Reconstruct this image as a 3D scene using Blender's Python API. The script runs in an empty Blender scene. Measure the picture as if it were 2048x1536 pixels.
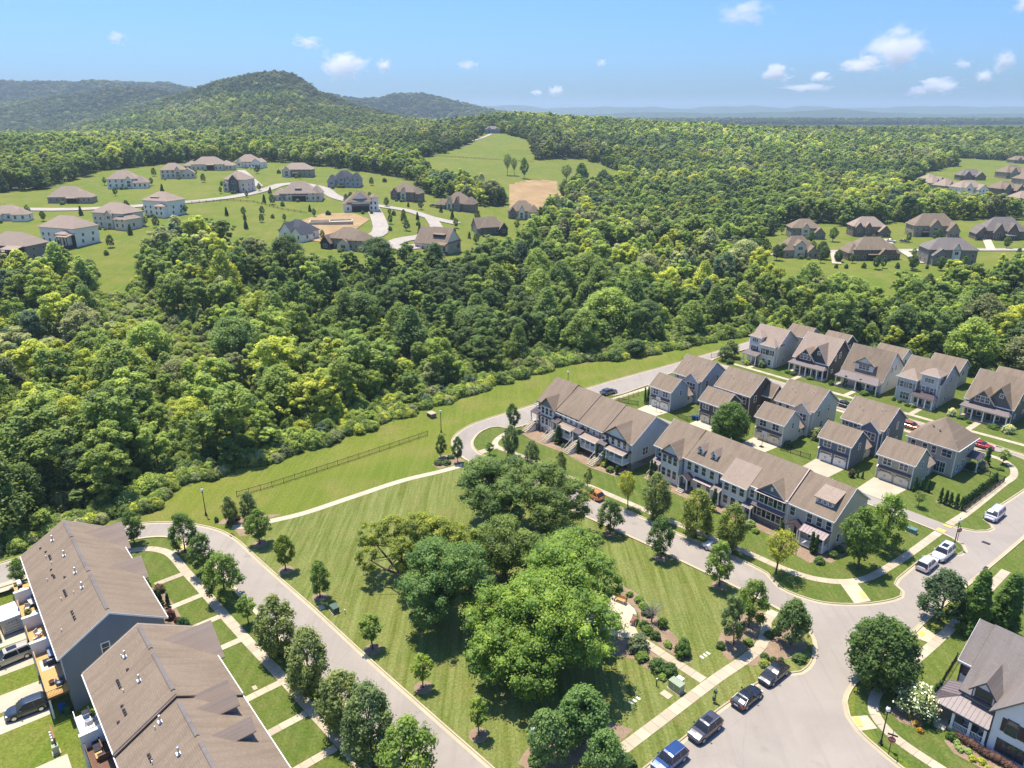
import bpy, bmesh, math, random
import numpy as np
from mathutils import Vector, Matrix
from mathutils.geometry import tessellate_polygon

random.seed(7)
RNG = np.random.default_rng(11)
rad = math.radians
scene = bpy.context.scene
COL = scene.collection

# ------------------------------------------------------------------ camera, sky, sun, exposure
CAM_H = 66.0
cam_data = bpy.data.cameras.new('camera')
cam_data.sensor_width = 36.0
cam_data.lens = 36.0 * 1480.0 / 2048.0
cam_data.clip_start = 1.0
cam_data.clip_end = 60000.0
cam = bpy.data.objects.new('camera', cam_data)
COL.objects.link(cam)
cam.location = (0, 0, CAM_H)
cam.rotation_euler = (rad(90) - math.atan((768 - 225) / 1480.0), 0, 0)
scene.camera = cam

SUN_EL, SUN_AZ = rad(71.0), (-0.576, 0.817)          # azimuth: the ground direction towards the sun
world = bpy.data.worlds.new('World')
scene.world = world
world.use_nodes = True
wnt = world.node_tree
bg = wnt.nodes['Background']
sky = wnt.nodes.new('ShaderNodeTexSky')
sky.sky_type = 'NISHITA'
sky.sun_disc = False
sky.sun_elevation = SUN_EL
sky.sun_rotation = math.atan2(SUN_AZ[0], SUN_AZ[1])
sky.altitude = 200.0
sky.air_density = 1.0
sky.dust_density = 1.8
sky.ozone_density = 2.0
grade = wnt.nodes.new('ShaderNodeMix')                  # the clear azure of the day
grade.data_type = 'RGBA'
grade.blend_type = 'MULTIPLY'
grade.inputs[0].default_value = 1.0
grade.inputs[7].default_value = (0.4, 0.64, 1.04, 1)
wnt.links.new(sky.outputs[0], grade.inputs[6])
wnt.links.new(grade.outputs[2], bg.inputs[0])
bg.inputs[1].default_value = 0.125

sun_data = bpy.data.lights.new('sun', 'SUN')
sun_data.energy = 4.6
sun_data.angle = rad(0.55)
sun_data.color = (1.0, 0.92, 0.78)
sun = bpy.data.objects.new('sun', sun_data)
COL.objects.link(sun)
sd = Vector((SUN_AZ[0] * math.cos(SUN_EL), SUN_AZ[1] * math.cos(SUN_EL), math.sin(SUN_EL)))
sun.rotation_euler = sd.to_track_quat('Z', 'Y').to_euler()
sun.location = (0, 0, 150)

vs = scene.view_settings
vs.view_transform = 'Standard'
vs.look = 'None'
vs.gamma = 1.0
vs.use_curve_mapping = False
vs.exposure = 0.68
scene.render.engine = 'CYCLES'
cy = scene.cycles
cy.max_bounces = 6
cy.diffuse_bounces = 4
cy.glossy_bounces = 2
cy.transmission_bounces = 2
cy.transparent_max_bounces = 8
cy.volume_bounces = 4
cy.volume_step_rate = 4.0
cy.volume_max_steps = 64
cy.use_denoising = True
cy.use_adaptive_sampling = True
cy.adaptive_threshold = 0.015
cy.caustics_reflective = False
cy.caustics_refractive = False
cy.sample_clamp_indirect = 6.0

# ------------------------------------------------------------------ site grid: a runs along the side street, b along the terraces
TH = rad(39.5)
CU, SU = math.cos(TH), math.sin(TH)
ROT = TH - math.pi / 2           # local x = +b, local y = +a
def W(a, b, z=0.0): return Vector((a * CU + b * SU, a * SU - b * CU, z))
def AB(x, y): return (x * CU + y * SU, x * SU - y * CU)

# ------------------------------------------------------------------ materials
MATS = {}
def _nt(m): m.use_nodes = True; return m.node_tree, m.node_tree.nodes, m.node_tree.links
def ramp(N, L, src, stops):
    r = N.new('ShaderNodeValToRGB')
    e = r.color_ramp.elements
    while len(e) < len(stops): e.new(0.5)
    for k, (p, c) in enumerate(stops): e[k].position = p; e[k].color = (*c, 1) if len(c) == 3 else c
    L.new(src, r.inputs[0]); return r.outputs[0]
def noise(N, L, vec, scale, detail=4, rough=0.55, dist=0.0):
    n = N.new('ShaderNodeTexNoise'); n.inputs['Scale'].default_value = scale
    n.inputs['Detail'].default_value = detail; n.inputs['Roughness'].default_value = rough; n.inputs['Distortion'].default_value = dist
    if vec is not None: L.new(vec, n.inputs['Vector'])
    return n.outputs[0]
def mixc(N, L, f, a, b, mode='MIX'):
    m = N.new('ShaderNodeMix'); m.data_type = 'RGBA'; m.blend_type = mode
    for s, v in ((m.inputs[0], f), (m.inputs[6], a), (m.inputs[7], b)):
        if isinstance(v, (int, float)): s.default_value = v
        elif isinstance(v, tuple): s.default_value = (*v, 1)
        else: L.new(v, s)
    return m.outputs[2]
def mapping(N, L, src, scale=(1, 1, 1), rot=(0, 0, 0)):
    m = N.new('ShaderNodeMapping'); m.inputs['Scale'].default_value = scale; m.inputs['Rotation'].default_value = rot
    L.new(src, m.inputs[0]); return m.outputs[0]
def bump(N, L, h, strength, dist, bsdf):
    b = N.new('ShaderNodeBump'); b.inputs['Strength'].default_value = strength; b.inputs['Distance'].default_value = dist
    L.new(h, b.inputs['Height']); L.new(b.outputs[0], bsdf.inputs['Normal'])
def dark(c, k): return tuple(v * k for v in c)

def plain(name, col, rough=0.6, var=0.12, scale=2.0, metallic=0.0, spec=0.35, bmp=0.0, coord='Object', streak=None, coat=0.0):
    if name in MATS: return MATS[name]
    m = bpy.data.materials.new(name); nt, N, L = _nt(m); p = N['Principled BSDF']
    tc = N.new('ShaderNodeTexCoord'); v = tc.outputs[coord]
    if streak: v = mapping(N, L, v, streak)
    n = noise(N, L, v, scale, 5, 0.6)
    c = ramp(N, L, n, [(0.3, dark(col, 1 - var)), (0.7, dark(col, 1 + var))])
    L.new(c, p.inputs['Base Color'])
    p.inputs['Roughness'].default_value = rough; p.inputs['Metallic'].default_value = metallic
    p.inputs['Specular IOR Level'].default_value = spec; p.inputs['Coat Weight'].default_value = coat
    p.inputs['Coat Roughness'].default_value = 0.05
    if bmp: bump(N, L, n, bmp, 0.05, p)
    MATS[name] = m; return m

def siding(name, col):
    """painted lap siding: a shallow step every 17 cm and slightly weathered paint"""
    if name in MATS: return MATS[name]
    m = bpy.data.materials.new(name); nt, N, L = _nt(m); p = N['Principled BSDF']
    tc = N.new('ShaderNodeTexCoord'); o = tc.outputs['Object']
    w = N.new('ShaderNodeTexWave'); w.bands_direction = 'Z'; w.wave_profile = 'SAW'; w.inputs['Scale'].default_value = 1.85
    L.new(o, w.inputs['Vector'])
    n = noise(N, L, mapping(N, L, o, (0.7, 0.7, 0.25)), 1.3, 5, 0.6)
    c = ramp(N, L, n, [(0.3, dark(col, 0.92)), (0.7, dark(col, 1.05))])
    c = mixc(N, L, ramp(N, L, w.outputs[1], [(0.0, (0.55, 0.55, 0.55)), (0.12, (0, 0, 0))]), c, dark(col, 0.6))
    L.new(c, p.inputs['Base Color']); p.inputs['Roughness'].default_value = 0.55; p.inputs['Specular IOR Level'].default_value = 0.3
    bump(N, L, w.outputs[1], 0.35, 0.02, p)
    MATS[name] = m; return m

def shingle(name, col, streak=0.5):
    """asphalt shingles: courses and tabs, blotchy granules, old water streaks running down the slope"""
    if name in MATS: return MATS[name]
    m = bpy.data.materials.new(name); nt, N, L = _nt(m); p = N['Principled BSDF']
    tc = N.new('ShaderNodeTexCoord'); o = tc.outputs['Object']
    sep = N.new('ShaderNodeSeparateXYZ'); L.new(o, sep.inputs[0])
    z = N.new('ShaderNodeMath'); z.operation = 'MULTIPLY'; z.inputs[1].default_value = 1.75; L.new(sep.outputs[2], z.inputs[0])
    xy = N.new('ShaderNodeMath'); xy.operation = 'ADD'; L.new(sep.outputs[0], xy.inputs[0]); L.new(sep.outputs[1], xy.inputs[1])
    cb = N.new('ShaderNodeCombineXYZ'); L.new(sep.outputs[0], cb.inputs[0]); L.new(z.outputs[0], cb.inputs[1])
    br = N.new('ShaderNodeTexBrick'); L.new(cb.outputs[0], br.inputs['Vector'])
    br.inputs['Scale'].default_value = 1.0; br.inputs['Brick Width'].default_value = 0.34; br.inputs['Row Height'].default_value = 0.2
    br.inputs['Mortar Size'].default_value = 0.018; br.inputs['Mortar Smooth'].default_value = 0.4; br.inputs['Bias'].default_value = 0.0
    br.inputs['Color1'].default_value = (*dark(col, 1.13), 1); br.inputs['Color2'].default_value = (*dark(col, 0.87), 1); br.inputs['Mortar'].default_value = (*dark(col, 0.62), 1)
    big = noise(N, L, mapping(N, L, o, (0.5, 0.5, 0.5)), 0.7, 4, 0.55)
    st = noise(N, L, mapping(N, L, cb.outputs[0], (1.1, 0.16, 1.0)), 0.9, 4, 0.6)
    c = mixc(N, L, ramp(N, L, big, [(0.35, (0.0,) * 3), (0.7, (0.5,) * 3)]), br.outputs[0], dark(col, 1.16))
    c = mixc(N, L, ramp(N, L, st, [(0.45, (0.0,) * 3), (0.66, (streak,) * 3)]), c, (col[0] * 0.62, col[1] * 0.6, col[2] * 0.6))
    fine = noise(N, L, o, 14.0, 3, 0.7)
    c = mixc(N, L, 0.35, c, ramp(N, L, fine, [(0.3, dark(col, 0.7)), (0.7, dark(col, 1.3))]))
    L.new(c, p.inputs['Base Color']); p.inputs['Roughness'].default_value = 0.9; p.inputs['Specular IOR Level'].default_value = 0.15
    bump(N, L, br.outputs[1], 0.5, -0.02, p)
    MATS[name] = m; return m

def masonry(name, c1, c2, mortar, bw=0.4, rh=0.2):
    if name in MATS: return MATS[name]
    m = bpy.data.materials.new(name); nt, N, L = _nt(m); p = N['Principled BSDF']
    tc = N.new('ShaderNodeTexCoord'); sep = N.new('ShaderNodeSeparateXYZ'); L.new(tc.outputs['Object'], sep.inputs[0])
    ad = N.new('ShaderNodeMath'); ad.operation = 'ADD'; L.new(sep.outputs[0], ad.inputs[0]); L.new(sep.outputs[1], ad.inputs[1])
    cb = N.new('ShaderNodeCombineXYZ'); L.new(ad.outputs[0], cb.inputs[0]); L.new(sep.outputs[2], cb.inputs[1])
    br = N.new('ShaderNodeTexBrick'); L.new(cb.outputs[0], br.inputs['Vector']); br.inputs['Scale'].default_value = 1.0
    br.inputs['Brick Width'].default_value = bw; br.inputs['Row Height'].default_value = rh; br.inputs['Mortar Size'].default_value = 0.02
    br.inputs['Color1'].default_value = (*c1, 1); br.inputs['Color2'].default_value = (*c2, 1); br.inputs['Mortar'].default_value = (*mortar, 1)
    n = noise(N, L, tc.outputs['Object'], 1.6, 5, 0.6)
    L.new(mixc(N, L, ramp(N, L, n, [(0.35, (0.0,) * 3), (0.7, (0.5,) * 3)]), br.outputs[0], dark(c2, 0.75)), p.inputs['Base Color'])
    p.inputs['Roughness'].default_value = 0.85; bump(N, L, br.outputs[1], 0.5, -0.02, p)
    MATS[name] = m; return m

def ground_mat(name, cols, big=0.03, mid=0.25, stripes=None, fine=3.2, passes=0.35):
    """turf: field-sized drift of hue, patches, blade speckle; STRIPES = (angle, strength) of mower passes"""
    m = bpy.data.materials.new(name); nt, N, L = _nt(m); p = N['Principled BSDF']
    g = N.new('ShaderNodeNewGeometry'); o = g.outputs['Position']
    a = noise(N, L, o, big, 3, 0.55, 0.6); b = noise(N, L, o, mid, 5, 0.62, 0.3); f = noise(N, L, o, fine, 5, 0.72)
    c = mixc(N, L, ramp(N, L, a, [(0.36, (0,) * 3), (0.64, (1,) * 3)]), cols[0], cols[1])
    c = mixc(N, L, ramp(N, L, b, [(0.46, (0,) * 3), (0.72, (0.85,) * 3)]), c, cols[2])
    if stripes:
        for ang, amt in stripes:
            s = noise(N, L, mapping(N, L, o, (1.15, 0.05, 1.0), (0, 0, ang)), 1.0, 4, 0.65)
            c = mixc(N, L, ramp(N, L, s, [(0.42, (0,) * 3), (0.64, (amt,) * 3)]), c, cols[3])
            w = N.new('ShaderNodeTexWave'); w.inputs['Scale'].default_value = 0.2; w.inputs['Distortion'].default_value = 3.0; w.inputs['Detail'].default_value = 2
            w.inputs['Detail Scale'].default_value = 0.25
            L.new(mapping(N, L, o, (1, 1, 1), (0, 0, ang)), w.inputs['Vector'])
            c = mixc(N, L, ramp(N, L, w.outputs[1], [(0.35, (0,) * 3), (0.75, (amt * passes,) * 3)]), c, dark(cols[0], 0.82))
    c = mixc(N, L, 0.62, c, ramp(N, L, f, [(0.3, (0.38,) * 3), (0.72, (1.62,) * 3)]), 'MULTIPLY')
    L.new(c, p.inputs['Base Color']); p.inputs['Roughness'].default_value = 0.9; p.inputs['Specular IOR Level'].default_value = 0.1
    bump(N, L, f, 0.8, 0.12, p)
    MATS[name] = m; return m

GRASS = ground_mat('meadow_grass', [(0.108, 0.158, 0.018), (0.15, 0.175, 0.024), (0.21, 0.185, 0.055), (0.19, 0.21, 0.04)], 0.028, 0.11, [(rad(-40), 0.5)], passes=0.0)
LAWN = ground_mat('mown_lawn', [(0.092, 0.128, 0.018), (0.125, 0.145, 0.025), (0.175, 0.155, 0.045), (0.24, 0.26, 0.085)], 0.045, 0.3, [(rad(-22), 0.6), (rad(68), 0.45)], passes=0.1)
YARD = ground_mat('yard_lawn', [(0.085, 0.13, 0.02), (0.11, 0.145, 0.025), (0.155, 0.15, 0.045), (0.17, 0.2, 0.055)], 0.06, 0.4, [(TH - math.pi / 2 + rad(8), 0.45)])
VERGE = ground_mat('dry_verge', [(0.13, 0.16, 0.03), (0.165, 0.165, 0.042), (0.2, 0.17, 0.06)], 0.08, 0.5)
FLOOR = ground_mat('woodland_floor', [(0.085, 0.115, 0.035), (0.1, 0.13, 0.04), (0.12, 0.115, 0.06)], 0.03, 0.2)
SCRUBG = ground_mat('scrub_ground', [(0.12, 0.165, 0.04), (0.155, 0.19, 0.055), (0.19, 0.18, 0.08)], 0.04, 0.3)
SOIL = ground_mat('bare_soil', [(0.33, 0.22, 0.11), (0.42, 0.29, 0.15), (0.26, 0.18, 0.09)], 0.05, 0.2)
MULCH = ground_mat('mulch', [(0.27, 0.185, 0.125), (0.31, 0.22, 0.15), (0.36, 0.27, 0.185)], 0.3, 0.9, None, 7.0)
HILLG = ground_mat('wooded_ridge', [(0.03, 0.05, 0.02), (0.05, 0.075, 0.024), (0.02, 0.034, 0.016)], 0.004, 0.02, None, 0.05)

def asphalt(name, col):
    m = bpy.data.materials.new(name); nt, N, L = _nt(m); p = N['Principled BSDF']
    g = N.new('ShaderNodeNewGeometry'); o = g.outputs['Position']
    a = noise(N, L, o, 0.09, 5, 0.6, 0.8); f = noise(N, L, o, 9.0, 3, 0.7)
    tr = noise(N, L, mapping(N, L, o, (0.9, 0.05, 1), (0, 0, rad(50.5))), 1.0, 4, 0.6)
    c = mixc(N, L, ramp(N, L, a, [(0.35, (0,) * 3), (0.68, (1,) * 3)]), col, dark(col, 0.84))
    c = mixc(N, L, ramp(N, L, tr, [(0.5, (0,) * 3), (0.72, (0.4,) * 3)]), c, dark(col, 0.7))
    v = N.new('ShaderNodeTexVoronoi'); v.feature = 'DISTANCE_TO_EDGE'; v.inputs['Scale'].default_value = 0.11
    L.new(mixc(N, L, 0.3, o, noise(N, L, o, 0.22, 4)), v.inputs['Vector'])
    c = mixc(N, L, ramp(N, L, v.outputs[0], [(0.0, (0.22,) * 3), (0.004, (0,) * 3)]), c, dark(col, 0.55))
    st = noise(N, L, o, 0.42, 3, 0.5, 0.2)
    c = mixc(N, L, ramp(N, L, st, [(0.64, (0,) * 3), (0.76, (0.35,) * 3)]), c, dark(col, 0.5))
    pt = noise(N, L, mapping(N, L, o, (0.35, 0.09, 1), (0, 0, rad(-39.5))), 0.55, 1, 0.2)
    c = mixc(N, L, ramp(N, L, pt, [(0.655, (0,) * 3), (0.66, (0.3,) * 3)]), c, dark(col, 0.72))
    c = mixc(N, L, 0.3, c, ramp(N, L, f, [(0.3, (0.7,) * 3), (0.7, (1.3,) * 3)]), 'MULTIPLY')
    L.new(c, p.inputs['Base Color']); p.inputs['Roughness'].default_value = 0.85; p.inputs['Specular IOR Level'].default_value = 0.25
    bump(N, L, f, 0.3, 0.02, p)
    MATS[name] = m; return m
ASPHALT = asphalt('asphalt', (0.345, 0.3, 0.255))
FARROAD = asphalt('pale_road', (0.42, 0.37, 0.31))
def concrete(name, col):
    m = bpy.data.materials.new(name); nt, N, L = _nt(m); p = N['Principled BSDF']
    g = N.new('ShaderNodeNewGeometry'); o = g.outputs['Position']
    a = noise(N, L, o, 0.35, 5, 0.62, 0.4); f = noise(N, L, o, 6.0, 4, 0.7)
    ob = N.new('ShaderNodeObjectInfo')
    c = mixc(N, L, ramp(N, L, a, [(0.35, (0,) * 3), (0.7, (0.8,) * 3)]), col, dark(col, 0.8))
    c = mixc(N, L, 1.0, c, ramp(N, L, ob.outputs['Random'], [(0.0, (0.9,) * 3), (1.0, (1.08,) * 3)]), 'MULTIPLY')
    c = mixc(N, L, 0.25, c, ramp(N, L, f, [(0.3, (0.75,) * 3), (0.7, (1.25,) * 3)]), 'MULTIPLY')
    L.new(c, p.inputs['Base Color']); p.inputs['Roughness'].default_value = 0.85; p.inputs['Specular IOR Level'].default_value = 0.25
    bump(N, L, f, 0.2, 0.01, p)
    MATS[name] = m; return m
CONC = concrete('concrete', (0.5, 0.42, 0.3))
GUTTER = concrete('gutter_concrete', (0.5, 0.42, 0.28))
DRIVE = concrete('driveway_concrete', (0.52, 0.45, 0.33))
YELLOW = plain('tactile_yellow', (0.72, 0.55, 0.13), 0.7)
WHITE = plain('white_paint', (0.84, 0.82, 0.77), 0.45, 0.04)
CREAM = plain('cream_paint', (0.72, 0.66, 0.55), 0.5, 0.04)
BLACK = plain('black_metal', (0.018, 0.018, 0.02), 0.4, 0.2)
GLASS = plain('window_glass', (0.035, 0.045, 0.055), 0.06, 0.3, 0.6, 0, 0.8)
DARKM = plain('dark_metal_roof', (0.1, 0.075, 0.085), 0.38, 0.1, 1.5, 0.35, 0.5)
PLUMM = plain('plum_metal_roof', (0.2, 0.16, 0.155), 0.45, 0.1, 1.5, 0.1, 0.4)
STONE = masonry('field_stone', (0.27, 0.23, 0.2), (0.16, 0.14, 0.13), (0.3, 0.27, 0.23), 0.45, 0.22)
ROOF = shingle('brown_shingle', (0.262, 0.2, 0.143), 0.75)
ROOFN = shingle('tan_shingle', (0.35, 0.27, 0.21), 0.25)
ROOFG = shingle('grey_shingle', (0.22, 0.19, 0.17), 0.6)
ROOFD = shingle('dark_blue_shingle', (0.08, 0.085, 0.1), 0.2)
BARK = plain('bark', (0.11, 0.085, 0.062), 0.9, 0.35, 3.0, bmp=0.6, streak=(1, 1, 0.3))
PALEBARK = plain('pale_bark', (0.3, 0.27, 0.23), 0.9, 0.35, 3.0)
WOOD = plain('golden_deck_wood', (0.52, 0.31, 0.11), 0.7, 0.2, 3.0, streak=(1, 0.1, 1))
DARKWOOD = plain('brown_wood', (0.16, 0.08, 0.045), 0.7, 0.2, 3.0)
GREENBOX = plain('green_steel', (0.07, 0.12, 0.085), 0.5, 0.1)
TYRE = plain('rubber', (0.015, 0.015, 0.015), 0.8)
RIM = plain('alloy', (0.55, 0.55, 0.56), 0.3, 0.05, metallic=0.8)

def leaf_mat(name, instanced=False, translucent=0.46):
    """leaf sprays: hue from the tree (object colour, or the tree's own attribute when scattered), drift from clump to clump"""
    m = bpy.data.materials.new(name); nt, N, L = _nt(m); p = N['Principled BSDF']; out = N['Material Output']
    if instanced:
        c0 = N.new('ShaderNodeAttribute'); c0.attribute_type = 'INSTANCER'; c0.attribute_name = 'tree_hue'; base = c0.outputs['Color']
    else:
        c0 = N.new('ShaderNodeObjectInfo'); base = c0.outputs['Color']
    t = N.new('ShaderNodeAttribute'); t.attribute_name = 'tint'
    c = mixc(N, L, 1.0, base, ramp(N, L, t.outputs['Fac'], [(0.0, (1.1, 1.3, 1.4)), (0.5, (2.4, 2.4, 2.4)), (1.0, (4.0, 3.5, 3.2))]), 'MULTIPLY')
    L.new(c, p.inputs['Base Color']); p.inputs['Roughness'].default_value = 0.5; p.inputs['Specular IOR Level'].default_value = 0.22
    tr = N.new('ShaderNodeBsdfTranslucent'); L.new(mixc(N, L, 1.0, c, (1.22, 1.3, 0.8), 'MULTIPLY'), tr.inputs[0])
    mx = N.new('ShaderNodeMixShader'); mx.inputs[0].default_value = translucent
    L.new(p.outputs[0], mx.inputs[1]); L.new(tr.outputs[0], mx.inputs[2]); L.new(mx.outputs[0], out.inputs[0])
    MATS[name] = m; return m
LEAF = leaf_mat('leaves')
LEAFI = leaf_mat('forest_leaves', True)

# ------------------------------------------------------------------ mesh and object helpers
class MB:
    """collects shapes, then links them as one mesh object"""
    def __init__(s): s.v = []; s.f = []; s.mi = []; s.mats = []
    def m(s, mat):
        if mat not in s.mats: s.mats.append(mat)
        return s.mats.index(mat)
    def poly(s, pts, faces, mat):
        o = len(s.v); k = s.m(mat); s.v += [tuple(p) for p in pts]
        for f in faces: s.f.append(tuple(i + o for i in f)); s.mi.append(k)
    def box(s, x0, x1, y0, y1, z0, z1, mat, M=None):
        p = [(x0, y0, z0), (x1, y0, z0), (x1, y1, z0), (x0, y1, z0), (x0, y0, z1), (x1, y0, z1), (x1, y1, z1), (x0, y1, z1)]
        if M is not None: p = [M @ Vector(q) for q in p]
        s.poly(p, [(3, 2, 1, 0), (4, 5, 6, 7), (0, 1, 5, 4), (1, 2, 6, 5), (2, 3, 7, 6), (3, 0, 4, 7)], mat); return s
    def prism(s, ring, off, mat):
        """closed solid: RING (ccw seen from outside at its start) swept by OFF"""
        n = len(ring); a = [Vector(p) for p in ring]; b = [p + Vector(off) for p in a]
        s.poly(a + b, [tuple(range(n))[::-1], tuple(range(n, 2 * n))] + [(i, (i + 1) % n, n + (i + 1) % n, n + i) for i in range(n)], mat); return s
    def slab(s, top, t, mat):
        """solid under the polygon TOP, T thick straight down"""
        a = [Vector(p) for p in top]; n = len(a); b = [p - Vector((0, 0, t)) for p in a]
        s.poly(a + b, [tuple(range(n)), tuple(range(n, 2 * n))[::-1]] + [(i, n + i, n + (i + 1) % n, (i + 1) % n) for i in range(n)], mat); return s
    def tube(s, pts, radii, mat, n=8, cap=True):
        pts = [Vector(p) for p in pts]; rings = []
        for i, p in enumerate(pts):
            d = (pts[min(i + 1, len(pts) - 1)] - pts[max(i - 1, 0)]); d = d.normalized() if d.length > 1e-9 else Vector((0, 0, 1))
            x = d.orthogonal().normalized() if abs(d.z) < 0.95 else Vector((1, 0, 0)); y = d.cross(x).normalized(); x = y.cross(d)
            r = radii[i] if isinstance(radii, (list, tuple)) else radii
            rings.append([p + (x * math.cos(k * 2 * math.pi / n) + y * math.sin(k * 2 * math.pi / n)) * r for k in range(n)])
        V = [q for r in rings for q in r]; F = []
        for i in range(len(rings) - 1):
            for k in range(n): F.append((i * n + k, i * n + (k + 1) % n, (i + 1) * n + (k + 1) % n, (i + 1) * n + k))
        if cap: F += [tuple(range(n))[::-1], tuple(range(len(V) - n, len(V)))]
        s.poly(V, F, mat); return s
    def lathe(s, prof, mat, n=12, c=(0, 0, 0)):
        V = [(c[0] + r * math.cos(k * 2 * math.pi / n), c[1] + r * math.sin(k * 2 * math.pi / n), c[2] + z) for r, z in prof for k in range(n)]
        F = [(i * n + k, i * n + (k + 1) % n, (i + 1) * n + (k + 1) % n, (i + 1) * n + k) for i in range(len(prof) - 1) for k in range(n)]
        F += [tuple(range(n))[::-1], tuple(range(len(V) - n, len(V)))]
        s.poly(V, F, mat); return s
    def mesh(s, name, smooth=False):
        me = bpy.data.meshes.new(name); me.from_pydata(s.v, [], s.f)
        for m in s.mats: me.materials.append(m)
        me.polygons.foreach_set('material_index', s.mi)
        bm = bmesh.new(); bm.from_mesh(me); bmesh.ops.recalc_face_normals(bm, faces=bm.faces); bm.to_mesh(me); bm.free()
        if smooth: me.polygons.foreach_set('use_smooth', [True] * len(me.polygons))
        return me
    def build(s, name, parent=None, loc=None, rz=0.0, smooth=False):
        return link(name, s.mesh(name, smooth), parent, loc, rz)

def link(name, data, parent=None, loc=None, rz=0.0):
    o = bpy.data.objects.new(name, data); COL.objects.link(o)
    if parent is not None: o.parent = parent
    if loc is not None: o.location = loc
    if rz: o.rotation_euler = (0, 0, rz)
    return o
def tag(o, label=None, cat=None, group=None, kind=None):
    if label: o['label'] = label
    if cat: o['category'] = cat
    if group: o['group'] = group
    if kind: o['kind'] = kind
    return o
def thing(name, loc, rz, label, cat, group=None):
    o = link(name, None, None, loc, rz); o.empty_display_size = 0.5
    return tag(o, label, cat, group)
def copy_thing(src, loc, rz=None, label=None, scale=None):
    """the thing with copies of its parts and sub-parts"""
    def rec(o, p):
        c = o.copy(); COL.objects.link(c)
        if p is not None: c.parent = p
        for ch in kids[o]: rec(ch, c)
        return c
    kids = {}
    def walk(o):
        kids[o] = list(o.children)
        for ch in kids[o]: walk(ch)
    walk(src)
    c = rec(src, None); c.location = loc
    if rz is not None: c.rotation_euler = (c.rotation_euler[0], c.rotation_euler[1], rz)
    if label: c['label'] = label
    if scale is not None: c.scale = scale if isinstance(scale, tuple) else (scale,) * 3
    return c

def smooth_line(pts, step=0.8):
    """Catmull-Rom through the survey points, resampled"""
    P = [Vector((*p, 0)) for p in pts]; out = []
    for i in range(len(P) - 1):
        p0 = P[max(i - 1, 0)]; p1 = P[i]; p2 = P[i + 1]; p3 = P[min(i + 2, len(P) - 1)]
        n = max(1, int((p2 - p1).length / step))
        if n > 12 and (p2 - p1).length > 14: n = 12
        t0 = (p2 - p0); t1 = (p3 - p1); d = (p2 - p1).length
        t0 = t0.normalized() * d if t0.length else t0; t1 = t1.normalized() * d if t1.length else t1
        for k in range(n):
            t = k / n; h = (2 * t**3 - 3 * t**2 + 1, t**3 - 2 * t**2 + t, -2 * t**3 + 3 * t**2, t**3 - t**2)
            q = p1 * h[0] + t0 * h[1] + p2 * h[2] + t1 * h[3]; out.append((q.x, q.y))
    out.append(tuple(pts[-1])); return out
def offset(pts, d):
    out = []
    for i, p in enumerate(pts):
        a = Vector(pts[max(i - 1, 0)]); b = Vector(pts[min(i + 1, len(pts) - 1)]); t = (b - a)
        t = t.normalized() if t.length else Vector((1, 0))
        out.append((p[0] - t.y * d, p[1] + t.x * d))
    return out

# ------------------------------------------------------------------ terrain: one ground sheet out to the last ridges
SROW = [-0.75, -0.45, -0.2, 0, 0.2, 0.4, 0.75]
YROW = [150, 200, 260, 330, 450, 560, 700, 900, 1150, 1400, 1700, 2200, 3000, 5000, 12000]
ZT = np.array([
    [0, 0, 0, 0, 0, 0, 0], [-2, -2, -2, -1, 0, 0, 0], [7, 6, 3, -2, -2, -1, 0], [14, 12, 8, 0, -2, 0, 2],
    [21, 19, 15, 7, -1, 0, 3], [26, 26, 22, 12, 1, 2, 5], [31, 31, 28, 20, 6, 6, 8], [30, 32, 30, 36, 22, 16, 13],
    [24, 24, 31, 54, 38, 26, 20], [20, 20, 36, 46, 31, 31, 29], [18, 18, 36, 30, 16, 20, 24], [20, 20, 20, 5, 0, 0, 8],
    [20, 15, 10, 5, 0, 0, 0], [10, 5, 0, 0, 0, 0, 0], [0, 0, 0, 0, 0, 0, 0]], float)
# crest lines of the hills: distance, half width, (bearing x/y, height)
RIDGES = [
    (1900, 820, [(-0.66, 8), (-0.57, 22), (-0.52, 48), (-0.49, 68), (-0.44, 90), (-0.395, 110), (-0.364, 127), (-0.332, 138), (-0.294, 140), (-0.275, 133), (-0.262, 118), (-0.243, 96), (-0.205, 77), (-0.167, 60), (-0.123, 44), (-0.079, 30), (-0.015, 0)]),
    (2500, 420, [(-0.84, 108), (-0.65, 86), (-0.586, 99), (-0.554, 114), (-0.497, 139), (-0.44, 119), (-0.395, 92), (-0.319, 35), (-0.27, 0)]),
    (3400, 700, [(-0.84, 175), (-0.65, 181), (-0.611, 175), (-0.573, 179), (-0.529, 185), (-0.49, 171), (-0.434, 175), (-0.395, 151), (-0.332, 121), (-0.243, 131), (-0.205, 121), (-0.167, 110), (-0.148, 125), (-0.11, 129), (-0.079, 105), (-0.041, 82), (-0.009, 62), (0.048, 30)]),
    (9500, 900, [(-1.03, 122), (-0.14, 139), (-0.034, 151), (0.016, 151), (0.048, 111), (0.099, 139), (0.143, 128), (0.175, 134), (0.207, 111), (0.257, 139), (0.302, 145), (0.34, 122), (0.365, 145), (0.397, 139), (0.428, 111), (0.466, 128), (0.523, 145), (0.587, 134), (0.649, 139), (1.0, 128)]),
    (6500, 500, [(-0.079, 24), (0.112, 54), (0.175, 77), (0.251, 62), (0.333, 70), (0.378, 89), (0.428, 93), (0.466, 70), (0.555, 54), (0.649, 62), (1.0, 46)])]
def sstep(t):
    t = np.clip(t, 0, 1); return t * t * (3 - 2 * t)
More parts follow.
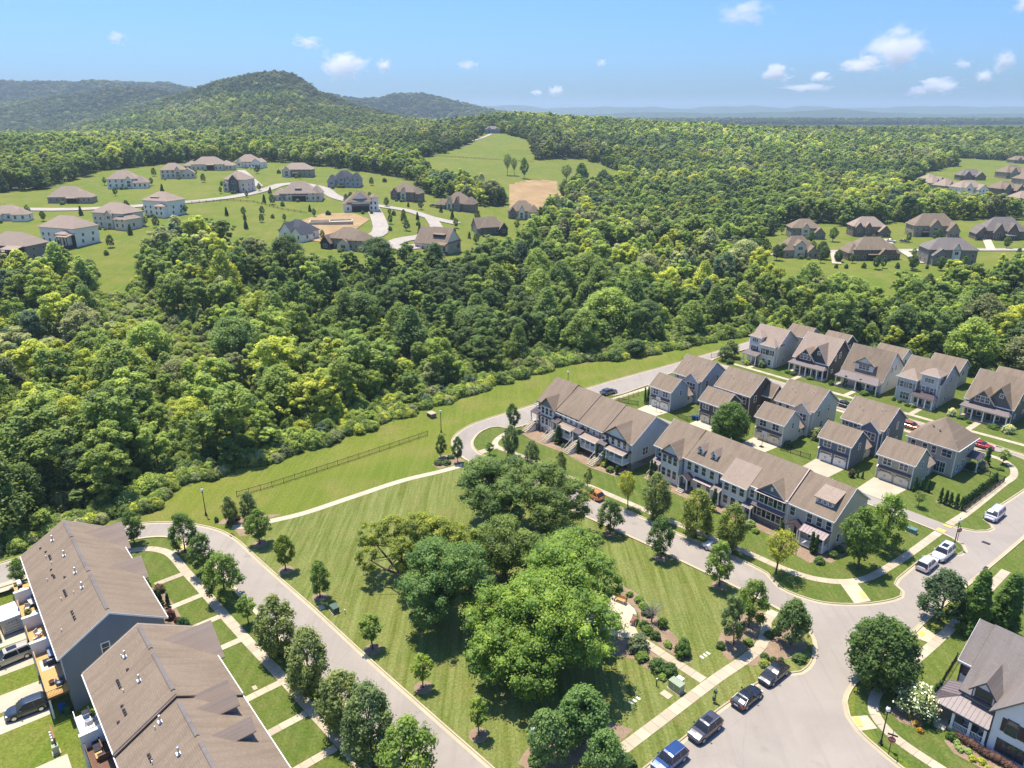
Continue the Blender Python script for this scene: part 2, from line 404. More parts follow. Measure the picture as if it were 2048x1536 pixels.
def height(x, y):
    x = np.asarray(x, float); y = np.asarray(y, float)
    Y = np.array(YROW, float); S = np.array(SROW)
    yy = np.clip(y, Y[0], Y[-1]); s = np.clip(x / np.maximum(y, 60.0), S[0], S[-1])
    i = np.clip(np.searchsorted(Y, yy, side='right') - 1, 0, len(Y) - 2); j = np.clip(np.searchsorted(S, s, side='right') - 1, 0, len(S) - 2)
    fy = (yy - Y[i]) / (Y[i + 1] - Y[i]); fs = (s - S[j]) / (S[j + 1] - S[j]); fs = sstep(fs) * .5 + fs * .5; fy = sstep(fy) * .4 + fy * .6
    z = (ZT[i, j] * (1 - fy) + ZT[i + 1, j] * fy) * (1 - fs) + (ZT[i, j + 1] * (1 - fy) + ZT[i + 1, j + 1] * fy) * fs
    for D, wd, c in RIDGES:
        h = np.interp(x / np.maximum(y, 60.0), [q[0] for q in c], [q[1] for q in c])
        t = np.clip((y - D) / wd, -1, 1); prof = 0.3 * (1 + np.cos(np.pi * t)) + 0.4 * (1 - np.abs(t))
        z = np.maximum(z, z + (h - z) * prof)
    fold = np.sin(x / 95.0 + 1.6 * np.sin(y / 210.0)) + 0.6 * np.sin(x / 47.0 - y / 130.0 + 1.0) + 0.5 * np.sin(y / 80.0 + x / 200.0)
    z = z + fold * np.clip(z - 45, 0, 60) * 0.085 * sstep((y - 1450) / 250)
    z = z + 7.0 * np.sin(x / 118.0 + 1.2 * np.sin(y / 190.0)) * np.sin(y / 165.0 + x / 310.0) * sstep((y - 640) / 160) * sstep((1300 - y) / 250) * sstep((x - 40) / 120)
    # rear yards of the left-hand terrace lie half a storey lower; gentle swale in the meadow
    a = x * CU + y * SU; b = x * SU - y * CU
    near = 1 - sstep((y - 170) / 60)
    z = z - 2.0 * sstep((b + 119.5) / 5.0) * sstep((9.0 - a) / 5.0) * near
    sw = np.exp(-((b + 133.0 + 1.5 * np.sin(a * 0.05)) / 2.6) ** 2) * sstep((a - 20) / 20) * near
    return z - 0.55 * sw
def hz(x, y): return float(height(x, y))
def in_poly(x, y, poly):
    x = np.asarray(x); y = np.asarray(y); inside = np.zeros(x.shape, bool); n = len(poly); j = n - 1
    for i in range(n):
        xi, yi = poly[i]; xj, yj = poly[j]
        c = ((yi > y) != (yj > y)) & (x < (xj - xi) * (y - yi) / ((yj - yi) if yj != yi else 1e-9) + xi)
        inside ^= c; j = i
    return inside

# near edge of the woods along the meadow (a, b), then behind the last row of houses
WOOD_EDGE = [(-90, -127.5), (-40, -127.8), (-2.5, -129.4), (8.7, -131.4), (16.2, -131.5), (20.6, -129.6), (25.1, -130.9), (28.9, -135.5), (33.9, -136.7), (44.5, -136.5), (60.7, -136.2), (79.4, -138.7), (88.1, -139.4), (106.5, -142.0), (123.9, -142.7), (140.8, -142.7), (150.9, -136.7), (162.3, -133.4), (199.6, -128.3), (206, -124), (211, -112), (212, -60), (214, -20), (216, 60)]
WOODS = WOOD_EDGE + [(900, 400), (9000, 400), (9000, -9000), (-9000, -9000), (-9000, -140)]
# clearings in the woods, in world metres (x, y)
CLEAR_LEFT = [(-330, 285), (-250, 262), (-206, 262), (-178, 284), (-166, 292), (-156, 276), (-141, 236), (-131, 236), (-138, 268), (-149, 300), (-149, 318), (-146, 346), (-131, 340), (-124, 314), (-114, 305), (-99, 290), (-76, 290), (-53, 296), (-33, 295), (-17, 302), (-6, 342), (10, 381), (14, 426), (22, 440), (24, 470), (0, 486), (-26, 486), (-62, 508), (-74, 560), (-140, 612), (-196, 646), (-262, 628), (-300, 560), (-290, 480), (-330, 420)]
CLEAR_FIELD = [(-79, 623), (-88, 730), (-53, 836), (-38, 1003), (-14, 990), (22, 912), (25, 759), (77, 790), (104, 740), (90, 647), (60, 586), (37, 572), (40, 481), (-3, 455), (-6, 518), (-23, 553), (-52, 560)]
SOIL_PATCH = [(-1, 590), (12, 622), (37, 632), (36, 535), (30, 481), (-1, 470)]
CLEAR_RIGHT = [(113, 350), (104, 300), (112, 262), (126, 256), (146, 270), (168, 292), (192, 303), (230, 320), (336, 330), (360, 400), (336, 468), (269, 476), (232, 470), (206, 456), (197, 476), (176, 470), (168, 459), (138, 413)]
CLEAR_FAR = [(300, 545), (330, 515), (470, 515), (560, 690), (580, 846), (494, 840), (416, 773), (334, 650)]
CLEAR_TOP = [(448, 773), (515, 748), (659, 930), (659, 966), (536, 945)]
SCRUB = [(-146, 250), (-141, 258), (-128, 256), (-109, 230), (-90, 215), (-76, 192), (-80, 177), (-105, 200), (-121, 212), (-137, 230)]
CLEARINGS = [CLEAR_LEFT, CLEAR_FIELD, CLEAR_RIGHT, CLEAR_FAR, CLEAR_TOP]

ys = np.concatenate([np.linspace(-70, 40, 12), np.geomspace(46, 330, 90), np.geomspace(334, 1200, 130), np.geomspace(1215, 11500, 110)])
ss = np.concatenate([np.linspace(-2.4, -0.85, 8), np.linspace(-0.8, 0.8, 230), np.linspace(0.85, 2.4, 8)])
GX = ss[None, :] * np.maximum(ys[:, None], 60.0); GY = np.repeat(ys[:, None], len(ss), 1)
GZ = height(GX, GY)
nr, nc = GX.shape
me = bpy.data.meshes.new('ground')
gv = np.stack([GX, GY, GZ], -1).reshape(-1, 3)
ii = (np.arange(nr - 1)[:, None] * nc + np.arange(nc - 1)[None, :]).reshape(-1)
gf = np.stack([ii, ii + 1, ii + 1 + nc, ii + nc], 1)
me.vertices.add(len(gv)); me.vertices.foreach_set('co', gv.astype(np.float32).ravel())
me.loops.add(len(gf) * 4); me.loops.foreach_set('vertex_index', gf.astype(np.int32).ravel())
me.polygons.add(len(gf)); me.polygons.foreach_set('loop_start', np.arange(len(gf), dtype=np.int32) * 4); me.polygons.foreach_set('loop_total', np.full(len(gf), 4, np.int32))
cx = gv[gf].mean(1)
ca = cx[:, 0] * CU + cx[:, 1] * SU; cb = cx[:, 0] * SU - cx[:, 1] * CU
kind = np.zeros(len(gf), np.int32)
kind[in_poly(ca, cb, WOODS)] = 1
for c in CLEARINGS: kind[in_poly(cx[:, 0], cx[:, 1], c)] = 0
kind[in_poly(cx[:, 0], cx[:, 1], SCRUB)] = 2
kind[in_poly(cx[:, 0], cx[:, 1], SOIL_PATCH)] = 3
kind[cx[:, 1] > 2600] = 4
for m_ in (GRASS, FLOOR, SCRUBG, SOIL, HILLG): me.materials.append(m_)
me.polygons.foreach_set('material_index', kind); me.polygons.foreach_set('use_smooth', np.ones(len(gf), bool)); me.update(); me.validate()
tag(link('ground', me), 'grassy ground rolling away to wooded hills', kind='structure')

# ------------------------------------------------------------------ flat site works: roads, kerbs, walks, lawns, beds
def sheet(name, pts, z, mat, label=None, parent=None, world_xy=False, on_ground=False):
    """flat sheet; laid over the terrain (subdivided) when ON_GROUND"""
    P = [Vector((p[0], p[1], 0)) for p in pts] if world_xy else [W(p[0], p[1]) for p in pts]
    tri = tessellate_polygon([P]); bm = bmesh.new(); V = [bm.verts.new(p) for p in P]
    for t in tri:
        try: bm.faces.new([V[i] for i in t])
        except ValueError: pass
    if on_ground:
        for _ in range(5):
            E = [e for e in bm.edges if e.calc_length() > 9.0]
            if not E: break
            bmesh.ops.subdivide_edges(bm, edges=E, cuts=1); bmesh.ops.triangulate(bm, faces=bm.faces)
        for v in bm.verts: v.co.z = hz(v.co.x, v.co.y) + z
    else:
        for v in bm.verts: v.co.z = z
    bm.normal_update()
    for f in bm.faces:
        if f.normal.z < 0: f.normal_flip()
    me = bpy.data.meshes.new(name); bm.to_mesh(me); bm.free(); me.materials.append(mat)
    return tag(link(name, me, parent), label, kind='structure')
def ribbon_pts(line, w): return offset(line, w / 2) + offset(line, -w / 2)[::-1]
def sweep(name, line, prof, mat, label=None, closed=False):
    """profile [(offset, z)] swept along a line in site metres"""
    rows = [[W(q[0], q[1], z) for q in offset(line, o)] for o, z in prof]
    n = len(line); m = MB(); V = [r[i] for r in rows for i in range(n)]; F = []
    for k in range(len(rows) - 1):
        for i in range(n - 1): F.append((k * n + i, k * n + i + 1, (k + 1) * n + i + 1, (k + 1) * n + i))
    m.poly(V, F, mat); o = m.build(name)
    return tag(o, label, kind='structure')

PARK_KERB = [(-40, -127), (1.1, -126.8), (9, -126.9), (17.8, -127), (22.6, -124.9), (26.4, -121.8), (29.2, -118.2), (31.2, -114.2), (32.2, -109.5), (32.6, -103), (33.2, -95), (34.0, -85), (34.8, -72), (35.7, -60), (36.6, -49), (37.2, -42.5), (38.4, -38.6), (41, -37.3)]
LEFT_INNER = [(-40, -119.4), (1.7, -119.5), (10, -120.4), (17.3, -121.2), (21.0, -120.2), (23.6, -118.2), (25.4, -115.0), (26.3, -110), (26.7, -103), (27.0, -94), (27.8, -80), (28.6, -68), (29.3, -55), (30.4, -34), (31.5, -4)]
LOT_KERB = [(41, -37.3), (50, -37.4), (56, -37.3), (61, -37.4), (66, -37.2), (70, -36.9), (73.6, -35.9), (74.5, -35.2), (75.6, -34.6), (78.2, -34.7), (81.2, -36.0), (83.3, -37.8), (84.3, -40.2), (84.6, -45), (84.4, -50), (83.7, -58), (83.2, -65), (82.4, -72.3), (81.6, -79), (80.6, -88), (79.5, -98), (78.9, -105), (79.0, -112), (80.2, -116.8), (82.3, -120), (85.4, -122.3), (90.5, -124.1), (96, -124.5), (108, -124.3), (135, -124.0), (161, -122.6), (200, -121.4), (330, -118)]
UP_IN_R = [(330, -111), (210, -116.6), (184, -117.8), (172, -118.0), (170, -117.6), (169.4, -115)]
FAR_NEAR_L = [(163.6, -113.5), (162.6, -116.8), (160, -117.8), (154, -117.8), (150.5, -117.9), (148.8, -116.1), (138, -115.9), (128.6, -116.1), (127.2, -118.6), (125.2, -119.2), (122.8, -118.6), (122.0, -116)]
ALLEY_R = [(122.0, -116), (123.6, -111), (126.0, -104), (126.5, -92), (126.9, -78), (127.2, -60), (127.3, -44), (127.4, -38), (127.7, -36), (128.8, -33.9), (130.4, -32.7), (131.9, -32.4), (133.0, -33.1), (133.8, -34.4), (136, -34.8), (150, -34.0), (157, -33.7), (161.5, -34.4), (164.8, -36.2), (166.1, -38.5), (166.6, -41.7), (165.7, -44.2), (163.7, -46.5), (163.5, -60), (163.4, -90), (163.5, -108), (163.6, -113.5)]
TH_IN = [(117.4, -114), (116.4, -117.4), (113.6, -118.0), (112.4, -116.2), (100, -116.2), (95.6, -117.0), (94.4, -119.3), (92.6, -120.1), (90.4, -119.8), (88, -118.7), (84.9, -116.2), (83.3, -113.4), (82.8, -110), (83.4, -104.5), (84.9, -97), (86.7, -88.7), (88.3, -80), (89.6, -66), (90.9, -55.5), (91.1, -49.4), (90.2, -47.7), (89.4, -46.2), (89.6, -43.4), (91.0, -40.0), (94.6, -36.6), (98.3, -34.5), (101.0, -33.7), (102.4, -34.2), (103.2, -35.6), (105, -36.0), (116.6, -35.5), (118, -33.6), (119.4, -32.7), (121.0, -32.6), (122.4, -33.5), (123.4, -35.4), (123.8, -38.5), (123.8, -49), (123.5, -78), (122.6, -95), (121.2, -103), (118.8, -109), (117.4, -114)]
RIGHT_KERB = [(210, -27.6), (160, -27.8), (132.6, -28), (118.5, -28.4), (99, -29.0), (91.6, -28.9), (84, -29.1), (80.4, -29.4), (77.6, -29.2), (75.0, -28.5), (73.2, -27.2), (72.0, -25.4), (71.2, -22.8), (70.6, -20), (70.2, -14), (70.0, -4)]
FAR_KERB = [(169.4, -115), (169.4, -76), (169.7, -64), (169.6, -50), (168.6, -40), (168.5, -26)]
PARK_PATH = [(33.0, -114.6), (35.2, -113.3), (38.0, -112.6), (44.1, -111.3), (53.8, -111.1), (64.2, -110.8), (72.4, -109.3), (79.0, -108.6)]
S = smooth_line
sheet('road', S(PARK_KERB, 1.5) + [(41, -4)] + S(LEFT_INNER, 1.5)[::-1], 0.008, ASPHALT, 'asphalt street curving round the park')
# the loop street, the side street and the wide junction as one sheet with two islands cut out
poly_loop = S(LOT_KERB, 1.5) + S(UP_IN_R, 2) + S(FAR_KERB, 3) + [(180, -26.5)] + S(RIGHT_KERB[1:], 1.5) + [(41, -4)]
def sheet_holes(name, outer, holes, z, mat, label):
    loops = [[W(*p) for p in outer]] + [[W(*p) for p in h] for h in holes]
    tri = tessellate_polygon(loops); V = [p for l in loops for p in l]
    me = bpy.data.meshes.new(name); me.from_pydata([(p.x, p.y, z) for p in V], [], tri); me.materials.append(mat)
    bm = bmesh.new(); bm.from_mesh(me); bm.normal_update()
    for f in bm.faces:
        if f.normal.z < 0: f.normal_flip()
    bm.to_mesh(me); bm.free()
    return tag(link(name, me), label, kind='structure')
H1_ = S(TH_IN, 1.5)[:-1]; H2_ = S(ALLEY_R, 1.5)[:-1] + S(FAR_NEAR_L, 1.5)[:-1]
sheet_holes('road', poly_loop, [H1_, H2_], 0.008, ASPHALT, 'asphalt loop street with a wide junction and rear lane')

def kerb(line, side, step=1.2, mat=None):
    """raised kerb just behind LINE (SIDE +1/-1 gives the lawn side) and a pale gutter pan on the road side"""
    L_ = S(line, step)
    sweep('kerb', L_, [(0.0, 0.0), (0.02 * side, 0.12), (0.07 * side, 0.145), (0.2 * side, 0.15), (0.21 * side, 0.0)], GUTTER)
    sweep('gutter', L_, [(0.0, 0.02), (-0.42 * side, 0.016)], GUTTER)
for line, side in ((PARK_KERB, -1), (LEFT_INNER, 1), (LOT_KERB, -1), (UP_IN_R, -1), (FAR_NEAR_L, -1), (ALLEY_R[7:], -1), (TH_IN, -1), (RIGHT_KERB, -1), (FAR_KERB, -1)):
    kerb(line, side)

# lawns lying on the ground sheet
sheet('park_lawn', offset(S(PARK_KERB[8:], 2), -0.2) + offset(S(LOT_KERB[1:23], 2), -0.2) + S(PARK_PATH, 2)[::-1][1:-2], 0.004, LAWN, 'mown park lawn between the two streets')
sheet('terrace_lawn', offset(H1_, -0.2), 0.004, YARD, 'front lawns before the brown roofed terraces')
sheet('house_lawn', offset(H2_, -0.2), 0.004, YARD, 'back lawns between the detached houses')
sheet('verge', [(95, -27.8), (104, -28.2), (160, -27.4), (160, -10), (71, -4), (71, -14), (72.2, -23), (74, -26.9), (77.6, -28.6), (84, -28.7)], 0.004, YARD, 'lawn round the white corner house')
sheet('verge', offset(S(LEFT_INNER[3:], 2), 0.2) + [(9, -4), (9, -118)], 0.004, YARD, 'front lawns of the nearest terrace')
sheet('house_lawn', [(170, -115), (170, -40), (172, -27), (205, -27), (205, -114)], 0.004, YARD, 'front gardens of the far row of houses')

def slabs_of(parent, line, width, z, mat, pitch=1.5, gap=0.035, taper=None):
    """paving slabs cut from a walk: pieces with open joints, a few millimetres out of level"""
    L_ = S(line, 0.25); acc = [0.0]
    for p, q in zip(L_[:-1], L_[1:]): acc.append(acc[-1] + math.hypot(q[0] - p[0], q[1] - p[1]))
    A = np.array(L_); acc = np.array(acc); n = max(1, round(acc[-1] / pitch)); step = acc[-1] / n
    for k in range(n):
        s = np.linspace(k * step + gap / 2, (k + 1) * step - gap / 2, 4)
        c = [(float(np.interp(t, acc, A[:, 0])), float(np.interp(t, acc, A[:, 1]))) for t in s]
        dz = random.uniform(-0.004, 0.004)
        ring = [W(p[0], p[1], z + dz) for p in offset(c, width / 2) + offset(c, -width / 2)[::-1]]
        MB().slab(ring, 0.05, mat).build('paving_slab', parent)
def walk(line, width, label, z=0.045, slabs=True, mat=None):
    mat = mat or CONC
    base = sheet('sidewalk', ribbon_pts(S(line, 0.6), width + 0.02), 0.012, MULCH if slabs else mat, label)
    if slabs: slabs_of(base, line, width, z, mat)
    return base
walk([(47.5, -40.7), (56, -40.7), (66, -40.7), (75, -40.5), (78.6, -41.6), (81.0, -43.0), (83.9, -43.6)], 1.45, 'concrete walk along the park beside the parked cars')
walk([(64.95, -41.5), (64.8, -46), (64.7, -50), (64.6, -52.6)], 1.35, 'short concrete walk leading to the bench plaza')
walk([(120, -26.4), (98, -26.2), (86, -26.6), (80, -26.9), (77.6, -26.4), (75.7, -25.2), (74.4, -23), (73.9, -20.5), (73.7, -17), (73.4, -8)], 1.25, 'curving concrete walk in front of the white house')
walk([(95.6, -114.9), (92.9, -115.2), (89.6, -113.9), (88.0, -112.4), (87.6, -110.6), (88.2, -107), (89.0, -102), (89.7, -91), (90.9, -79), (92.2, -66), (93.8, -53), (94.1, -48.8), (95.2, -44.4), (97.8, -41.0), (101, -39.2), (105, -38.5), (112, -38), (123.6, -37.7)], 1.3, 'long concrete walk in front of the terraces')
walk([(127.6, -37.7), (134, -37.3), (151.5, -37.3), (156, -37.2), (159, -38.0), (161.2, -39.4), (162.6, -41.6), (162.8, -45.5), (162.4, -60), (162.3, -110)], 1.3, 'concrete walk curving past the tan corner house')
walk([(172.6, -112), (172.6, -80), (172.8, -60), (173.4, -50), (174.2, -36)], 1.3, 'concrete walk before the far row of houses')
walk([(123.9, -114.8), (130, -114.6), (146, -114.6), (160, -115.2)], 1.2, 'concrete walk beside the pale blue house', slabs=False)
walk([(9, -118.4), (17, -117.9), (18.9, -117.4), (21.0, -115.7), (22.4, -112.8), (22.8, -106.6), (23.3, -98.9), (23.7, -91.5), (24.2, -84), (25.0, -74), (25.5, -66), (26.0, -58), (26.6, -46)], 1.35, 'concrete walk before the nearest terrace')
walk(PARK_PATH, 1.4, 'pale concrete path winding across the park lawn', slabs=False, mat=DRIVE)
for b_ in (-106.4, -99.2, -92.6, -86.0, -75.0, -68.3, -61.6, -54.6):
    walk([(18.2, b_ + 0.75), (20.5, b_ + 0.62), (22.6 + (b_ + 106) * 0.055, b_ + 0.55)], 1.05, 'short front walk to a terrace door')
for p in ([(22.9, -113.2), (23.9, -112.2), (25.9, -113.6), (25.1, -115.0)], [(94.2, -37.2), (96.6, -36.0), (99.6, -39.8), (97.6, -41.4)], [(87.2, -112.0), (87.2, -110.6), (83.2, -110.4), (83.2, -112.2)], [(93.2, -28.8), (96.6, -28.8), (95.9, -26.7), (93.7, -26.9)], [(71.9, -25.4), (73.2, -27.1), (75.0, -25.9), (74.0, -24.2)]):
    sheet('ramp', p, 0.03, CONC, 'concrete kerb ramp')
for i, (a_, b_, w_, h_, r_) in enumerate([(73.2, -26.1, 1.4, 0.75, 0.75), (94.8, -28.2, 1.3, 0.7, 0.0), (97.0, -37.3, 1.3, 0.7, 0.75), (124.6, -37.7, 1.0, 1.3, 0.0), (126.9, -37.6, 0.7, 1.3, 0.0), (24.6, -113.5, 0.9, 1.0, 0.6)]):
    m = MB()
    for x in range(8):
        for y in range(4): m.lathe([(0.045, 0.0), (0.03, 0.018)], YELLOW, 6, ((x - 3.5) * w_ / 8, (y - 1.5) * h_ / 4, 0.02))
    m.box(-w_ / 2, w_ / 2, -h_ / 2, h_ / 2, 0, 0.02, YELLOW)
    o = m.build('tactile_pad', None, W(a_, b_, 0.052), TH + r_)
    tag(o, ['yellow tactile pad on the ramp beside the white house lamp', 'yellow tactile pad on the ramp behind the dark round maple', 'yellow tactile pad on the ramp below the terrace corner', 'yellow tactile strip on the near side of the rear lane', 'yellow tactile strip on the far side of the rear lane', 'yellow tactile pad at the curve of the left street'][i], 'tactile paving', 'yellow tactile pads')
sheet('plaza', [(69.0, -60.8), (69.4, -58.4), (69.0, -56.4), (68.2, -55.2), (66.0, -53.6), (65.4, -52.5), (63.9, -52.5), (62.6, -54.0), (61.2, -56.2), (61.0, -59), (62.2, -61.8), (64.6, -63.2), (67.2, -62.8)], 0.02, DRIVE, 'pale round plaza with two benches')
# garage drives
for q in ([(126.3, -106.6), (126.4, -101.0), (130.9, -100.6), (130.7, -106.9)], [(126.6, -93.2), (126.7, -87.6), (132.1, -87.2), (132.0, -93.3)], [(127.0, -79.5), (127.1, -74.0), (133.6, -73.6), (133.5, -79.7)], [(127.2, -65.4), (127.3, -59.8), (134.3, -59.5), (134.1, -65.6)], [(127.3, -54.0), (127.4, -48.4), (135.3, -47.9), (135.1, -54.2)]):
    sheet('driveway', q, 0.024, DRIVE, 'pale concrete driveway before a garage')
for b0, b1 in ((-120.6, -118.0), (-113.4, -107.0), (-103.9, -100.6), (-96.6, -93.2), (-92.4, -89.3), (-81.4, -76.4), (-73, -69)):
    zz = -2.0 * float(sstep((((b0 + b1) / 2) + 119.5) / 5.0)) + 0.02
    sheet('driveway', [(-16, b0 - 0.4), (-16, b1 - 0.4), (2.0, b1), (2.0, b0)], zz, DRIVE, 'concrete drive behind the nearest terrace')
# front walks and mulch beds of the far row
for a0, a1, b0, b1 in ((173.2, 175.5, -108.2, -107.0), (173.2, 178, -95.2, -94.0), (173.2, 178.4, -80.4, -79.2), (173.2, 180, -64.6, -63.4), (173.4, 180.4, -52.6, -51.3)):
    sheet('front_walk', [(a0, b0), (a0, b1), (a1, b1), (a1, b0)], 0.03, CONC, 'short front walk to a far house')
BEDS = [
    [(70.4, -62.6), (71.6, -61.5), (72.0, -59.5), (71.9, -57.0), (70.4, -54.2), (69.4, -51.0), (68.4, -47.5), (67.8, -45.6), (66.2, -44.4), (65.7, -45.2), (65.7, -52.4), (68.4, -54.9), (69.3, -57), (69.4, -59.6)],
    [(63.9, -44.8), (62.4, -45.6), (61.2, -46.9), (61.0, -48.6), (61.1, -49.6), (60.2, -51.0), (59.0, -53.0), (58.4, -54.6), (59.6, -56), (61.2, -55.6), (62.6, -53.6), (63.8, -52.2), (64.0, -49)],
    [(83.6, -43.0), (81.6, -45.6), (78, -46.2), (74.2, -45.6), (71.9, -44.6), (70.4, -42.0), (70.6, -41.5), (75, -41.3), (78, -42.2)],
    [(71.2, -39.9), (72.8, -38.4), (75.2, -37.6), (78, -36.4), (80.4, -36.6), (82.6, -38.6), (83.6, -41.6), (81.6, -42.0), (79.2, -40.9), (75.4, -39.7)],
    [(39.2, -46.6), (41.0, -47.4), (44, -47.2), (48, -46.4), (51.2, -44.4), (52.4, -41.8), (50.4, -41.6), (46, -42), (42, -43), (40, -44)],
    [(43.2, -39.8), (48, -39.8), (49.6, -38.9), (48.4, -37.9), (43, -37.8)],
    [(31.2, -117.5), (33.0, -118.2), (35.0, -117.2), (37.6, -116.0), (41.2, -113.4), (38.2, -113.4), (35.2, -114.1), (33.6, -115)],
    [(33.0, -113.6), (35.2, -112.4), (38.0, -111.7), (37.2, -110.4), (34.8, -110.2), (32.9, -110.8)],
    [(72.4, -112.8), (75.5, -115.2), (78.2, -114.6), (78.5, -110.4), (75.5, -110.0), (72.4, -110.4)],
    [(96.2, -114.2), (100.6, -114.2), (101.0, -86.0), (96.8, -86.0), (95.8, -92), (96.4, -100), (95.4, -108)],
    [(100.6, -82.4), (103.8, -82.4), (103.8, -46.6), (101.8, -46.2), (98.6, -46.6), (99.4, -52), (101.2, -55), (100.6, -66), (100.2, -76)],
    [(103.6, -46.4), (108, -46.3), (108, -44.8), (103.2, -44.2), (101.2, -44.6), (100.8, -46)],
    [(77.6, -24.4), (81.0, -24.6), (82.4, -22.6), (82.0, -20.9), (78.8, -20.9), (77.4, -21.6), (76.9, -23.0)],
    [(78.0, -18.6), (79.9, -18.6), (80.2, -15.4), (79.8, -9), (77.6, -9), (77.2, -14), (77.0, -17.2)],
    [(16.9, -105), (18.6, -105), (19.0, -99), (18.8, -92), (19.4, -86.6), (20.1, -75), (19.4, -70), (20.1, -62), (20.3, -50), (17.6, -50), (16.8, -90)],
    [(134.0, -42.6), (134.9, -42.6), (134.9, -37.9), (152.6, -37.9), (152.6, -37.2), (134.0, -37.4)]]
for p in BEDS: sheet('mulch_bed', p, 0.018, MULCH, 'brown mulch planting bed')
# far streets and drives laid over the rising ground, in world metres
def far_road(line, w, mat=FARROAD, label='pale far street'):
    L_ = S(line, 6.0)
    sheet('road', ribbon_pts(L_, w), 0.35, mat, label, world_xy=True, on_ground=True)
far_road([(-330, 392), (-262, 400), (-232, 404), (-200, 420), (-180, 436), (-166, 462), (-158, 490), (-150, 516), (-128, 506), (-108, 470), (-84, 448), (-60, 438), (-46, 424), (-30, 416)], 8)
far_road([(-84, 448), (-72, 405), (-66, 372), (-70, 348), (-58, 340), (-44, 352)], 8, label='far street dropping to a turning circle')
far_road([(-46, 424), (-40, 396), (-44, 376), (-54, 360), (-58, 340)], 7, label='far street round the planted island')
far_road([(-166, 500), (-186, 540), (-204, 578)], 6, label='far lane climbing past the pale houses')
far_road([(118, 366), (150, 372), (200, 372), (262, 366), (340, 356)], 6.5, label='far street between two rows of brick houses')
for p in ([(152, 372), (154, 405)], [(162, 372), (150, 340)], [(190, 372), (206, 408)], [(196, 372), (188, 338)], [(238, 368), (256, 402)]):
    far_road(p, 4, DRIVE, 'far concrete drive')
far_road([(330, 560), (370, 610), (430, 650), (520, 680)], 8, label='farthest street among roofs')
far_road([(-120, 742), (-86, 800), (-60, 860), (-36, 940), (-26, 985)], 5, label='farm lane at the edge of the meadow')
sheet('building_plot', [(-109, 357), (-112, 386), (-104, 414), (-88, 418), (-76, 402), (-79, 374), (-83, 346), (-96, 346)], 0.25, SOIL, 'bare orange soil of a building plot', world_xy=True, on_ground=True)

# ------------------------------------------------------------------ building kit (local x = along the front, y = depth, z up)
WIN = {}
FACE = {'front': 0.0, 'back': math.pi, 'left': -math.pi / 2, 'right': math.pi / 2}
def window_meshes(w, h, n, style, fm):
    key = (round(w, 2), round(h, 2), n, style, fm.name)
    if key in WIN: return WIN[key]
    f, g = MB(), MB(); t = 0.11
    f.box(-w / 2 - t, w / 2 + t, -0.07, 0.0, -t, 0.0, fm); f.box(-w / 2 - t, w / 2 + t, -0.07, 0.0, h, h + t * 1.25, fm)
    f.box(-w / 2 - t, -w / 2, -0.065, 0.0, 0.0, h, fm); f.box(w / 2, w / 2 + t, -0.065, 0.0, 0.0, h, fm)
    for k in range(1, n): f.box(-w / 2 + k * w / n - 0.05, -w / 2 + k * w / n + 0.05, -0.06, 0.0, 0.0, h, fm)
    if style in ('sash', 'grid'): f.box(-w / 2, w / 2, -0.055, 0.0, h / 2 - 0.03, h / 2 + 0.03, fm)
    if style == 'grid':
        for k in range(n): f.box(-w / 2 + (k + 0.5) * w / n - 0.018, -w / 2 + (k + 0.5) * w / n + 0.018, -0.05, 0.0, h / 2 + 0.03, h, fm)
    if style == 'cross':
        f.box(-w / 2, w / 2, -0.05, 0.0, h * 0.5 - 0.025, h * 0.5 + 0.025, fm)
        for k in range(n): f.box(-w / 2 + (k + 0.5) * w / n - 0.018, -w / 2 + (k + 0.5) * w / n + 0.018, -0.05, 0.0, 0.0, h, fm)
    g.box(-w / 2, w / 2, -0.03, -0.005, 0.0, h, GLASS)
    WIN[key] = (f.mesh('window_frame'), g.mesh('window_pane')); return WIN[key]
SHUT = {}
def add_window(root, x, y, z, w=0.9, h=1.5, face='front', n=1, style='sash', fm=None, shutters=None, name='window'):
    fme, gme = window_meshes(w, h, n, style, fm or WHITE); r = FACE[face]
    o = link(name, fme, root, (x, y, z), r); link('pane', gme, o)
    if shutters is not None:
        k = (round(h, 2), shutters.name)
        if k not in SHUT: SHUT[k] = MB().box(-0.2, 0.2, -0.06, 0.0, 0.0, h, shutters).mesh('shutter')
        for s in (-1, 1):
            d = s * (w / 2 + 0.34); link('shutter', SHUT[k], root, (x + d * math.cos(r), y + d * math.sin(r), z), r)
    return o
def gable_x(m, x0, x1, y0, y1, ze, zr, mat, ov=0.4, t=0.17, yr=None, end=None, ze1=None):
    """roof slabs, ridge along x"""
    yr = (y0 + y1) / 2 if yr is None else yr; ze1 = ze if ze1 is None else ze1; e = ov * 0.8 if end is None else end
    s0 = (zr - ze) / (yr - y0); s1 = (zr - ze1) / (y1 - yr)
    m.slab([(x0 - e, y0 - ov, ze - s0 * ov), (x1 + e, y0 - ov, ze - s0 * ov), (x1 + e, yr, zr), (x0 - e, yr, zr)], t, mat)
    m.slab([(x0 - e, yr, zr), (x1 + e, yr, zr), (x1 + e, y1 + ov, ze1 - s1 * ov), (x0 - e, y1 + ov, ze1 - s1 * ov)], t, mat)
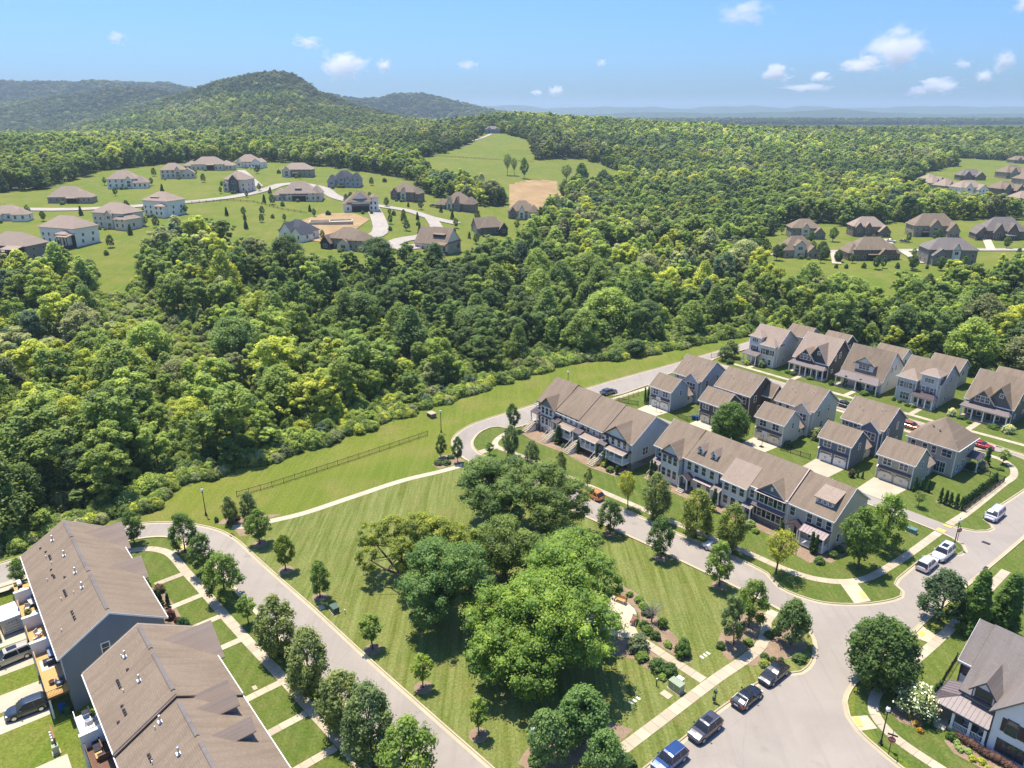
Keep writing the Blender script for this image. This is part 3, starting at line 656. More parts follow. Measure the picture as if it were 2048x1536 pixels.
def gable_y(m, x0, x1, y0, y1, ze, zr, mat, ov=0.35, t=0.15, front=None):
    """roof slabs, ridge along y, from a front gable at y0 back to y1"""
    xr = (x0 + x1) / 2; s = (zr - ze) / (xr - x0); f = ov if front is None else front
    m.slab([(x0 - ov, y0 - f, ze - s * ov), (xr, y0 - f, zr), (xr, y1, zr), (x0 - ov, y1, ze - s * ov)], t, mat)
    m.slab([(xr, y0 - f, zr), (x1 + ov, y0 - f, ze - s * ov), (x1 + ov, y1, ze - s * ov), (xr, y1, zr)], t, mat)
def body_x(m, x0, x1, y0, y1, z0, ze, zr, mat, yr=None, ze1=None):
    """wall body with gables at both x ends"""
    yr = (y0 + y1) / 2 if yr is None else yr; ze1 = ze if ze1 is None else ze1
    m.prism([(x0, y0, z0), (x0, y0, ze - 0.16), (x0, yr, zr - 0.18), (x0, y1, ze1 - 0.16), (x0, y1, z0)], (x1 - x0, 0, 0), mat)
def body_y(m, x0, x1, y0, y1, z0, ze, zr, mat):
    """wall body with a gable at the y ends"""
    xr = (x0 + x1) / 2
    m.prism([(x0, y0, z0), (x1, y0, z0), (x1, y0, ze - 0.15), (xr, y0, zr - 0.17), (x0, y0, ze - 0.15)], (0, y1 - y0, 0), mat)
def rakes_x(m, x0, x1, y0, y1, ze, zr, mat, ov=0.4, e=0.34, t=0.2, yr=None, ends=(1, 1)):
    """pale barge boards on the two gable ends and fascias along both eaves"""
    yr = (y0 + y1) / 2 if yr is None else yr; s = (zr - ze) / (yr - y0); s1 = (zr - ze) / (y1 - yr)
    for x in [q for q, on in ((x0 - e - 0.035, ends[0]), (x1 + e + 0.005, ends[1])) if on]:
        m.prism([(x, y0 - ov, ze - s * ov - t - 0.03), (x, y0 - ov, ze - s * ov + 0.02), (x, yr, zr + 0.03), (x, yr, zr - t - 0.03)], (0.03, 0, 0), mat)
        m.prism([(x, yr, zr - t - 0.03), (x, yr, zr + 0.03), (x, y1 + ov, ze - s1 * ov + 0.02), (x, y1 + ov, ze - s1 * ov - t - 0.03)], (0.03, 0, 0), mat)
    m.box(x0 - e, x1 + e, y0 - ov - 0.1, y0 - ov - 0.005, ze - s * ov - t - 0.03, ze - s * ov + 0.01, mat)
    m.box(x0 - e, x1 + e, y1 + ov + 0.005, y1 + ov + 0.1, ze - s1 * ov - t - 0.03, ze - s1 * ov + 0.01, mat)
def rakes_y(m, x0, x1, y0, ze, zr, mat, ov=0.35, f=0.35, t=0.18):
    xr = (x0 + x1) / 2; s = (zr - ze) / (xr - x0); y = y0 - f - 0.035
    m.prism([(x0 - ov, y, ze - s * ov - t - 0.03), (x0 - ov, y, ze - s * ov + 0.02), (xr, y, zr + 0.03), (xr, y, zr - t - 0.03)], (0, 0.03, 0), mat)
    m.prism([(xr, y, zr - t - 0.03), (xr, y, zr + 0.03), (x1 + ov, y, ze - s * ov + 0.02), (x1 + ov, y, ze - s * ov - t - 0.03)], (0, 0.03, 0), mat)
def hip(m, x0, x1, y0, y1, ze, zr, mat, ov=0.45, run=None, t=0.18):
    """hipped roof: solid with a thick eave; run = inset of the ridge ends along x"""
    X0, X1, Y0, Y1 = x0 - ov, x1 + ov, y0 - ov, y1 + ov; h = min(X1 - X0, Y1 - Y0) / 2
    if (X1 - X0) >= (Y1 - Y0): r = h if run is None else run; A, B = (X0 + r, (Y0 + Y1) / 2), (X1 - r, (Y0 + Y1) / 2)
    else: r = h if run is None else run; A, B = ((X0 + X1) / 2, Y0 + r), ((X0 + X1) / 2, Y1 - r)
    if math.dist(A, B) < 0.3: B = (A[0] + 0.3, A[1])
    V = [(X0, Y0, ze), (X1, Y0, ze), (X1, Y1, ze), (X0, Y1, ze), (A[0], A[1], zr), (B[0], B[1], zr), (X0, Y0, ze - t), (X1, Y0, ze - t), (X1, Y1, ze - t), (X0, Y1, ze - t)]
    if (X1 - X0) >= (Y1 - Y0): F = [(0, 1, 5, 4), (1, 2, 5), (2, 3, 4, 5), (3, 0, 4)]
    else: F = [(0, 1, 4), (1, 2, 5, 4), (2, 3, 5), (3, 0, 4, 5)]
    F += [(0, 6, 7, 1), (1, 7, 8, 2), (2, 8, 9, 3), (3, 9, 6, 0), (6, 9, 8, 7)]
    m.poly(V, F, mat)
def metal_slope(root, x0, x1, y0, y1, z0, z1, mat, name='porch_roof', pitch=0.45, t=0.1, hipl=0.0, hipr=0.0):
    """standing seam lean-to roof: low edge y0/z0, high edge y1/z1, each seam a piece of its own"""
    o = MB().slab([(x0, y0, z0), (x1, y0, z0), (x1 - hipr, y1, z1), (x0 + hipl, y1, z1)], t, mat)
    if hipl: o.slab([(x0, y0, z0), (x0 + hipl, y1, z1), (x0, y1, z0)], t, mat)
    if hipr: o.slab([(x1, y0, z0), (x1, y1, z0), (x1 - hipr, y1, z1)], t, mat)
    o = o.build(name, root); n = max(2, round((x1 - x0) / pitch)); d = math.hypot(y1 - y0, z1 - z0)
    seam = MB().box(-0.02, 0.02, 0, d, 0, 0.05, mat).mesh('seam'); a = math.atan2(z1 - z0, y1 - y0)
    for k in range(n + 1):
        x = x0 + 0.03 + (x1 - x0 - 0.06) * k / n; q = link('seam', seam, o, (x, y0, z0)); q.rotation_euler = (a, 0, 0)
        inset = max((x0 + hipl - x) / hipl if hipl else 0, (x - x1 + hipr) / hipr if hipr else 0, 0)
        if inset > 0: q.scale = (1, max(0.05, 1 - inset), 1)
    return o
COLM = {}
def column(root, x, y, z0, z1, mat=None, w=0.2, name='column'):
    mat = mat or WHITE; k = (round(z1 - z0, 2), w, mat.name)
    if k not in COLM:
        h = z1 - z0; COLM[k] = MB().box(-w / 2, w / 2, -w / 2, w / 2, 0, h, mat).box(-w * .7, w * .7, -w * .7, w * .7, 0, 0.22, mat).box(-w * .65, w * .65, -w * .65, w * .65, h - 0.14, h, mat).mesh('column')
    return link(name, COLM[k], root, (x, y, z0))
def railing(root, p, q, z, h=0.95, mat=None, gap=0.14, name='railing'):
    """rails and balusters between two points"""
    mat = mat or WHITE; L_ = math.dist(p, q); m = MB()
    m.box(0, L_, -0.04, 0.04, h - 0.07, h, mat); m.box(0, L_, -0.03, 0.03, 0.1, 0.16, mat)
    for k in range(1, int(L_ / gap)): m.box(k * gap - 0.02, k * gap + 0.02, -0.02, 0.02, 0.16, h - 0.07, mat)
    return m.build(name, root, (p[0], p[1], z), math.atan2(q[1] - p[1], q[0] - p[0]))
STEP = {}
def stairs(root, x, w, y_top, z_top, z_bot, mat=None, tread=0.3, side=None, rail=True, name='stairs'):
    """straight flight coming down towards the street; every tread a piece"""
    mat = mat or CONC; n = max(2, round((z_top - z_bot) / 0.185)); rise = (z_top - z_bot) / n
    sg = MB().prism([(-0.04, y_top, z_bot - 0.1), (-0.04, y_top, z_top - 0.25), (-0.04, y_top - n * tread, z_bot - 0.05), (-0.04, y_top - n * tread, z_bot - 0.1)], (0.08, 0, 0), side or WHITE).mesh('stringer')
    o = link(name, sg, root, (x - w / 2 - 0.04, 0, 0)); link('stringer', sg, o, (w + 0.08, 0, 0))
    me = MB().box(-w / 2 - 0.02, w / 2 + 0.02, -tread - 0.03, 0, -0.06, 0, mat).box(-w / 2, w / 2, -0.03, 0.0, -rise, -0.06, DARKWOOD).mesh('step')
    for k in range(n): link('step', me, o, (w / 2 + 0.04, y_top - k * tread, z_top - (k + 1) * rise + rise * 0.99))
    if rail:
        for s in (-1, 1):
            r = MB(); xx = w / 2 + 0.04 + s * (w / 2 + 0.03)
            a, b = Vector((xx, y_top, z_top + 0.9)), Vector((xx, y_top - n * tread, z_bot + 0.9))
            r.tube([a, b], 0.035, WHITE, 4)
            for k in range(0, n + 1, 2): c = a.lerp(b, k / n); r.tube([c, c - Vector((0, 0, 0.95))], 0.022, WHITE, 4)
            r.build('handrail', o)
    return o
def vents(root, spots, slope, dark_=True):
    """roof pipes and cowls standing on the slope: (x, y, z, kind)"""
    for x, y, z, k in spots:
        if k == 'flue': MB().box(-0.24, 0.24, -0.24, 0.24, -0.12, 0.1, WHITE).tube([(0, 0, 0), (0, 0, 0.75)], 0.1, RIM, 8).lathe([(0.15, 0.72), (0.15, 0.86), (0.05, 0.9)], RIM, 8).build('flue', root, (x, y, z))
        elif k == 'pipe': MB().tube([(0, 0, -0.1), (0, 0, 0.35)], 0.07, WHITE, 6).build('vent_pipe', root, (x, y, z))
        else: MB().box(-0.13, 0.13, -0.15, 0.15, -0.1, 0.12, BLACK).build('roof_vent', root, (x, y, z))
def garage_doors(root, xs, y, z0, w, h, mat):
    for x in xs:
        d = MB().box(-w / 2, w / 2, -0.05, 0, 0, h, mat)
        for k in range(1, 4): d.box(-w / 2, w / 2, -0.075, -0.05, h * k / 4 - 0.012, h * k / 4 + 0.012, mat)
        for k in range(5): d.box(-w / 2 + k * w / 4 - 0.05, -w / 2 + k * w / 4 + 0.05, -0.085, -0.05, 0, h * 0.74, mat)
        d.box(-w / 2 + 0.1, w / 2 - 0.1, -0.06, -0.045, h * 0.8, h * 0.94, GLASS)
        o = d.build('garage_door', root, (x, y, z0))
        hnd = MB()
        for s in (-1, 1): hnd.box(s * 0.12 - 0.03, s * 0.12 + 0.03, -0.11, -0.08, h * 0.35, h * 0.55, BLACK); hnd.box(s * w * 0.46 - 0.25, s * w * 0.46 + 0.25, -0.1, -0.08, h * 0.7, h * 0.74, BLACK)
        hnd.build('strap_hinge', o)
def door(root, x, y, z, mat, face='front', w=1.0, h=2.1):
    o = MB().box(-w / 2 - 0.1, w / 2 + 0.1, -0.06, 0, 0, h + 0.12, WHITE).box(-w / 2, w / 2, -0.09, -0.05, 0.02, h, mat).build('door', root, (x, y, z), FACE[face])
    MB().lathe([(0.02, 0), (0.05, 0.02), (0.04, 0.06)], RIM, 6, (w / 2 - 0.12, -0.12, 1.0)).build('handle', o)
def corner_trim(m, x0, x1, y0, z0, z1, mat, y1=None):
    for x in (x0, x1): m.box(x - 0.08, x + 0.08, y0 - 0.025, y0 + 0.12, z0, z1, mat)
    if y1 is not None:
        for x in (x0, x1): m.box(x - 0.08, x + 0.08, y1 - 0.12, y1 + 0.025, z0, z1, mat)

SID_WHITE = siding('white_siding', (0.78, 0.75, 0.68)); SID_CREAM = siding('cream_siding', (0.68, 0.63, 0.52)); SID_BEIGE = siding('beige_siding', (0.6, 0.53, 0.44))
SID_GREY = siding('grey_siding', (0.2, 0.2, 0.2)); SID_BLUEGREY = siding('blue_grey_siding', (0.22, 0.25, 0.29)); SID_PALEBLUE = siding('pale_blue_siding', (0.46, 0.5, 0.54))
SID_BROWN = siding('dark_brown_siding', (0.105, 0.08, 0.065)); SID_BLUE = siding('slate_blue_siding', (0.135, 0.17, 0.225)); SID_TAN = siding('tan_siding', (0.42, 0.38, 0.31))
SID_NAVY = siding('charcoal_siding', (0.05, 0.056, 0.068)); SID_OLIVE = siding('olive_grey_siding', (0.14, 0.13, 0.115)); SID_PALEGREY = siding('pale_grey_siding', (0.56, 0.56, 0.55))
SHUTB = plain('black_shutter', (0.012, 0.014, 0.016), 0.5); SHUTG = plain('grey_shutter', (0.2, 0.21, 0.23), 0.5); SHUTM = plain('maroon_shutter', (0.05, 0.03, 0.035), 0.5)
DOORD = plain('dark_door', (0.03, 0.025, 0.022), 0.4)

# ------------------------------------------------------------------ terrace of five behind the street trees
def terrace_five():
    a0, b0 = 104.0, -82.5
    t = thing('terrace', W(a0, b0, 0), ROT, 'longer terrace of five houses with dormers and a beige end house', 'townhouses', 'brown roofed terraces')
    X = [0, 7.1, 14.3, 18.6, 28.2, 36.1]; D = 11.0
    tones = [SID_BLUEGREY, SID_WHITE, SID_GREY, SID_WHITE, SID_BEIGE]; dz = [0.0, 0.0, 0.0, 0.0, -0.28]
    for i in range(5):
        x0, x1 = X[i], X[i + 1]; ze, zr = 6.15 + dz[i], 9.9 + dz[i]
        m = MB(); body_x(m, x0 + (0.003 if i else 0), x1, 0.0 if i != 2 else 0.25, D, -0.3, ze, zr, tones[i]); corner_trim(m, x0 + 0.1, x1 - 0.1, 0, 0.5, ze - 0.3, WHITE)
        m.build('wall', t)
        r = MB(); gable_x(r, x0, x1, 0, D, ze, zr, ROOF, 0.4, end=0.25 if i in (0, 4) else 0.0)
        r.build('roof', t)
    tr = MB(); rakes_x(tr, 0, 28.1, 0, D, 6.15, 9.9, WHITE, e=0.27, ends=(1, 0)); rakes_x(tr, 28.4, 36.1, 0, D, 5.87, 9.62, WHITE, e=0.27, ends=(0, 1)); tr.build('fascia', t)
    cap = MB(); cap.slab([(28.08, -0.42, 5.9), (28.24, -0.42, 5.9), (28.24, D / 2, 9.95), (28.08, D / 2, 9.95)], 0.3, DARKM); cap.build('parapet', t)
    # house 1: bay of paired triple windows under a gable
    m = MB(); body_y(m, 2.3, 6.5, -1.1, 3.0, -0.2, 6.0, 7.9, SID_WHITE); corner_trim(m, 2.38, 6.42, -1.1, 0, 5.8, WHITE); m.build('bay', t)
    r = MB(); gable_y(r, 2.3, 6.5, -1.1, 4.3, 6.0, 8.1, ROOF, 0.4); rakes_y(r, 2.3, 6.5, -1.1, 6.0, 8.1, WHITE, 0.4); r.build('gable_roof', t)
    MB().slab([(2.1, -1.55, 5.72), (6.7, -1.55, 5.72), (6.7, -1.1, 6.0), (2.1, -1.1, 6.0)], 0.1, DARKM).build('skirt_roof', t)
    for x in (3.15, 4.4, 5.65):
        add_window(t, x, -1.1, 3.9, 0.85, 1.55); add_window(t, x, -1.1, 1.1, 0.85, 1.6)
    add_window(t, 1.1, 0, 3.9, 0.85, 1.5)
    metal_slope(t, 0.0, 2.2, -1.5, 0, 2.75, 3.4, DARKM, 'awning')
    for x in (0.15, 2.05): column(t, x, -1.4, 0.6, 2.7)
    MB().box(-0.1, 2.3, -1.5, 0, -0.2, 0.62, STONE).build('stoop', t); stairs(t, 1.1, 1.5, -1.5, 0.62, -0.05); door(t, 1.1, 0, 0.64, DOORD)
    # house 2: four windows, two small dormers, metal porch roof
    for x in (8.1, 9.7, 11.3, 13.1): add_window(t, x, 0, 3.75, 0.85, 1.55)
    for x in (9.3, 12.2):
        d = MB(); body_y(d, x - 0.62, x + 0.62, 1.35, 3.6, 6.5, 8.0, 8.65, SID_WHITE); d = d.build('dormer', t)
        r = MB(); gable_y(r, x - 0.62, x + 0.62, 1.35, 4.2, 8.0, 8.75, ROOFN, 0.22, 0.1, 0.22); rakes_y(r, x - 0.62, x + 0.62, 1.35, 8.0, 8.75, WHITE, 0.22, 0.22, 0.1); r.build('roof', d)
        add_window(d, x, 1.35, 6.95, 0.55, 1.0, n=1, name='window')
    r = MB(); gable_y(r, 7.2, 9.2, -1.9, 0.2, 2.6, 3.3, DARKM, 0.2, 0.1, 0.15); rakes_y(r, 7.2, 9.2, -1.9, 2.6, 3.3, WHITE, 0.2, 0.15, 0.1); r.build('porch_gable', t)
    for x in (7.3, 9.1): column(t, x, -1.8, 0.5, 2.55)
    metal_slope(t, 9.6, 13.6, -0.9, 0, 2.55, 3.0, DARKM); MB().box(7.1, 9.3, -2.0, 0, -0.2, 0.5, STONE).build('stoop', t); stairs(t, 8.2, 1.4, -2.0, 0.5, -0.05, rail=False)
    door(t, 8.2, 0, 0.52, DOORD)
    add_window(t, 10.6, 0, 0.9, 0.9, 1.5); add_window(t, 12.6, 0, 0.9, 0.9, 1.5)
    # house 3: narrow grey link and a white bay under a long shed slope
    add_window(t, 15.2, 0.25, 4.0, 0.6, 1.2)
    m = MB(); m.box(16.0, 20.9, -0.9, 0.6, -0.2, 5.6, SID_WHITE); corner_trim(m, 16.08, 20.82, -0.9, 0, 5.5, WHITE); m.build('bay', t)
    r = MB(); r.slab([(15.75, -1.35, 5.35), (21.15, -1.35, 5.35), (21.15, 2.9, 8.2), (15.75, 2.9, 8.2)], 0.16, ROOFN); r.box(15.75, 21.15, -1.45, -1.36, 5.15, 5.36, WHITE); r.build('bay_roof', t)
    for x in (16.9, 18.45, 20.0): add_window(t, x, -0.9, 3.5, 0.9, 1.55); add_window(t, x, -0.9, 0.9, 0.9, 1.6)
    metal_slope(t, 14.1, 16.0, -1.7, 0.2, 2.7, 3.4, DARKM, 'awning'); door(t, 15.1, 0.25, 0.4, DOORD)
    for x in (14.2, 15.9): column(t, x, -1.6, 0.3, 2.65)
    MB().box(14.0, 16.0, -1.7, 0.25, -0.2, 0.4, STONE).build('stoop', t)
    # house 4: dark gable, long metal skirt, shuttered windows, stone base
    m = MB(); m.box(21.0, 28.0, -0.42, 0.3, 0.9, 5.9, SID_WHITE); m.build('front_wall', t)
    MB().box(20.95, 28.05, -0.5, 0.3, -0.2, 0.9, STONE).build('stone_base', t)
    g = MB(); g.prism([(22.6, -0.44, 5.75), (27.9, -0.44, 5.75), (25.25, -0.44, 7.95)], (0, 2.5, 0), SID_GREY); g.box(25.05, 25.45, -0.5, -0.44, 6.5, 7.2, WHITE); g = g.build('gable', t)
    r = MB(); gable_y(r, 22.6, 27.9, -0.42, 5.0, 5.85, 8.1, ROOF, 0.4); rakes_y(r, 22.6, 27.9, -0.42, 5.85, 8.1, WHITE, 0.4); r.build('gable_roof', t)
    MB().slab([(22.3, -0.95, 5.6), (28.1, -0.95, 5.6), (28.1, -0.42, 5.85), (22.3, -0.42, 5.85)], 0.1, DARKM).build('skirt_roof', t)
    metal_slope(t, 21.0, 28.1, -1.1, -0.42, 2.95, 3.5, DARKM, 'skirt_roof')
    for x in (23.6, 25.3, 27.0): add_window(t, x, -0.42, 3.75, 0.85, 1.5, shutters=SHUTB)
    for x in (23.4, 25.2, 27.0): add_window(t, x, -0.42, 1.15, 0.85, 1.55, shutters=SHUTB)
    add_window(t, 21.7, -0.42, 3.9, 0.7, 1.4)
    metal_slope(t, 20.7, 22.7, -2.0, -0.42, 2.45, 2.95, PLUMM, 'awning')
    for x in (20.85, 22.55): column(t, x, -1.9, 0.3, 2.4)
    door(t, 21.7, -0.43, 0.4, DOORD); MB().box(20.7, 22.7, -2.0, -0.5, -0.2, 0.4, STONE).build('stoop', t)
    # house 5: shed dormer with three lights, balcony porch under a striped metal roof
    for x in (29.1, 32.1, 33.8, 35.4): add_window(t, x, 0, 3.6, 0.85, 1.5)
    d = MB(); d.prism([(32.0, 1.5, 6.2), (32.0, 1.5, 7.9), (32.0, 3.9, 8.5), (32.0, 3.9, 7.4)], (3.0, 0, 0), SID_CREAM); d = d.build('dormer', t)
    MB().slab([(31.7, 1.15, 7.85), (35.3, 1.15, 7.85), (35.3, 4.6, 8.95), (31.7, 4.6, 8.95)], 0.12, ROOFN).build('roof', d)
    for x in (32.6, 33.5, 34.4): add_window(d, x, 1.5, 6.95, 0.45, 0.55, style='cross')
    metal_slope(t, 31.6, 36.0, -2.1, 0, 2.75, 3.55, DARKM, pitch=0.55); MB().box(31.7, 35.9, -2.0, 0, 0.25, 0.5, WHITE).box(31.9, 35.7, -1.8, 0, -0.2, 0.26, STONE).build('porch_floor', t)
    for x in (31.8, 33.85, 35.8): column(t, x, -1.9, 0.5, 2.7)
    railing(t, (31.9, -1.9), (35.7, -1.9), 0.5); railing(t, (35.8, -1.9), (35.8, -0.1), 0.5)
    add_window(t, 32.8, 0, 0.9, 0.9, 1.6); add_window(t, 34.6, 0, 0.9, 0.9, 1.6)
    r = MB(); gable_y(r, 29.3, 31.3, -1.6, 0.2, 2.7, 3.4, DARKM, 0.25, 0.1, 0.2); rakes_y(r, 29.3, 31.3, -1.6, 2.7, 3.4, DARKWOOD, 0.25, 0.2, 0.1); r.build('porch_gable', t)
    for x in (29.4, 31.2): column(t, x, -1.5, 0.4, 2.65)
    door(t, 30.3, 0, 0.42, DOORD); MB().box(29.2, 31.4, -1.7, 0, -0.2, 0.4, STONE).build('stoop', t)
    add_window(t, 36.1, 2.2, 1.0, 0.8, 1.4, 'right'); add_window(t, 36.1, 6.5, 3.6, 0.8, 1.4, 'right'); add_window(t, 36.1, 9.6, 3.6, 0.8, 1.4, 'right')
    vents(t, [(4, 8.2, 8.2, 'pipe'), (12, 6.5, 9.3, 'pipe'), (20, 8.4, 8.0, 'pipe'), (31, 8.2, 7.9, 'pipe')], 0)
    # rear garage doors towards the lane
    for x in (3.5, 10.6, 16.5, 23.5, 32.2):
        g = MB().box(-2.2, 2.2, 0, 0.06, 0, 2.2, WHITE); [g.box(-2.2, 2.2, 0.06, 0.08, k * 0.55 - 0.015, k * 0.55 + 0.015, WHITE) for k in (1, 2, 3)]; g.build('garage_door', t, (x, D, 0))
        for s in (-1.6, 1.6): add_window(t, x + s, D, 3.8, 0.9, 1.4, 'back')
    return t
terrace_five()

# ------------------------------------------------------------------ terrace of four with stair flights and stone basements
def terrace_four():
    a0, b0 = 101.0, -114.0
    t = thing('terrace', W(a0, b0, 0), ROT, 'shorter terrace of four houses with stair flights and balconies', 'townhouses', 'brown roofed terraces')
    X = [0, 6.4, 13.6, 20.6, 28.2]; D = 12.4; tones = [SID_BLUEGREY, SID_WHITE, SID_BEIGE, SID_PALEBLUE]; Y = [0.6, 0.25, 0.0, 0.0]
    dz = [0.25, 0.0, -0.12, -0.25]
    for i in range(4):
        x0, x1 = X[i], X[i + 1]; ze, zr = 6.2 + dz[i], 10.2 + dz[i]
        m = MB(); body_x(m, x0 + (0.003 if i else 0), x1, Y[i], D, 1.6, ze, zr, tones[i] if i < 3 else SID_PALEGREY, yr=D / 2); corner_trim(m, x0 + 0.1, x1 - 0.1, Y[i], 1.6, ze - 0.3, WHITE); m.build('wall', t)
        MB().box(x0 + 0.003, x1 + (0.04 if i == 3 else 0), Y[i] - 0.06, D, -0.4, 1.6, STONE if i < 3 else STONE).build('stone_base', t)
        r = MB(); gable_x(r, x0, x1, Y[i], D, ze, zr, ROOF, 0.4, end=0.25 if i in (0, 3) else 0.0, yr=D / 2); r.build('roof', t)
        if i:
            c = MB(); c.slab([(x0 - 0.05, Y[i] - 0.45, ze - 0.15), (x0 + 0.06, Y[i] - 0.45, ze - 0.15), (x0 + 0.06, D / 2, zr + 0.14), (x0 - 0.05, D / 2, zr + 0.14)], 0.3, DARKM); c.build('parapet', t)
    MB().box(28.205, 28.24, 0.0, D, -0.2, 1.7, SID_PALEGREY).build('side_wall', t)
    tr = MB(); rakes_x(tr, 0, 28.2, 0.0, D, 5.95, 9.95, WHITE, e=0.27); tr.build('fascia', t)
    add_window(t, 28.24, 3.8, 2.5, 1.5, 1.5, 'right', n=2)
    # house 1: white bay with stacked triple windows under a dark gable
    m = MB(); body_y(m, 1.9, 6.2, -0.5, 3.0, 1.3, 6.2, 8.2, SID_WHITE); m.build('bay', t); MB().box(1.85, 6.25, -0.55, 1.0, -0.3, 1.3, SID_GREY).build('bay_base', t)
    g = MB(); g.prism([(1.95, -0.52, 6.1), (6.15, -0.52, 6.1), (4.05, -0.52, 8.0)], (0, 0.4, 0), SID_GREY); g.build('gable', t)
    r = MB(); gable_y(r, 1.9, 6.2, -0.5, 4.4, 6.2, 8.35, ROOF, 0.4); rakes_y(r, 1.9, 6.2, -0.5, 6.2, 8.35, DARKM, 0.4); r.build('gable_roof', t)
    MB().slab([(1.8, -0.8, 3.75), (6.3, -0.8, 3.75), (6.3, -0.5, 3.9), (1.8, -0.5, 3.9)], 0.1, DARKM).build('skirt_roof', t)
    for x in (2.8, 4.05, 5.3): add_window(t, x, -0.5, 4.35, 0.8, 1.45); add_window(t, x, -0.5, 1.9, 0.8, 1.5)
    for x in (2.8, 4.4): add_window(t, x, -0.55, 0.0, 0.9, 1.1)
    add_window(t, 1.0, 0.6, 4.3, 0.8, 1.5)
    # entrances with striped awnings and flights down to the walk
    for x, y, zt in ((0.55, 0.6, 1.75), (7.35, 0.25, 1.75), (14.4, 0.0, 1.75), (21.5, 0.0, 1.75)):
        metal_slope(t, x - 1.1, x + 1.15, y - 1.9, y, zt + 2.15, zt + 2.85, DARKM, 'awning', 0.36)
        for s in (-0.95, 1.0): column(t, x + s, y - 1.75, zt - 0.1, zt + 2.12)
        MB().box(x - 1.1, x + 1.15, y - 1.9, y, zt - 0.22, zt, CONC).box(x - 1.0, x + 1.05, y - 1.75, y - 0.06, -0.2, zt - 0.22, STONE).build('stoop', t)
        stairs(t, x, 1.5, y - 1.9, zt, 0.0, tread=0.31); door(t, x, y, zt, DOORD)
    # balconies on white posts, lean-to shingle roofs
    for x0, x1, y, n in ((8.9, 12.7, 0.25, 2), (16.0, 20.2, 0.0, 3), (23.3, 27.6, 0.0, 2)):
        r = MB(); r.slab([(x0 - 0.25, y - 2.2, 3.72), (x1 + 0.25, y - 2.2, 3.72), (x1 + 0.25, y, 4.15), (x0 - 0.25, y, 4.15)], 0.14, ROOFN); r.box(x0 - 0.25, x1 + 0.25, y - 2.3, y - 2.21, 3.52, 3.73, WHITE); r.build('porch_roof', t)
        MB().box(x0 - 0.1, x1 + 0.1, y - 2.1, y, 1.45, 1.75, WHITE).build('balcony', t)
        for k in range(n + 1 if n > 2 else 3):
            x = x0 + (x1 - x0) * k / (n if n > 2 else 2); column(t, x, y - 2.0, 1.75, 3.6)
            MB().box(-0.09, 0.09, -0.09, 0.09, -0.1, 1.45, DARKM).build('post', t, (x, y - 1.8, 0))
        railing(t, (x0, y - 2.0), (x1, y - 2.0), 1.75, 0.95); railing(t, (x1, y - 2.0), (x1, y - 0.1), 1.75, 0.95); railing(t, (x0, y - 2.0), (x0, y - 0.1), 1.75, 0.95)
        for k in range(3): add_window(t, x0 + (x1 - x0) * (k + 0.5) / 3, y, 1.85, 0.85, 1.65)
        for k in range(2): add_window(t, x0 + (x1 - x0) * (k + 0.5) / 2, y - 0.06, 0.25, 0.8, 0.9, fm=DARKM)
    for x in (7.6, 9.2, 10.9, 12.5): add_window(t, x, 0.25, 4.3, 0.78, 1.35)
    for x in (14.6, 16.2, 17.9, 19.6): add_window(t, x, 0.0, 4.2, 0.78, 1.35)
    # house 4: broad white gable brought forward
    m = MB(); body_y(m, 21.2, 27.6, -0.55, 3.0, 4.05, 6.0, 8.3, SID_WHITE); m.build('bay', t)
    r = MB(); gable_y(r, 21.2, 27.6, -0.55, 5.2, 6.0, 8.5, ROOF, 0.4); rakes_y(r, 21.2, 27.6, -0.55, 6.0, 8.5, DARKM, 0.4); r.build('gable_roof', t)
    MB().slab([(21.0, -0.95, 5.85), (27.8, -0.95, 5.85), (27.8, -0.55, 6.05), (21.0, -0.55, 6.05)], 0.1, DARKM).build('skirt_roof', t)
    metal_slope(t, 20.7, 28.2, -0.95, -0.1, 3.85, 4.1, DARKM, 'skirt_roof', 0.6)
    for x in (22.1, 23.6, 25.2, 26.7): add_window(t, x, -0.55, 4.25, 0.78, 1.35)
    for i, x in enumerate((3.2, 10, 17, 24.4)):
        g = MB().box(-2.2, 2.2, 0, 0.06, 0, 2.2, WHITE); g.build('garage_door', t, (x, D, 0))
        for s in (-1.5, 1.5): add_window(t, x + s, D, 3.8, 0.9, 1.4, 'back')
    vents(t, [(10, D - 3.2, 8.1, 'pipe'), (15, D - 4.0, 8.6, 'pipe'), (23, D - 3.0, 7.8, 'pipe')], 0)
    return t
terrace_four()

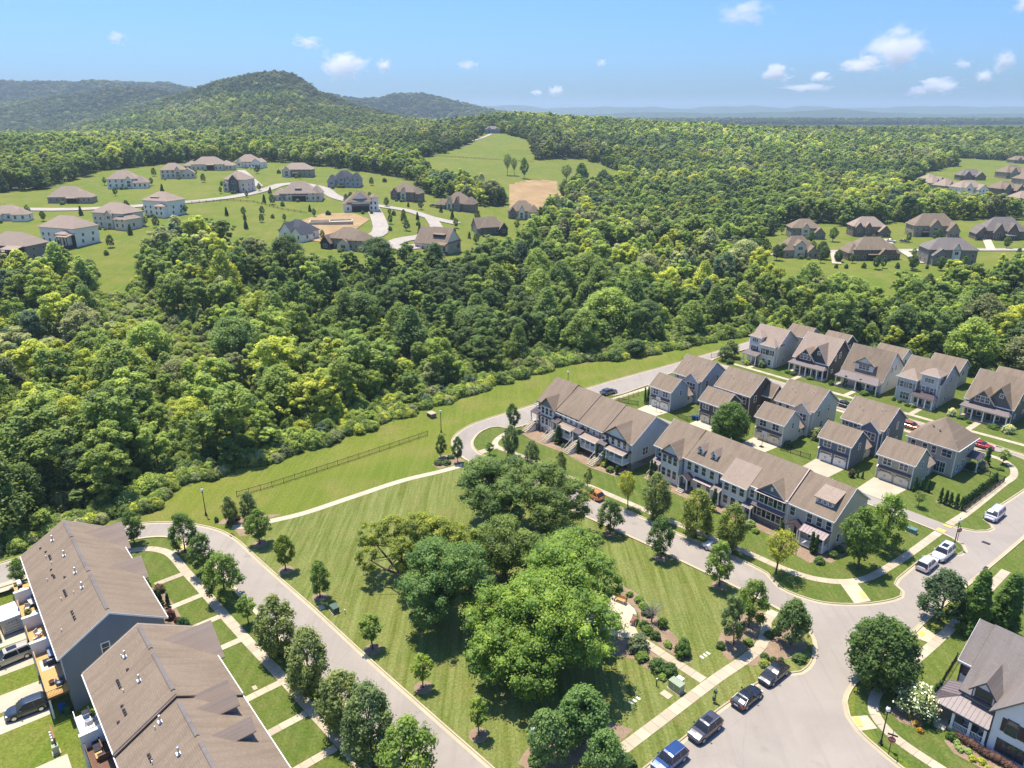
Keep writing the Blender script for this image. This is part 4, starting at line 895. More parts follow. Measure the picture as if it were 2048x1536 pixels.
# ------------------------------------------------------------------ five detached houses with garage wings on the rear lane
def lane_house(ag, bg0, bg1, ah, bh0, bh1, sid, label, tops, doorm, trim=None, gable=True, hipped=False, depth=10.0):
    trim = trim or WHITE
    t = thing('house', W(ag, bg0, 0), ROT, label, 'house', 'houses on the rear lane')
    w = bg1 - bg0; gd = 6.3; ze, zr = tops
    m = MB(); body_x(m, 0, w, 0, gd, -0.2, 5.2, 7.5, sid, yr=3.2); corner_trim(m, 0.06, w - 0.06, 0, -0.1, 5.0, trim, gd); m.build('garage_wall', t)
    r = MB(); gable_x(r, 0, w, 0, gd, 5.2, 7.5, ROOF, 0.4, yr=3.2); r.build('garage_roof', t)
    r = MB(); rakes_x(r, 0, w, 0, gd, 5.2, 7.5, trim, yr=3.2); r.build('fascia', t)
    garage_doors(t, [w * 0.27, w * 0.73], 0, 0, w * 0.38, 2.15, doorm)
    MB().slab([(0.1, -0.5, 2.5), (w - 0.1, -0.5, 2.5), (w - 0.1, 0, 2.85), (0.1, 0, 2.85)], 0.1, DARKM).build('door_canopy', t)
    for x in (w * 0.27, w * 0.73): add_window(t, x, 0, 3.25, 1.45, 1.25, n=2)
    y0, x0, x1 = ah - ag, bh0 - bg0, bh1 - bg0; y1 = y0 + depth
    if hipped:
        m = MB(); m.box(x0, x1, y0, y1, -0.2, ze - 0.15, sid); corner_trim(m, x0 + 0.05, x1 - 0.05, y0, -0.1, ze - 0.3, trim, y1); m.build('wall', t)
        r = MB(); hip(r, x0, x1, y0, y1, ze, zr, ROOF, 0.45, run=4.6); r.build('roof', t)
        f = MB(); f.box(x0 - 0.45, x1 + 0.45, y0 - 0.56, y0 - 0.455, ze - 0.22, ze - 0.02, trim); f.box(x1 + 0.455, x1 + 0.56, y0 - 0.45, y1 + 0.45, ze - 0.22, ze - 0.02, trim); f.build('fascia', t)
        vents(t, [((x0 + x1) / 2 - 1.2, y0 + 2.2, ze + 2.0, 'flue'), ((x0 + x1) / 2 + 0.2, y0 + 1.8, ze + 1.7, 'flue'), (x1 - 2.2, y0 + 1.4, ze + 1.1, 'pipe'), (x0 + 2.0, y0 + 1.0, ze + 0.9, 'pipe'), (x1 - 0.9, y0 + 1.3, ze + 1.0, 'pipe')], 0)
        for x in (x0 + 1.1, x0 + 3.3, x0 + 5.0, x0 + 6.9, x1 - 1.2): add_window(t, x, y0, 3.9, 0.8, 1.4)
        add_window(t, x1 - 2.4, y0, 0.5, 1.9, 2.1, n=2, style='cross')
        for y, z in ((2.0, 0.9), (4.4, 1.1), (6.4, 0.9), (6.0, 3.9)): add_window(t, x1, y0 + y, z, 0.7, 1.4, 'right')
        metal_slope(t, x1 - 0.0, x1 + 2.3, y1 - 3.4, y1 - 0.3, 2.8, 3.3, DARKM)
        for y in (y1 - 3.2, y1 - 0.6): column(t, x1 + 2.1, y, 0.1, 2.75)
        MB().box(x1, x1 + 2.3, y1 - 3.4, y1 - 0.3, -0.1, 0.15, CONC).build('porch_floor', t)
    else:
        m = MB(); body_x(m, x0, x1, y0, y1, -0.2, ze, zr, sid); corner_trim(m, x0 + 0.06, x1 - 0.06, y0, -0.1, ze - 0.3, trim, y1); m.build('wall', t)
        r = MB(); gable_x(r, x0, x1, y0, y1, ze, zr, ROOF, 0.4); r.build('roof', t)
        r = MB(); rakes_x(r, x0, x1, y0, y1, ze, zr, trim); r.build('fascia', t)
        if gable:
            gx0, gx1 = x1 - 4.2, x1 - 0.35
            m = MB(); body_y(m, gx0, gx1, y0 - 0.9, y0 + 1, -0.2, ze - 0.4, ze + 1.2, sid); corner_trim(m, gx0 + 0.06, gx1 - 0.06, y0 - 0.9, -0.1, ze - 0.6, trim); m.build('gable_bay', t)
            r = MB(); gable_y(r, gx0, gx1, y0 - 0.9, y0 + 2.6, ze - 0.4, ze + 1.35, ROOFN, 0.35); rakes_y(r, gx0, gx1, y0 - 0.9, ze - 0.4, ze + 1.35, trim); r.build('gable_roof', t)
            add_window(t, (gx0 + gx1) / 2, y0 - 0.9, 3.3, 2.4, 1.5, n=3)
            add_window(t, x0 + 1.1, y0, 3.9, 0.7, 1.4); add_window(t, x0 + 2.9, y0, 3.9, 0.7, 1.4)
        else:
            for x in (x0 + 1.2, x1 - 4.2, x1 - 1.4): add_window(t, x, y0, 3.6, 0.9, 1.5)
            gw = MB(); body_x(gw, x1 - 0.3, x1 + 2.4, y1 - 5.0, y1 - 0.5, -0.2, ze - 0.6, ze + 1.5, sid); gw.build('side_wing', t)
            r = MB(); gable_x(r, x1 - 2.5, x1 + 2.4, y1 - 5.0, y1 - 0.5, ze - 0.6, ze + 1.6, ROOF, 0.4); rakes_x(r, x1 - 2.5, x1 + 2.4, y1 - 5.0, y1 - 0.5, ze - 0.6, ze + 1.6, trim); r.build('side_roof', t)
        for y, z, h in ((2.2, 3.9, 1.4), (6.3, 4.4, 1.4), (3.9, 1.2, 1.3), (6.8, 1.6, 0.8)): add_window(t, x1, y0 + y, z, 0.75, h, 'right')
        vents(t, [(x0 + 1.8, y0 + 2.9, ze + 2.2, 'pipe'), (x0 + 2.9, y0 + 2.4, ze + 1.85, 'pipe'), (x1 - 2.4, y0 + 3.4, ze + 2.4, 'pipe'), (x1 - 1.7, y0 + 3.7, ze + 2.6, 'pipe')], 0)
    # low link between garage and house
    l0, l1 = w - 3.0, w - 0.35
    m = MB(); m.box(l0, l1, gd, y0, -0.2, 2.6, CREAM if not hipped else sid); m.build('link_wall', t)
    r = MB(); gable_y(r, l0, l1, gd, y0, 2.65, 3.8, ROOFN, 0.45, 0.12, 0.0); r.build('link_roof', t)
    for y in (gd + 0.9, y0 - 1.2): add_window(t, l1, y, 1.2, 0.6, 0.6, 'right', style='plain', fm=trim)
    door(t, l1, (gd + y0) / 2, 0.05, doorm, 'right', 0.9)
    add_window(t, w, 3.6, 1.9 + 1.4, 0.6, 1.2, 'right')
    return t
lane_house(130.9, -106.7, -100.6, 140.9, -107.7, -99.6, SID_PALEBLUE, 'pale blue grey house beside the upper road', (6.0, 9.5), WHITE)
lane_house(132.1, -93.3, -87.0, 140.8, -95.4, -86.2, SID_BROWN, 'dark brown sided house with pale garage doors', (6.0, 9.5), CREAM, gable=False)
lane_house(133.6, -79.7, -73.2, 143.6, -81.3, -72.3, SID_CREAM, 'cream sided house behind the round lane tree', (6.0, 9.6), CREAM)
lane_house(134.3, -65.6, -59.1, 145.0, -66.6, -58.0, SID_BLUE, 'slate blue house with white garage doors', (6.0, 9.5), WHITE)
lane_house(135.4, -54.2, -47.6, 146.2, -53.6, -44.6, SID_TAN, 'tan corner house under a large hipped roof', (5.9, 10.0), CREAM, hipped=True, depth=9.2)

# ------------------------------------------------------------------ far row of five front-porch houses
def rear_garage(t, x0, x1, y0, sid):
    m = MB(); body_x(m, x0, x1, y0, y0 + 6.5, -0.2, 4.9, 7.2, sid); m.build('garage_wall', t)
    r = MB(); gable_x(r, x0, x1, y0, y0 + 6.5, 4.9, 7.2, ROOF, 0.4); rakes_x(r, x0, x1, y0, y0 + 6.5, 4.9, 7.2, WHITE); r.build('garage_roof', t)
    MB().box(x0 + 0.6, x0 + 3.2, y0 - 9, y0, -0.2, 2.7, sid).build('link_wall', t)
    r = MB(); gable_y(r, x0 + 0.6, x0 + 3.2, y0 - 9, y0, 2.7, 3.8, ROOF, 0.3, 0.12, 0); r.build('link_roof', t)
    add_window(t, x1, y0 + 3, 2.9, 0.9, 1.3, 'right')
def porch(t, x0, x1, yf, yw, zl, zh, mat, n, hl=0.0, hr=0.0, rail=()):
    metal_slope(t, x0 - 0.3, x1 + 0.3, yf - 0.3, yw, zl, zh, mat, hipl=hl, hipr=hr)
    MB().box(x0 - 0.1, x1 + 0.1, yf - 0.1, yw, -0.2, 0.3, CONC).build('porch_floor', t)
    for k in range(n):
        column(t, x0 + 0.1 + (x1 - x0 - 0.2) * k / (n - 1), yf + 0.1, 0.3, zl - 0.12, w=0.24)
    MB().box(x0 - 0.05, x1 + 0.05, yf - 0.02, yf + 0.2, zl - 0.32, zl - 0.11, WHITE).build('porch_beam', t)
    for i in rail:
        s = (x1 - x0 - 0.2) / (n - 1); railing(t, (x0 + 0.1 + s * i, yf + 0.1), (x0 + 0.1 + s * (i + 1), yf + 0.1), 0.3, 0.85)
def hip_bay(t, x0, x1, y0, y1, z0, ze, zr, sid, roofm, name='tower', ov=0.4):
    m = MB(); m.box(x0, x1, y0, y1, z0, ze - 0.12, sid); corner_trim(m, x0 + 0.05, x1 - 0.05, y0, z0, ze - 0.2, WHITE); o = m.build(name, t)
    r = MB(); hip(r, x0, x1, y0, y1, ze, zr, roofm, ov); f = ov; r.box(x0 - f, x1 + f, y0 - f - 0.09, y0 - f - 0.005, ze - 0.2, ze, WHITE); r.build(name + '_roof', o)
    return o
def far_white():
    t = thing('house', W(177.8, -111.2, 0), ROT, 'cream white house with a hipped tower at the row end', 'house', 'far row of porch houses')
    w, d = 8.6, 10.6
    m = MB(); body_x(m, 0, w, 0.8, d, -0.2, 6.2, 10.0, SID_CREAM, yr=5.4); corner_trim(m, 0.06, w - 0.06, 0.8, 0, 5.9, WHITE, d); m.build('wall', t)
    r = MB(); gable_x(r, 0, w, 0.8, d, 6.2, 10.0, ROOFN, 0.4, yr=5.4); rakes_x(r, 0, w, 0.8, d, 6.2, 10.0, WHITE, yr=5.4); r.build('roof', t)
    hip_bay(t, 0.1, 3.6, 0.3, 4.6, 0, 7.6, 9.1, SID_WHITE, ROOFN); hip_bay(t, 4.2, 8.4, -0.4, 3.4, 0, 6.1, 7.9, SID_CREAM, ROOFN, 'front_bay')
    add_window(t, 1.8, 0.3, 6.0, 1.7, 1.0, n=3, style='plain'); add_window(t, 1.8, 0.3, 3.4, 1.0, 1.4, shutters=SHUTB)
    for x in (5.3, 7.3): add_window(t, x, -0.4, 3.5, 0.8, 1.4, shutters=SHUTB)
    for x in (5.4, 7.2): add_window(t, x, -0.4, 0.7, 0.8, 1.5)
    porch(t, 0, 4.1, -2.3, 0.3, 2.9, 3.6, PLUMM, 4); door(t, 2.6, 0.3, 0.3, DOORD)
    for y, z in ((4, 1.2), (6.5, 4), (8, 1.4)): add_window(t, w, y, z, 0.6, 1.1, 'right')
    rear_garage(t, 0.4, 7.0, 19.0, SID_CREAM)
def gabled_porch_house(a, b0, w, sid, label, roofm, plum, ncol, gx=(4.0, 9.2)):
    t = thing('house', W(a, b0, 0), ROT, label, 'house', 'far row of porch houses'); d = 11.5
    m = MB(); body_x(m, 0, w, 0.2, d, -0.2, 4.6, 10.0, sid, yr=6.2, ze1=5.2); corner_trim(m, 0.06, w - 0.06, 0.2, 0, 4.3, WHITE, d); m.build('wall', t)
    r = MB(); gable_x(r, 0, w, 0.2, d, 4.6, 10.0, roofm, 0.5, yr=6.2, ze1=5.2); rakes_x(r, 0, w, 0.2, d, 4.6, 10.0, WHITE, ov=0.5, yr=6.2); r.build('roof', t)
    m = MB(); body_y(m, gx[0], gx[1], -0.15, 5.0, 2.8, 4.7, 8.5, sid); m.build('gable', t)
    r = MB(); gable_y(r, gx[0], gx[1], -0.15, 6.6, 4.7, 8.7, roofm, 0.45); rakes_y(r, gx[0], gx[1], -0.15, 4.7, 8.7, WHITE, 0.45); r.build('gable_roof', t)
    m = MB(); body_y(m, 1.2, 5.9, -0.55, 4.0, 2.8, 4.6, 7.1, sid); m.build('gable', t)
    r = MB(); gable_y(r, 1.2, 5.9, -0.55, 5.2, 4.6, 7.3, roofm, 0.4); rakes_y(r, 1.2, 5.9, -0.55, 4.6, 7.3, WHITE, 0.4); r.build('gable_roof', t)
    add_window(t, 3.5, -0.55, 4.3, 2.9, 1.35, n=3, style='grid'); add_window(t, (gx[0] + gx[1]) / 2 + 0.3, -0.15, 6.3, 0.6, 0.8, style='cross')
    porch(t, 0, w - 0.1, -2.2, 0.2, 3.0, 3.85, plum, ncol, 0.5, 0.9)
    for x in (1.3, 3.2, 6.9): add_window(t, x, 0.2, 0.8, 0.9, 1.6)
    door(t, 5.2, 0.2, 0.3, DOORD)
    for y, z, h in ((3.4, 4.6, 1.5), (5.6, 5.0, 1.5), (2.2, 1.6, 0.8), (7.5, 1.4, 0.8)): add_window(t, w, y, z, 0.65, h, 'right')
    return t
def far_dormer():
    t = thing('house', W(180.2, -85.0, 0), ROT, 'white house with one broad dormer over its porch', 'house', 'far row of porch houses'); w, d = 10.4, 11.0
    m = MB(); body_x(m, 0, w, 0.2, d, -0.2, 3.9, 10.0, SID_WHITE, yr=5.0, ze1=5.4); corner_trim(m, 0.06, w - 0.06, 0.2, 0, 3.6, WHITE, d); m.build('wall', t)
    r = MB(); gable_x(r, 0, w, 0.2, d, 3.9, 10.0, ROOF, 0.5, yr=5.0, ze1=5.4); rakes_x(r, 0, w, 0.2, d, 3.9, 10.0, WHITE, ov=0.5, yr=5.0); r.build('roof', t)
    m = MB(); body_y(m, 2.8, 7.4, 0.9, 4.0, 4.0, 6.7, 8.2, SID_WHITE); dm = m.build('dormer', t)
    r = MB(); gable_y(r, 2.8, 7.4, 0.9, 5.6, 6.7, 8.4, ROOF, 0.45); rakes_y(r, 2.8, 7.4, 0.9, 6.7, 8.4, WHITE, 0.45); r.build('roof', dm)
    MB().slab([(2.5, 0.45, 6.45), (7.7, 0.45, 6.45), (7.7, 0.9, 6.7), (2.5, 0.9, 6.7)], 0.1, ROOFN).build('skirt_roof', dm)
    add_window(dm, 5.1, 0.9, 5.0, 2.6, 1.2, n=3, style='grid')
    porch(t, -0.2, w, -2.4, 0.2, 2.9, 3.85, PLUMM, 5, 0.6, 1.2)
    for x in (1.4, 7.0, 9.0): add_window(t, x, 0.2, 0.8, 0.9, 1.6)
    door(t, 4.6, 0.2, 0.3, DOORD)
    for y, z, h in ((4.6, 4.8, 1.3), (6.6, 5.0, 1.3), (3.2, 1.8, 0.7)): add_window(t, w, y, z, 0.6, h, 'right')
    rear_garage(t, 0.2, 7.2, 16.8, SID_WHITE)
def far_tower():
    t = thing('house', W(180.3, -71.0, 0), ROT, 'pale grey house with a square hipped tower', 'house', 'far row of porch houses'); w, d = 9.2, 11.5
    m = MB(); body_x(m, 0, w, 1.5, d, -0.2, 6.1, 10.0, SID_PALEGREY, yr=6.4); corner_trim(m, 0.06, w - 0.06, 1.5, 0, 5.9, WHITE, d); m.build('wall', t)
    r = MB(); gable_x(r, 0, w, 1.5, d, 6.1, 10.0, ROOF, 0.4, yr=6.4); rakes_x(r, 0, w, 1.5, d, 6.1, 10.0, WHITE, yr=6.4); r.build('roof', t)
    hip_bay(t, 0.0, 4.4, -0.2, 4.2, 0, 6.1, 8.1, SID_PALEGREY, ROOFN, 'front_bay'); hip_bay(t, 5.0, 8.9, 0.4, 4.2, 0, 7.9, 9.3, SID_PALEGREY, ROOFN)
    for x in (1.1, 3.2): add_window(t, x, -0.2, 3.6, 0.8, 1.4, shutters=SHUTG)
    add_window(t, 2.2, -0.2, 0.7, 2.0, 1.7, n=3, style='grid')
    add_window(t, 6.9, 0.4, 6.0, 2.0, 1.0, n=3, style='cross')
    for x in (5.9, 7.8): add_window(t, x, 0.4, 3.5, 0.75, 1.35, shutters=SHUTG)
    add_window(t, 8.9, 2.0, 6.0, 1.2, 1.0, 'right', n=2); add_window(t, 8.9, 1.8, 3.5, 0.75, 1.35, 'right')
    porch(t, 4.4, 9.3, -1.9, 0.4, 2.8, 3.6, DARKM, 4, 0.0, 1.0, (0,)); door(t, 5.6, 0.4, 0.3, DOORD); add_window(t, 7.6, 0.4, 0.8, 0.9, 1.6)
    for y, z, h in ((4.5, 4.0, 1.3), (7.0, 5.2, 1.3), (5.2, 1.2, 0.7), (8.0, 1.0, 0.9)): add_window(t, w, y, z, 0.7, h, 'right')
    rear_garage(t, -0.6, 6.6, 19.0, SID_PALEGREY)
far_white()
rear_garage(gabled_porch_house(180.0, -98.4, 9.8, SID_NAVY, 'charcoal navy house with twin front gables', ROOFN, PLUMM, 7), -1.8, 4.6, 18.0, SID_NAVY)
far_dormer(); far_tower()
rear_garage(gabled_porch_house(182.2, -56.2, 9.6, SID_OLIVE, 'olive grey house with twin front gables', ROOF, PLUMM, 5), -0.6, 6.0, 18.0, SID_OLIVE)

# ------------------------------------------------------------------ white corner house, bottom right
def corner_house():
    a0, b0 = 80.0, -21.0
    t = thing('house', W(a0, b0, 0), ROT, 'white house with a wraparound metal roofed porch and dark trim', 'house')
    Wt = siding('bright_white_siding', (0.76, 0.76, 0.76)); slate = plain('slate_trim', (0.055, 0.06, 0.075), 0.5)
    # rear-left block and the main block, ridges along x
    m = MB(); body_x(m, 0.2, 1.6, 5.9, 14.5, -0.2, 5.8, 9.0, Wt, yr=10.2); corner_trim(m, 0.28, 1.5, 5.9, 0, 5.5, slate); m.build('wall', t)
    r = MB(); gable_x(r, 0.2, 1.6, 5.9, 14.5, 5.8, 9.0, ROOFG, 0.4, yr=10.2, end=0.3); rakes_x(r, 0.2, 1.6, 5.9, 14.5, 5.8, 9.0, WHITE, yr=10.2, e=0.3); r.build('roof', t)
    m = MB(); body_x(m, 1.8, 16, 2.6, 14.5, -0.2, 4.55, 9.15, Wt, yr=10.0); m.build('wall', t)
    r = MB(); gable_x(r, 1.9, 16, 2.6, 14.5, 4.55, 9.25, ROOFG, 0.45, yr=10.0, end=0.35); rakes_x(r, 1.9, 16, 2.6, 14.5, 4.55, 9.25, slate, ov=0.45, yr=10.0, e=0.35); r.build('roof', t)
    add_window(t, 1.0, 5.9, 3.7, 0.55, 1.3, fm=slate, shutters=SHUTM)
    # dormer over the porch
    m = MB(); body_y(m, 2.9, 5.0, 2.2, 6.0, 3.9, 5.7, 6.9, Wt); d = m.build('dormer', t)
    r = MB(); gable_y(r, 2.9, 5.0, 2.2, 7.4, 5.7, 7.0, ROOFG, 0.4, 0.14, 0.4); rakes_y(r, 2.9, 5.0, 2.2, 5.7, 7.0, slate, 0.4, 0.4, 0.16); r.build('roof', d)
    g = MB(); g.prism([(2.9, 2.14, 5.6), (5.0, 2.14, 5.6), (5.0, 2.14, 5.75), (2.9, 2.14, 5.75)], (0, 0.08, 0), slate); g.build('dormer_trim', d)
    add_window(d, 3.95, 2.2, 4.0, 1.55, 1.5, n=2, fm=slate, style='grid')
    # front wing with its gable
    m = MB(); body_y(m, 5.6, 10.6, 0.25, 8, -0.2, 5.6, 8.4, Wt); corner_trim(m, 5.68, 10.5, 0.25, 0, 5.3, slate); m.build('front_wing', t)
    r = MB(); gable_y(r, 5.6, 10.6, 0.25, 11, 5.6, 8.6, ROOFG, 0.4); rakes_y(r, 5.6, 10.6, 0.25, 5.6, 8.6, slate, 0.4); r.build('wing_roof', t)
    add_window(t, 7.5, 0.25, 3.4, 0.9, 1.7, fm=slate, shutters=SHUTM); add_window(t, 9.4, 0.25, 3.4, 0.9, 1.7, fm=slate, shutters=SHUTM)
    add_window(t, 7.9, 0.25, 0.7, 2.6, 1.5, n=3, fm=slate, style='grid')
    # porch: hipped round the left corner
    metal_slope(t, -0.25, 5.65, -0.1, 2.2, 2.85, 3.65, PLUMM, hipl=2.3, pitch=0.5)
    o = MB().slab([(-0.25, -0.1, 2.85), (2.05, 2.2, 3.65), (2.05, 4.9, 3.65), (-0.25, 4.9, 2.85)], 0.1, PLUMM).build('porch_roof', t)
    seam = MB().box(0, 2.44, -0.02, 0.02, 0, 0.05, PLUMM).mesh('seam')
    for k in range(9):
        y = 0.55 + k * 0.52; q = link('seam', seam, o, (-0.25, y, 2.85)); q.rotation_euler = (0, -math.atan2(0.8, 2.3), 0)
        if y < 2.2: q.scale = (max(0.1, (y + 0.1) / 2.3), 1, 1)
    MB().box(-0.3, 5.6, -0.22, -0.12, 2.66, 2.86, slate).box(-0.37, -0.27, -0.1, 4.9, 2.66, 2.86, slate).build('gutter', t)
    MB().box(-0.15, 5.6, 0.0, 2.6, -0.2, 0.42, CONC).box(-0.15, 2.1, 2.6, 4.9, -0.2, 0.42, CONC).build('porch_floor', t)
    MB().box(0.2, 1.8, -0.7, 0.0, -0.1, 0.2, CONC).box(0.2, 1.8, -0.35, -0.002, 0.2, 0.39, CONC).build('porch_step', t)
    MB().box(2.1, 5.6, 2.58, 2.7, 0.42, 3.6, Wt).build('porch_wall', t)
    for x, y in ((0.05, 0.15), (2.15, 0.15), (3.9, 0.15), (5.4, 0.15), (0.05, 2.5), (0.05, 4.6)): column(t, x, y, 0.42, 2.75, w=0.26)
    railing(t, (2.3, 0.15), (3.75, 0.15), 0.42); railing(t, (4.05, 0.15), (5.3, 0.15), 0.42); railing(t, (0.05, 2.4), (0.05, 0.3), 0.42)
    add_window(t, 3.3, 2.57, 1.1, 1.3, 1.5, n=2, fm=slate); door(t, 4.9, 2.57, 0.44, DOORD)
    MB().tube([(5.52, -0.05, 2.7), (5.52, 0.2, 2.5), (5.52, 0.2, 0.1)], 0.05, slate, 6).build('downpipe', t)
    MB().box(1.85, 16, 14.51, 14.55, -0.2, 4, Wt).build('back_wall', t)
    for i, (x, y, r_) in enumerate([(3.2, 1.6, 0.2), (4.55, 1.35, -0.5)]):
        c = MB(); c.box(-0.33, 0.33, -0.33, 0.33, 0.3, 0.42, CREAM).box(-0.33, 0.33, 0.25, 0.36, 0.42, 0.95, CREAM).box(-0.38, -0.3, -0.33, 0.33, 0.0, 0.6, SHUTG).box(0.3, 0.38, -0.33, 0.33, 0.0, 0.6, SHUTG)
        tag(c.build('porch_chair', None, W(a0 + y, b0 + x, 0.43), ROT + r_), ['pale porch chair near the middle column', 'pale porch chair beside the round porch table'][i], 'chair', 'chairs on the corner porch')
    tag(MB().lathe([(0.3, 0), (0.06, 0.05), (0.06, 0.5), (0.5, 0.52), (0.5, 0.57)], GREENBOX, 12).build('porch_table', None, W(a0 + 1.2, b0 + 4.0, 0.43)), 'round dark table on the corner porch', 'table')
    for i, (x, y) in enumerate([(0.5, 0.5), (1.95, 0.45)]):
        tag(MB().lathe([(0.14, 0), (0.24, 0.5), (0.22, 0.55), (0.1, 0.5)], SHUTB, 10).build('planter', None, W(a0 + y, b0 + x, 0.42)), ['black planter at the outer porch corner', 'black planter at the second porch column'][i], 'planter', 'black porch planters')
corner_house()

# ------------------------------------------------------------------ nearest terrace, seen from above and behind (two buildings)
def near_rows():
    deck_items = []
    def row(label, a0, b0, secs, D, zoff, ndorm):
        t = thing('terrace', W(a0, b0, 0), ROT, label, 'townhouses', 'brown roofed terraces'); x = 0.0
        for i, (w, dz) in enumerate(secs):
            ze, zr = 6.3 + zoff + dz, 9.75 + zoff + dz
            m = MB(); body_x(m, x + (0.003 if i else 0), x + w, 0, D, -2.4, ze, zr, SID_BLUEGREY if i == len(secs) - 1 and ndorm == 0 else SID_PALEGREY); m.build('wall', t)
            r = MB(); gable_x(r, x, x + w, 0, D, ze, zr, ROOF, 0.42, end=0.3 if (i == 0 or i == len(secs) - 1) and len(secs) == 1 else (0.28 if i in (0, len(secs) - 1) else 0.02)); r.build('roof', t)
            f = MB(); rakes_x(f, x, x + w, 0, D, ze, zr, WHITE, ov=0.42, e=0.3 if len(secs) == 1 else 0.0, ends=(i == 0, i == len(secs) - 1)); f.build('fascia', t)
            if i:
                c = MB(); pz = 6.3 + zoff + max(dz, secs[i - 1][1]); pr = pz + 3.45
                c.slab([(x - 0.04, -0.46, pz - 0.22), (x + 0.1, -0.46, pz - 0.22), (x + 0.1, D / 2 + 0.05, pr + 0.05), (x - 0.04, D / 2 + 0.05, pr + 0.05)], 0.4, DARKM); c.build('parapet', t)  # dark strip painted as the shade on the taller roof's step face
            x += w
        return t
    t = row('two storey brown roofed terrace beside the left street bend', 4.0, -115.2, [(27.2, 0.0)], 11.4, 0.0, 0)
    slate_wall = siding('slate_end_siding', (0.19, 0.215, 0.245))
    MB().prism([(27.215, 0.0, -2.3), (27.215, 0.0, 6.1), (27.215, 5.7, 9.5), (27.215, 11.4, 6.1), (27.215, 11.4, -0.2)], (0.03, 0, 0), slate_wall).build('end_wall', t)
    add_window(t, 27.245, 4.6, 4.4, 0.8, 1.3, 'right')
    # ridge vents in four lengths, flues, cowls
    def ridge(t, segs, y, z):
        for x0, x1 in segs:
            m = MB(); m.slab([(x0, y - 0.22, z - 0.06), (x1, y - 0.22, z - 0.06), (x1, y, z + 0.07), (x0, y, z + 0.07)], 0.08, ROOFG); m.slab([(x0, y, z + 0.07), (x1, y, z + 0.07), (x1, y + 0.22, z - 0.06), (x0, y + 0.22, z - 0.06)], 0.08, ROOFG)
            m.box(x0, x1, y - 0.235, y - 0.222, z - 0.16, z - 0.05, BLACK); m.build('ridge_vent', t)
    ridge(t, [(0.4, 5.6), (6.4, 16.4), (17.4, 26.6)], 5.7, 9.78)
    sl = 3.45 / 5.7; P = []
    for x, y, k in [(2.6, 3.6, 'flue'), (8.6, 4.1, 'flue'), (14.4, 4.4, 'flue'), (18.6, 4.4, 'flue'), (2.0, 2.0, 'v'), (4.0, 2.4, 'v'), (5.4, 2.2, 'pipe'), (5.6, 2.6, 'v'), (6.1, 2.6, 'v'), (6.7, 2.6, 'v'), (8.0, 2.5, 'pipe'), (9.2, 2.2, 'v'), (10.6, 2.1, 'v'), (11.1, 2.2, 'v'), (11.6, 2.2, 'v'), (10.9, 1.4, 'pipe'), (13.4, 3.2, 'v'), (16.0, 2.6, 'v'), (16.5, 2.6, 'v'), (17.0, 2.6, 'v'), (17.5, 2.6, 'v'), (17.4, 2.0, 'pipe'), (18.3, 3.4, 'pipe'), (21.4, 2.5, 'v'), (22.0, 2.5, 'v'), (22.7, 2.5, 'v'), (23.3, 2.5, 'v'), (23.3, 0.9, 'pipe')]:
        P.append((x, y, 6.3 + sl * y, k))
    vents(t, P, sl)
    # front gables and small canopies on the street side
    for x0, x1, zr, yb in ((0.4, 6.6, 8.7, 6.0), (11.6, 16.0, 8.0, 6.9)):
        m = MB(); m.prism([(x0, 11.3, 3.0), (x1, 11.3, 3.0), (x1, 11.3, 6.0), ((x0 + x1) / 2, 11.3, zr - 0.2), (x0, 11.3, 6.0)], (0, 0.8, 0), SID_PALEGREY); m.build('gable', t)
        r = MB(); s = (zr - 6.1) / ((x1 - x0) / 2); xr = (x0 + x1) / 2
        r.slab([(x0 - 0.35, yb, 6.1 - s * .35), (xr, yb, zr), (xr, 12.5, zr), (x0 - 0.35, 12.5, 6.1 - s * .35)], 0.15, ROOFN); r.slab([(xr, yb, zr), (x1 + 0.35, yb, 6.1 - s * .35), (x1 + 0.35, 12.5, 6.1 - s * .35), (xr, 12.5, zr)], 0.15, ROOFN)
        r.build('gable_roof', t)
    for x in (8.2, 10.3, 19.8, 25.2):
        q = metal_slope(t, -1.0, 1.0, -1.3, 0, 2.7, 3.3, PLUMM, 'awning'); q.location = (x, 11.4, 0); q.rotation_euler = (0, 0, math.pi)
    t2 = row('large brown roofed terrace in the near corner with paired gablets', 5.7, -83.0, [(14.4, 0.0), (22.0, -0.3)], 12.1, 0.15, 1)
    ridge(t2, [(0.6, 5.4), (6.4, 13.6)], 6.05, 9.95); ridge(t2, [(15.4, 21), (22, 29)], 6.05, 9.63)
    sl = 3.45 / 6.05; P = []
    for x, y, k in [(3.2, 3.7, 'flue'), (2.8, 3.4, 'pipe'), (8.4, 3.9, 'flue'), (15.6, 4.0, 'flue'), (21.0, 4.2, 'flue'), (5.6, 2.2, 'v'), (6.0, 2.2, 'v'), (6.4, 2.2, 'v'), (6.9, 2.2, 'v'), (5.4, 3.4, 'v'), (7.9, 2.3, 'pipe'), (9.6, 1.7, 'v'), (10.3, 1.7, 'v'), (10.7, 1.7, 'v'), (11.1, 1.7, 'v'), (11.2, 0.9, 'v'), (15.8, 3.4, 'pipe'), (18.0, 2.1, 'v'), (18.4, 2.1, 'v'), (18.9, 2.1, 'v'), (19.3, 2.1, 'pipe')]:
        P.append((x, y, 6.45 + sl * y - (0.3 if x > 14.4 else 0), k))
    vents(t2, P, sl)
